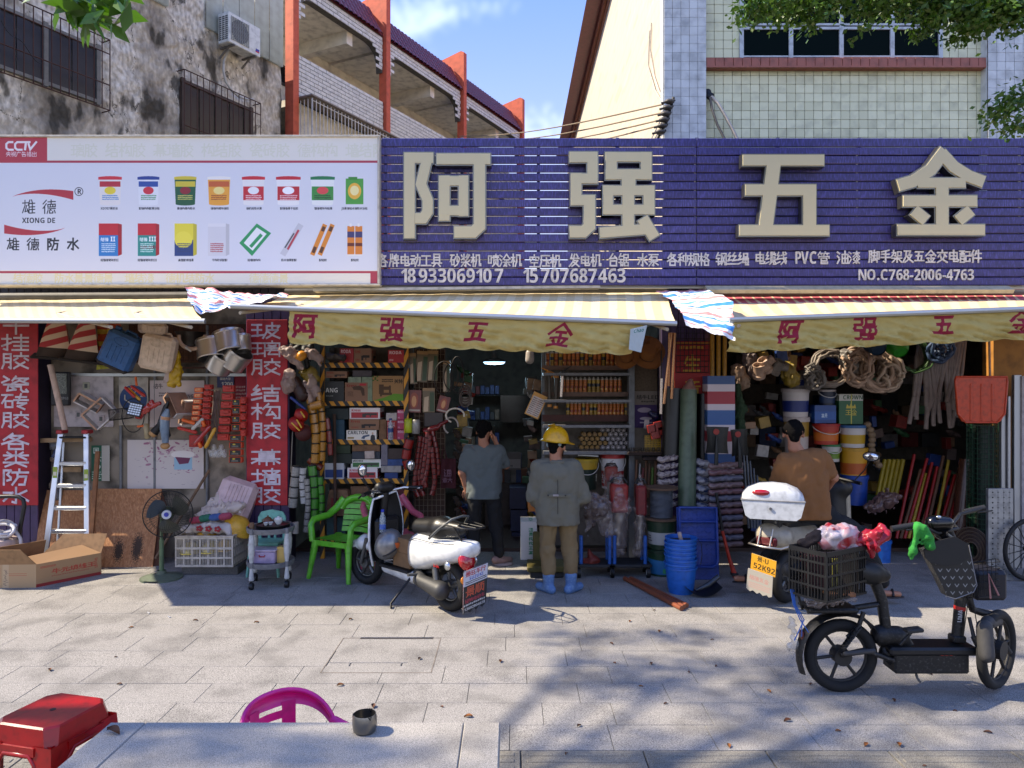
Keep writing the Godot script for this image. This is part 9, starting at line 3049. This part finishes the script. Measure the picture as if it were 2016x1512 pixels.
	BL("green_cloth","bright green cloth knotted on the electric bike's handlebar","cloth",[[1806,1036,1812,1042,9,9],[1806,1042,1797,1085,8,7],[1797,1085,1795,1102,7,4],[1814,1040,1824,1055,9,10],[1824,1055,1830,1074,10,12]],D-.14,gc,"",.012,14.,.011)
	# crate on the rack and its load
	var cr:=thing("black_crate","black lattice crate strapped on the electric bike's rear rack","crate",E(1630,1168,.05))
	var cm:=M("crate_black",Color(.045,.046,.046),.5,0.,{"grime": 3.})
	cr.rotation.y=.55
	var lat:=func(o: Vector3,e: Vector3,ln: float):
		var m:=mb()
		var B:=Basis(e,Vector3.UP,e.cross(Vector3.UP))
		for y in [.008,.09,.17,.25,.312]:
			m.box(o+e*ln*.5+V(0,y,0),V(ln,.014 if y<.3 else .03,.012),B)
		for i in int(ln/.026)+1:
			m.box(o+e*minf(i*.026,ln)+V(0,.16,0),V(.006 if i % 6 else .016,.31,.01),B)
		part(cr,"side",m,cm)
	lat.call(V(-.23,0,.15),Vector3.RIGHT,.46)
	lat.call(V(-.23,0,-.15),Vector3.RIGHT,.46)
	lat.call(V(-.23,0,-.15),Vector3.BACK,.3)
	lat.call(V(.23,0,-.15),Vector3.BACK,.3)
	part(cr,"bottom",mb().box(V(0,.006,0),V(.46,.012,.3)),cm)
	cr.scale=V(.93,1,.93)
	BX("red_bundle","red and yellow striped bundle inside the black crate","bundle",1590,1095,1690,1160,D-.1,.14,M("bundle_red",Color(.22,.05,.06),.7))
	for i in 3:
		CY("yellow_packet","yellow packet standing in the black crate","packet",1640+i*8,1158,1638+i*8,1100,D-.12,D-.12,3,PL("packet_yellow","a8a02c"),"yellow packets in the black crate")
	BL("white_red_bag","white and red printed carrier bag stuffed in the black crate","bag",[[1640,1052,1668,1056,24,24],[1632,1066,1680,1072,22,18]],D-.02,M("bag_print",Color(.72,.69,.70),.35,0.,{"tri": noise_tex("bag_print",256,.012,[[0.,Color(.9,.25,.2)],[.32,Color(.85,.12,.18)],[.4,Color(1,.95,.95)],[1.,Color(1,1,1)]],FastNoiseLite.TYPE_SIMPLEX_SMOOTH,1),"grime": 2.2,"back": Color(.2,.18,.18)}),"",.03,9.,.012)
	BL("pink_red_bag","translucent red net bag flaring out of the black crate","bag",[[1690,1066,1712,1062,12,20],[1712,1062,1740,1050,22,16],[1712,1075,1716,1100,14,6]],D-.04,M("bag_pink",Color(.64,.09,.16),.4,0.,{"back": Color(.3,.05,.08)}),"",.04,10.,.012)
	BL("brown_cloth","dark patterned cloth at the back corner of the black crate","cloth",[[1580,1072,1606,1056,11,15]],D,M("cloth_dark",Color(.13,.09,.09),.9,0.,{"grime": 6.}),"",.02)
	BL("clear_wrap_bag","crumpled clear plastic sheet under the black crate","bag",[[1590,1188,1640,1186,9,10],[1640,1186,1680,1180,8,5]],D-.08,M("clear_wrap",CW),"",.03,12.,.012)
	BL("hanging_bag","tattered white plastic bag hanging behind the electric bike's wheel","bag",[[1560,1225,1562,1270,10,8],[1562,1270,1565,1300,7,4]],D,M("clear_film",CW),"",.03,12.,.012)
	for i in 3:
		solo("blue_twine",mb().tube([E(1556+i*3,1160,.06),E(1562+i*2,1190,.08),E(1575+i*4,1220,.06),E(1592-i*14,1245+i*8,.06)],.004,5),PL("twine_blue","2a62b4"),"blue twine trailing from the rear rack of the electric bike","twine","blue twine on the electric bike")
	for i in 2:
		BX("wood_spacer","short wood spacer under the black crate","spacer",1628+i*36,1168,1650+i*36,1176,D-.16,.08,M("batten",CW),"wood spacers under the black crate")
# foreground and trees
func foreground():
	# granite bench on the raised terrace the photographer stands on
	stru("terrace",mb().box(V(-1.6,.2,-1.55),V(4.6,.4,3.)),granite("terrace_granite",Color(.6,.59,.56)))
	var b:=thing("granite_bench","speckled grey granite bench with a rounded end in the foreground","bench",V(-.8,.4,-2.4))
	var gm:=granite("bench_granite",Color(.72,.70,.66),3.2)
	for q in [[-1.52,-1.386],[-1.384,-.182],[-.18,-.045]]:
		wpart(b,"slab",mb().rbox(V((q[0]+q[1])*.5,.77,-2.4),V(q[1]-q[0],.1,.7),.004),gm)
	wpart(b,"plinth",mb().box(V(-.78,.56,-2.4),V(1.4,.32,.6)),gm)
	# ashtray
	var a:=P(718,1440,2.676)
	var t:=thing("steel_ashtray","brushed steel ashtray with notched rim on the granite bench","ashtray",V(a.x,.8205,a.z))
	var st:=M("brushed_steel",Color(.5,.49,.47),.32,.95,{"grime": 0})
	part(t,"bowl",mb().lathe([Q(0,0),Q(.036,0),Q(.042,.006),Q(.0455,.03),Q(.044,.055),Q(.041,.066),Q(.039,.066),Q(.042,.05),Q(.043,.03),Q(.036,.005),Q(0,.005)],36),st)
	for i in 3:
		var g:=TAU*i/3.+.9
		part(t,"rim_notch",mb().tube([V(cos(g-.12)*.041,.067,sin(g-.12)*.041),V(cos(g)*.042,.054,sin(g)*.042),V(cos(g+.12)*.041,.067,sin(g+.12)*.041)],.003,6),M("notch_dark",Color(.1,.1,.1),.5,.6))
	# red stool
	var s:=thing("red_stool","square red plastic stool with cut corners beside the granite bench","stool",V(-1.735,.4,-2.745),"",-.25)
	var red:=M("stool_red",Color(.60,.035,.045),.3,0.,{"grime": 1.4,"tri": noise_tex("scuff",512,.03,[[0.,.7],[.4,.92],[1.,1.]],FastNoiseLite.TYPE_SIMPLEX_SMOOTH,6)})
	var oc:=func(w: float,c: float,y: float) -> Array:
		var r:=[]
		for q in [[-w+c,w],[w-c,w],[w,w-c],[w,-w+c],[w-c,-w],[-w+c,-w],[-w,-w+c],[-w,w-c]]:
			r.append(V(q[0],y,q[1]))
		return r
	var tm:=mb()
	tm.flat()
	var R:=[oc.call(.128,.035,.47),oc.call(.135,.036,.464),oc.call(.146,.03,.405),oc.call(.149,.03,.4)]
	tm.face(R[0],Vector3.UP)
	for i in 3:
		tm.bridge(R[i+1],R[i])
	part(s,"top",tm,red)
	part(s,"centre_hole",mb().cyl(V(0,.4695,0),V(0,.471,0),.011,-1,16),M("hole_dark",CW))
	for q in [[-1,-1],[1,-1],[1,1],[-1,1]]:
		var lg:=mb()
		lg.flat()
		var A:=[]
		var Bt:=[]
		for e in [[.15,.07],[.15,.15],[.07,.15],[.075,.14],[.138,.138],[.14,.075]]:
			A.append(V(q[0]*e[0],.41,q[1]*e[1]))
			Bt.append(V(q[0]*(e[0]*1.+.03),0.,q[1]*(e[1]*1.+.03)))
		for i in 6:
			lg.face([A[i],A[(i+1) % 6],Bt[(i+1) % 6],Bt[i]],V(q[0],0,q[1]))
		part(s,"leg",lg,red)
	for q in [[1,0],[-1,0],[0,1],[0,-1]]:
		var ar:=mb()
		var e:=V(q[1],0,q[0])
		var o:=V(q[0],0,q[1])*.152
		ar.tube([o-e*.085+V(0,.2,0),o-e*.08+V(0,.345,0),o-e*.055+V(0,.375,0),o+e*.055+V(0,.375,0),o+e*.08+V(0,.345,0),o+e*.085+V(0,.2,0)],.009,6)
		ar.box(o+V(0,.39,0),V(.008+absf(e.x)*.15,.03,.008+absf(e.z)*.15))
		part(s,"apron",ar,red)
	# magenta armchair behind the bench: only its back shows
	var c:=thing("magenta_chair","magenta plastic armchair standing behind the granite bench","chair",P(588,1400,3.12)*V(1,0,1))
	var mg:=M("chair_magenta",Color(.88,.10,.52),.32,0.,{"grime": 1.5,"back": Color(.25,.02,.15)})
	c.rotation.y=.85
	c.scale=V(.86,.93,.86)
	part(c,"seat",mb().rbox(V(0,.42,0),V(.44,.03,.42),.012),mg)
	var arc:=func(k: float,y: float) -> Vector3: return V(sin(k*1.55)*.25,y,-.05-cos(k*1.55)*.22)
	part(c,"back_rail",mb().sheet(30,6,func(u: float,v: float) -> Vector3:
		var k:=(u-.5)*2.
		var top:=.755-.15*pow(absf(k),2.6)
		var q: Vector3=arc.call(k,top-v*(.075-.02*absf(k)))
		return q*V(1.+.04*sin(v*PI),1,1.+.06*sin(v*PI))),mg)
	part(c,"rail_edge",mb().tube(range(25).map(func(i: int) -> Vector3:
		var k:=(i/24.-.5)*2.
		return arc.call(k,.757-.15*pow(absf(k),2.6))),.012,8),mg)
	for g in [[-.36,-.17],[.17,.36]]:
		part(c,"back_bar",mb().sheet(6,12,func(u: float,v: float) -> Vector3: return arc.call(lerpf(g[0],g[1],u),lerpf(.70,.42,v))),mg)
	for y in [[.66,.62],[.585,.565],[.545,.5],[.48,.43]]:
		part(c,"back_rung",mb().sheet(8,3,func(u: float,v: float) -> Vector3: return arc.call(lerpf(-.18,.18,u),lerpf(y[0],y[1],v))),mg)
	for q in [-1,1]:
		part(c,"armrest",mb().tube([arc.call(q*.98,.6),V(q*.25,.6,.1),V(q*.24,.55,.2),V(q*.23,.42,.2)],[.03,.03,.028,.025],8),mg)
		for z in [-.18,.19]:
			part(c,"leg",mb().tube([V(q*.2,.42,z),V(q*.24,0,z*1.25)],[.035,.022],8),mg)
	# fallen leaves and litter
	var lf:=mb().sheet(4,6,func(u: float,v: float) -> Vector3: return V((u-.5)*.034*sin(v*PI) ,.004+.012*pow(absf(u-.5)*2.,2.)+.006*sin(v*4.),(v-.5)*.065)).done()
	var lc:=[Color(.52,.31,.10),Color(.40,.22,.09),Color(.58,.42,.12),Color(.33,.2,.12)]
	for q in [[1288,1202],[1240,1224],[1298,1244],[1402,1260],[1210,1306],[1282,1308],[1356,1324],[1410,1312],[1204,1268],[1262,1352],[1514,1362],[1596,1348],[1830,1328],[1115,1485],[1310,1386],[1435,1470],[1140,1430],[1705,1468],[1770,1468],[1760,1380],[1945,1443],[228,1294],[258,1236],[385,1222],[505,1226],[826,1298],[670,1350],[735,1392],[235,1348],[98,1320],[985,1303],[922,1412],[870,1392],[690,1220],[1650,1440],[1820,1510],[1550,1420],[1880,1400]]:
		var o:=solo("fallen_leaf",lf,M("leaf_dry_%d" % rng.randi_range(0,3),lc[rng.randi_range(0,3)],.8),"small dry leaf fallen on the grey pavement","leaf","fallen leaves on the pavement",G(q[0],q[1]))
		o.rotation.y=rr(0,TAU)
		o.scale=Vector3.ONE*rr(.4,.85)
	var bl:=solo("fallen_leaf",lf,M("leaf_dry_1",CW),"brown dry leaf lying on the granite bench","leaf","",V(-1.46,.822,-2.66))
	bl.rotation.y=1.2
	for q in [[292,1208,"white crumpled scrap of paper on the pavement"],[332,1216,"tiny white scrap on the pavement near the crumpled one"]]:
		BL("paper_scrap",q[2],"litter",[[q[0],q[1]-1.5,q[0]+5,q[1]-1,2.2,1.6]],G(q[0],q[1]).z*-1.,M("scrap_white",Color(.8,.79,.77),.8),"",.01,30.,.006)
func leaves(m: MB,c: Vector3,r: Vector3,n: int,ln: float,wd: float,down:=0.):
	m.flat()
	for i in n:
		var q:=c+V(rng.randfn(0,.45)*r.x,rng.randfn(0,.45)*r.y,rng.randfn(0,.45)*r.z)
		var d:=V(rr(-1,1),rr(-.8,.5)-down,rr(-1,1)).normalized()
		var s:=d.cross(V(rr(-1,1),rr(.2,1),rr(-1,1))).normalized()
		var nn:=d.cross(s)
		var l:=ln*rr(.7,1.15)
		var w:=wd*rr(.8,1.1)
		var mid:=q+d*l*.55+nn*l*.07
		m.face([q,mid+s*w*.5-nn*w*.12,q+d*l],nn)
		m.face([q,q+d*l,mid-s*w*.5-nn*w*.12],nn)
func tree(n: String,label: String,base: Vector3,fork: Vector3,limbs: Array,clumps: Array,ln: float,wd: float,lm: Material,down: float):
	var t:=thing(n,label,"tree",base)
	var bark:=M("bark",Color(.27,.23,.19),.9,0.,{"grime": 3.})
	wpart(t,"trunk",mb().tube([base,base.lerp(fork,.5)+V(.05,0,.05),fork],[.17,.13,.11],10),bark)
	for l in limbs:
		var e: Vector3=l
		wpart(t,"limb",mb().tube([fork,fork.lerp(e,.5)+V(0,.25,0),e],[.07,.035,.01],7),bark)
	var m:=mb()
	for c in clumps:
		leaves(m,c[0],c[1],c[2],ln,wd,down)
	wpart(t,"crown",m,lm)
func trees():
	# broad-leaved tree left of the frame: its low spray hangs into view, its crown dapples the pavement
	var cl:=[]
	var lb:=[]
	for i in 26:
		var g:=V(rr(.6,3.9),0,-rr(3.7,6.1))
		var hgt:=rr(10.5,12.5)
		var q:=g+V(-hgt,hgt,-.02*hgt)
		cl.append([q,V(.5,.4,.28),125])
		if i % 4==0:
			lb.append(q)
	for q in [[3.4,-5.6],[2.9,-3.6],[-.5,-2.6],[-1.,-2.62],[-.2,-2.45],[-.8,-2.5],[-1.3,-2.4]]:
		cl.append([V(q[0]-11.,11.5,q[1]-.23),V(.6,.3,.1),80])
	cl.append([P(170,-6,3.),V(.13,.05,.1),26])
	cl.append([P(115,-8,3.),V(.1,.04,.1),14])
	cl.append([P(185,28,3.),V(.07,.06,.08),16])
	cl.append([P(240,-8,3.05),V(.1,.04,.08),14])
	lb.append(P(175,-30,3.))
	var gm:=M("leaf_broad",Color(.25,.38,.08),.45,0.,{"grime": 0,"back": Color(.22,.36,.04)})
	tree("broadleaf_tree","tree with broad pale green leaves drooping in above the weathered house",V(-8.4,0,-2.2),V(-8.,6.6,-2.8),lb,cl,.13,.055,gm,.4)
	# small-leaved tree right of the frame
	cl=[]
	lb=[P(1500,-70,6.),P(1750,-90,6.),P(2040,150,6.)]
	for q in [[1470,20,30,16,90],[1510,14,40,22,190],[1570,12,46,20,230],[1640,0,60,24,260],[1605,36,20,14,70],[1720,6,50,20,230],[1790,4,50,18,210],[1850,14,50,26,260],[1920,20,60,34,420],[1990,24,50,40,420],[1830,48,26,12,90],[1905,60,40,12,120],[1995,205,24,40,160],[1965,215,18,30,60],[2010,245,20,20,60],[1696,62,8,8,14],[1600,-40,90,26,300],[1800,-50,120,30,500],[1980,-60,90,40,500]]:
		cl.append([P(q[0],q[1],6.),V(L(q[2],6.),L(q[3],6.),.3),q[4]*2])
	tree("small_leaved_tree","tree with small dark green leaves hanging over the purple sign's right end",V(6.6,0,-4.6),V(6.4,4.4,-5.),lb,cl,.062,.034,M("leaf_small",Color(.24,.36,.08),.45,0.,{"grime": 0,"back": Color(.18,.28,.03)}),.2)
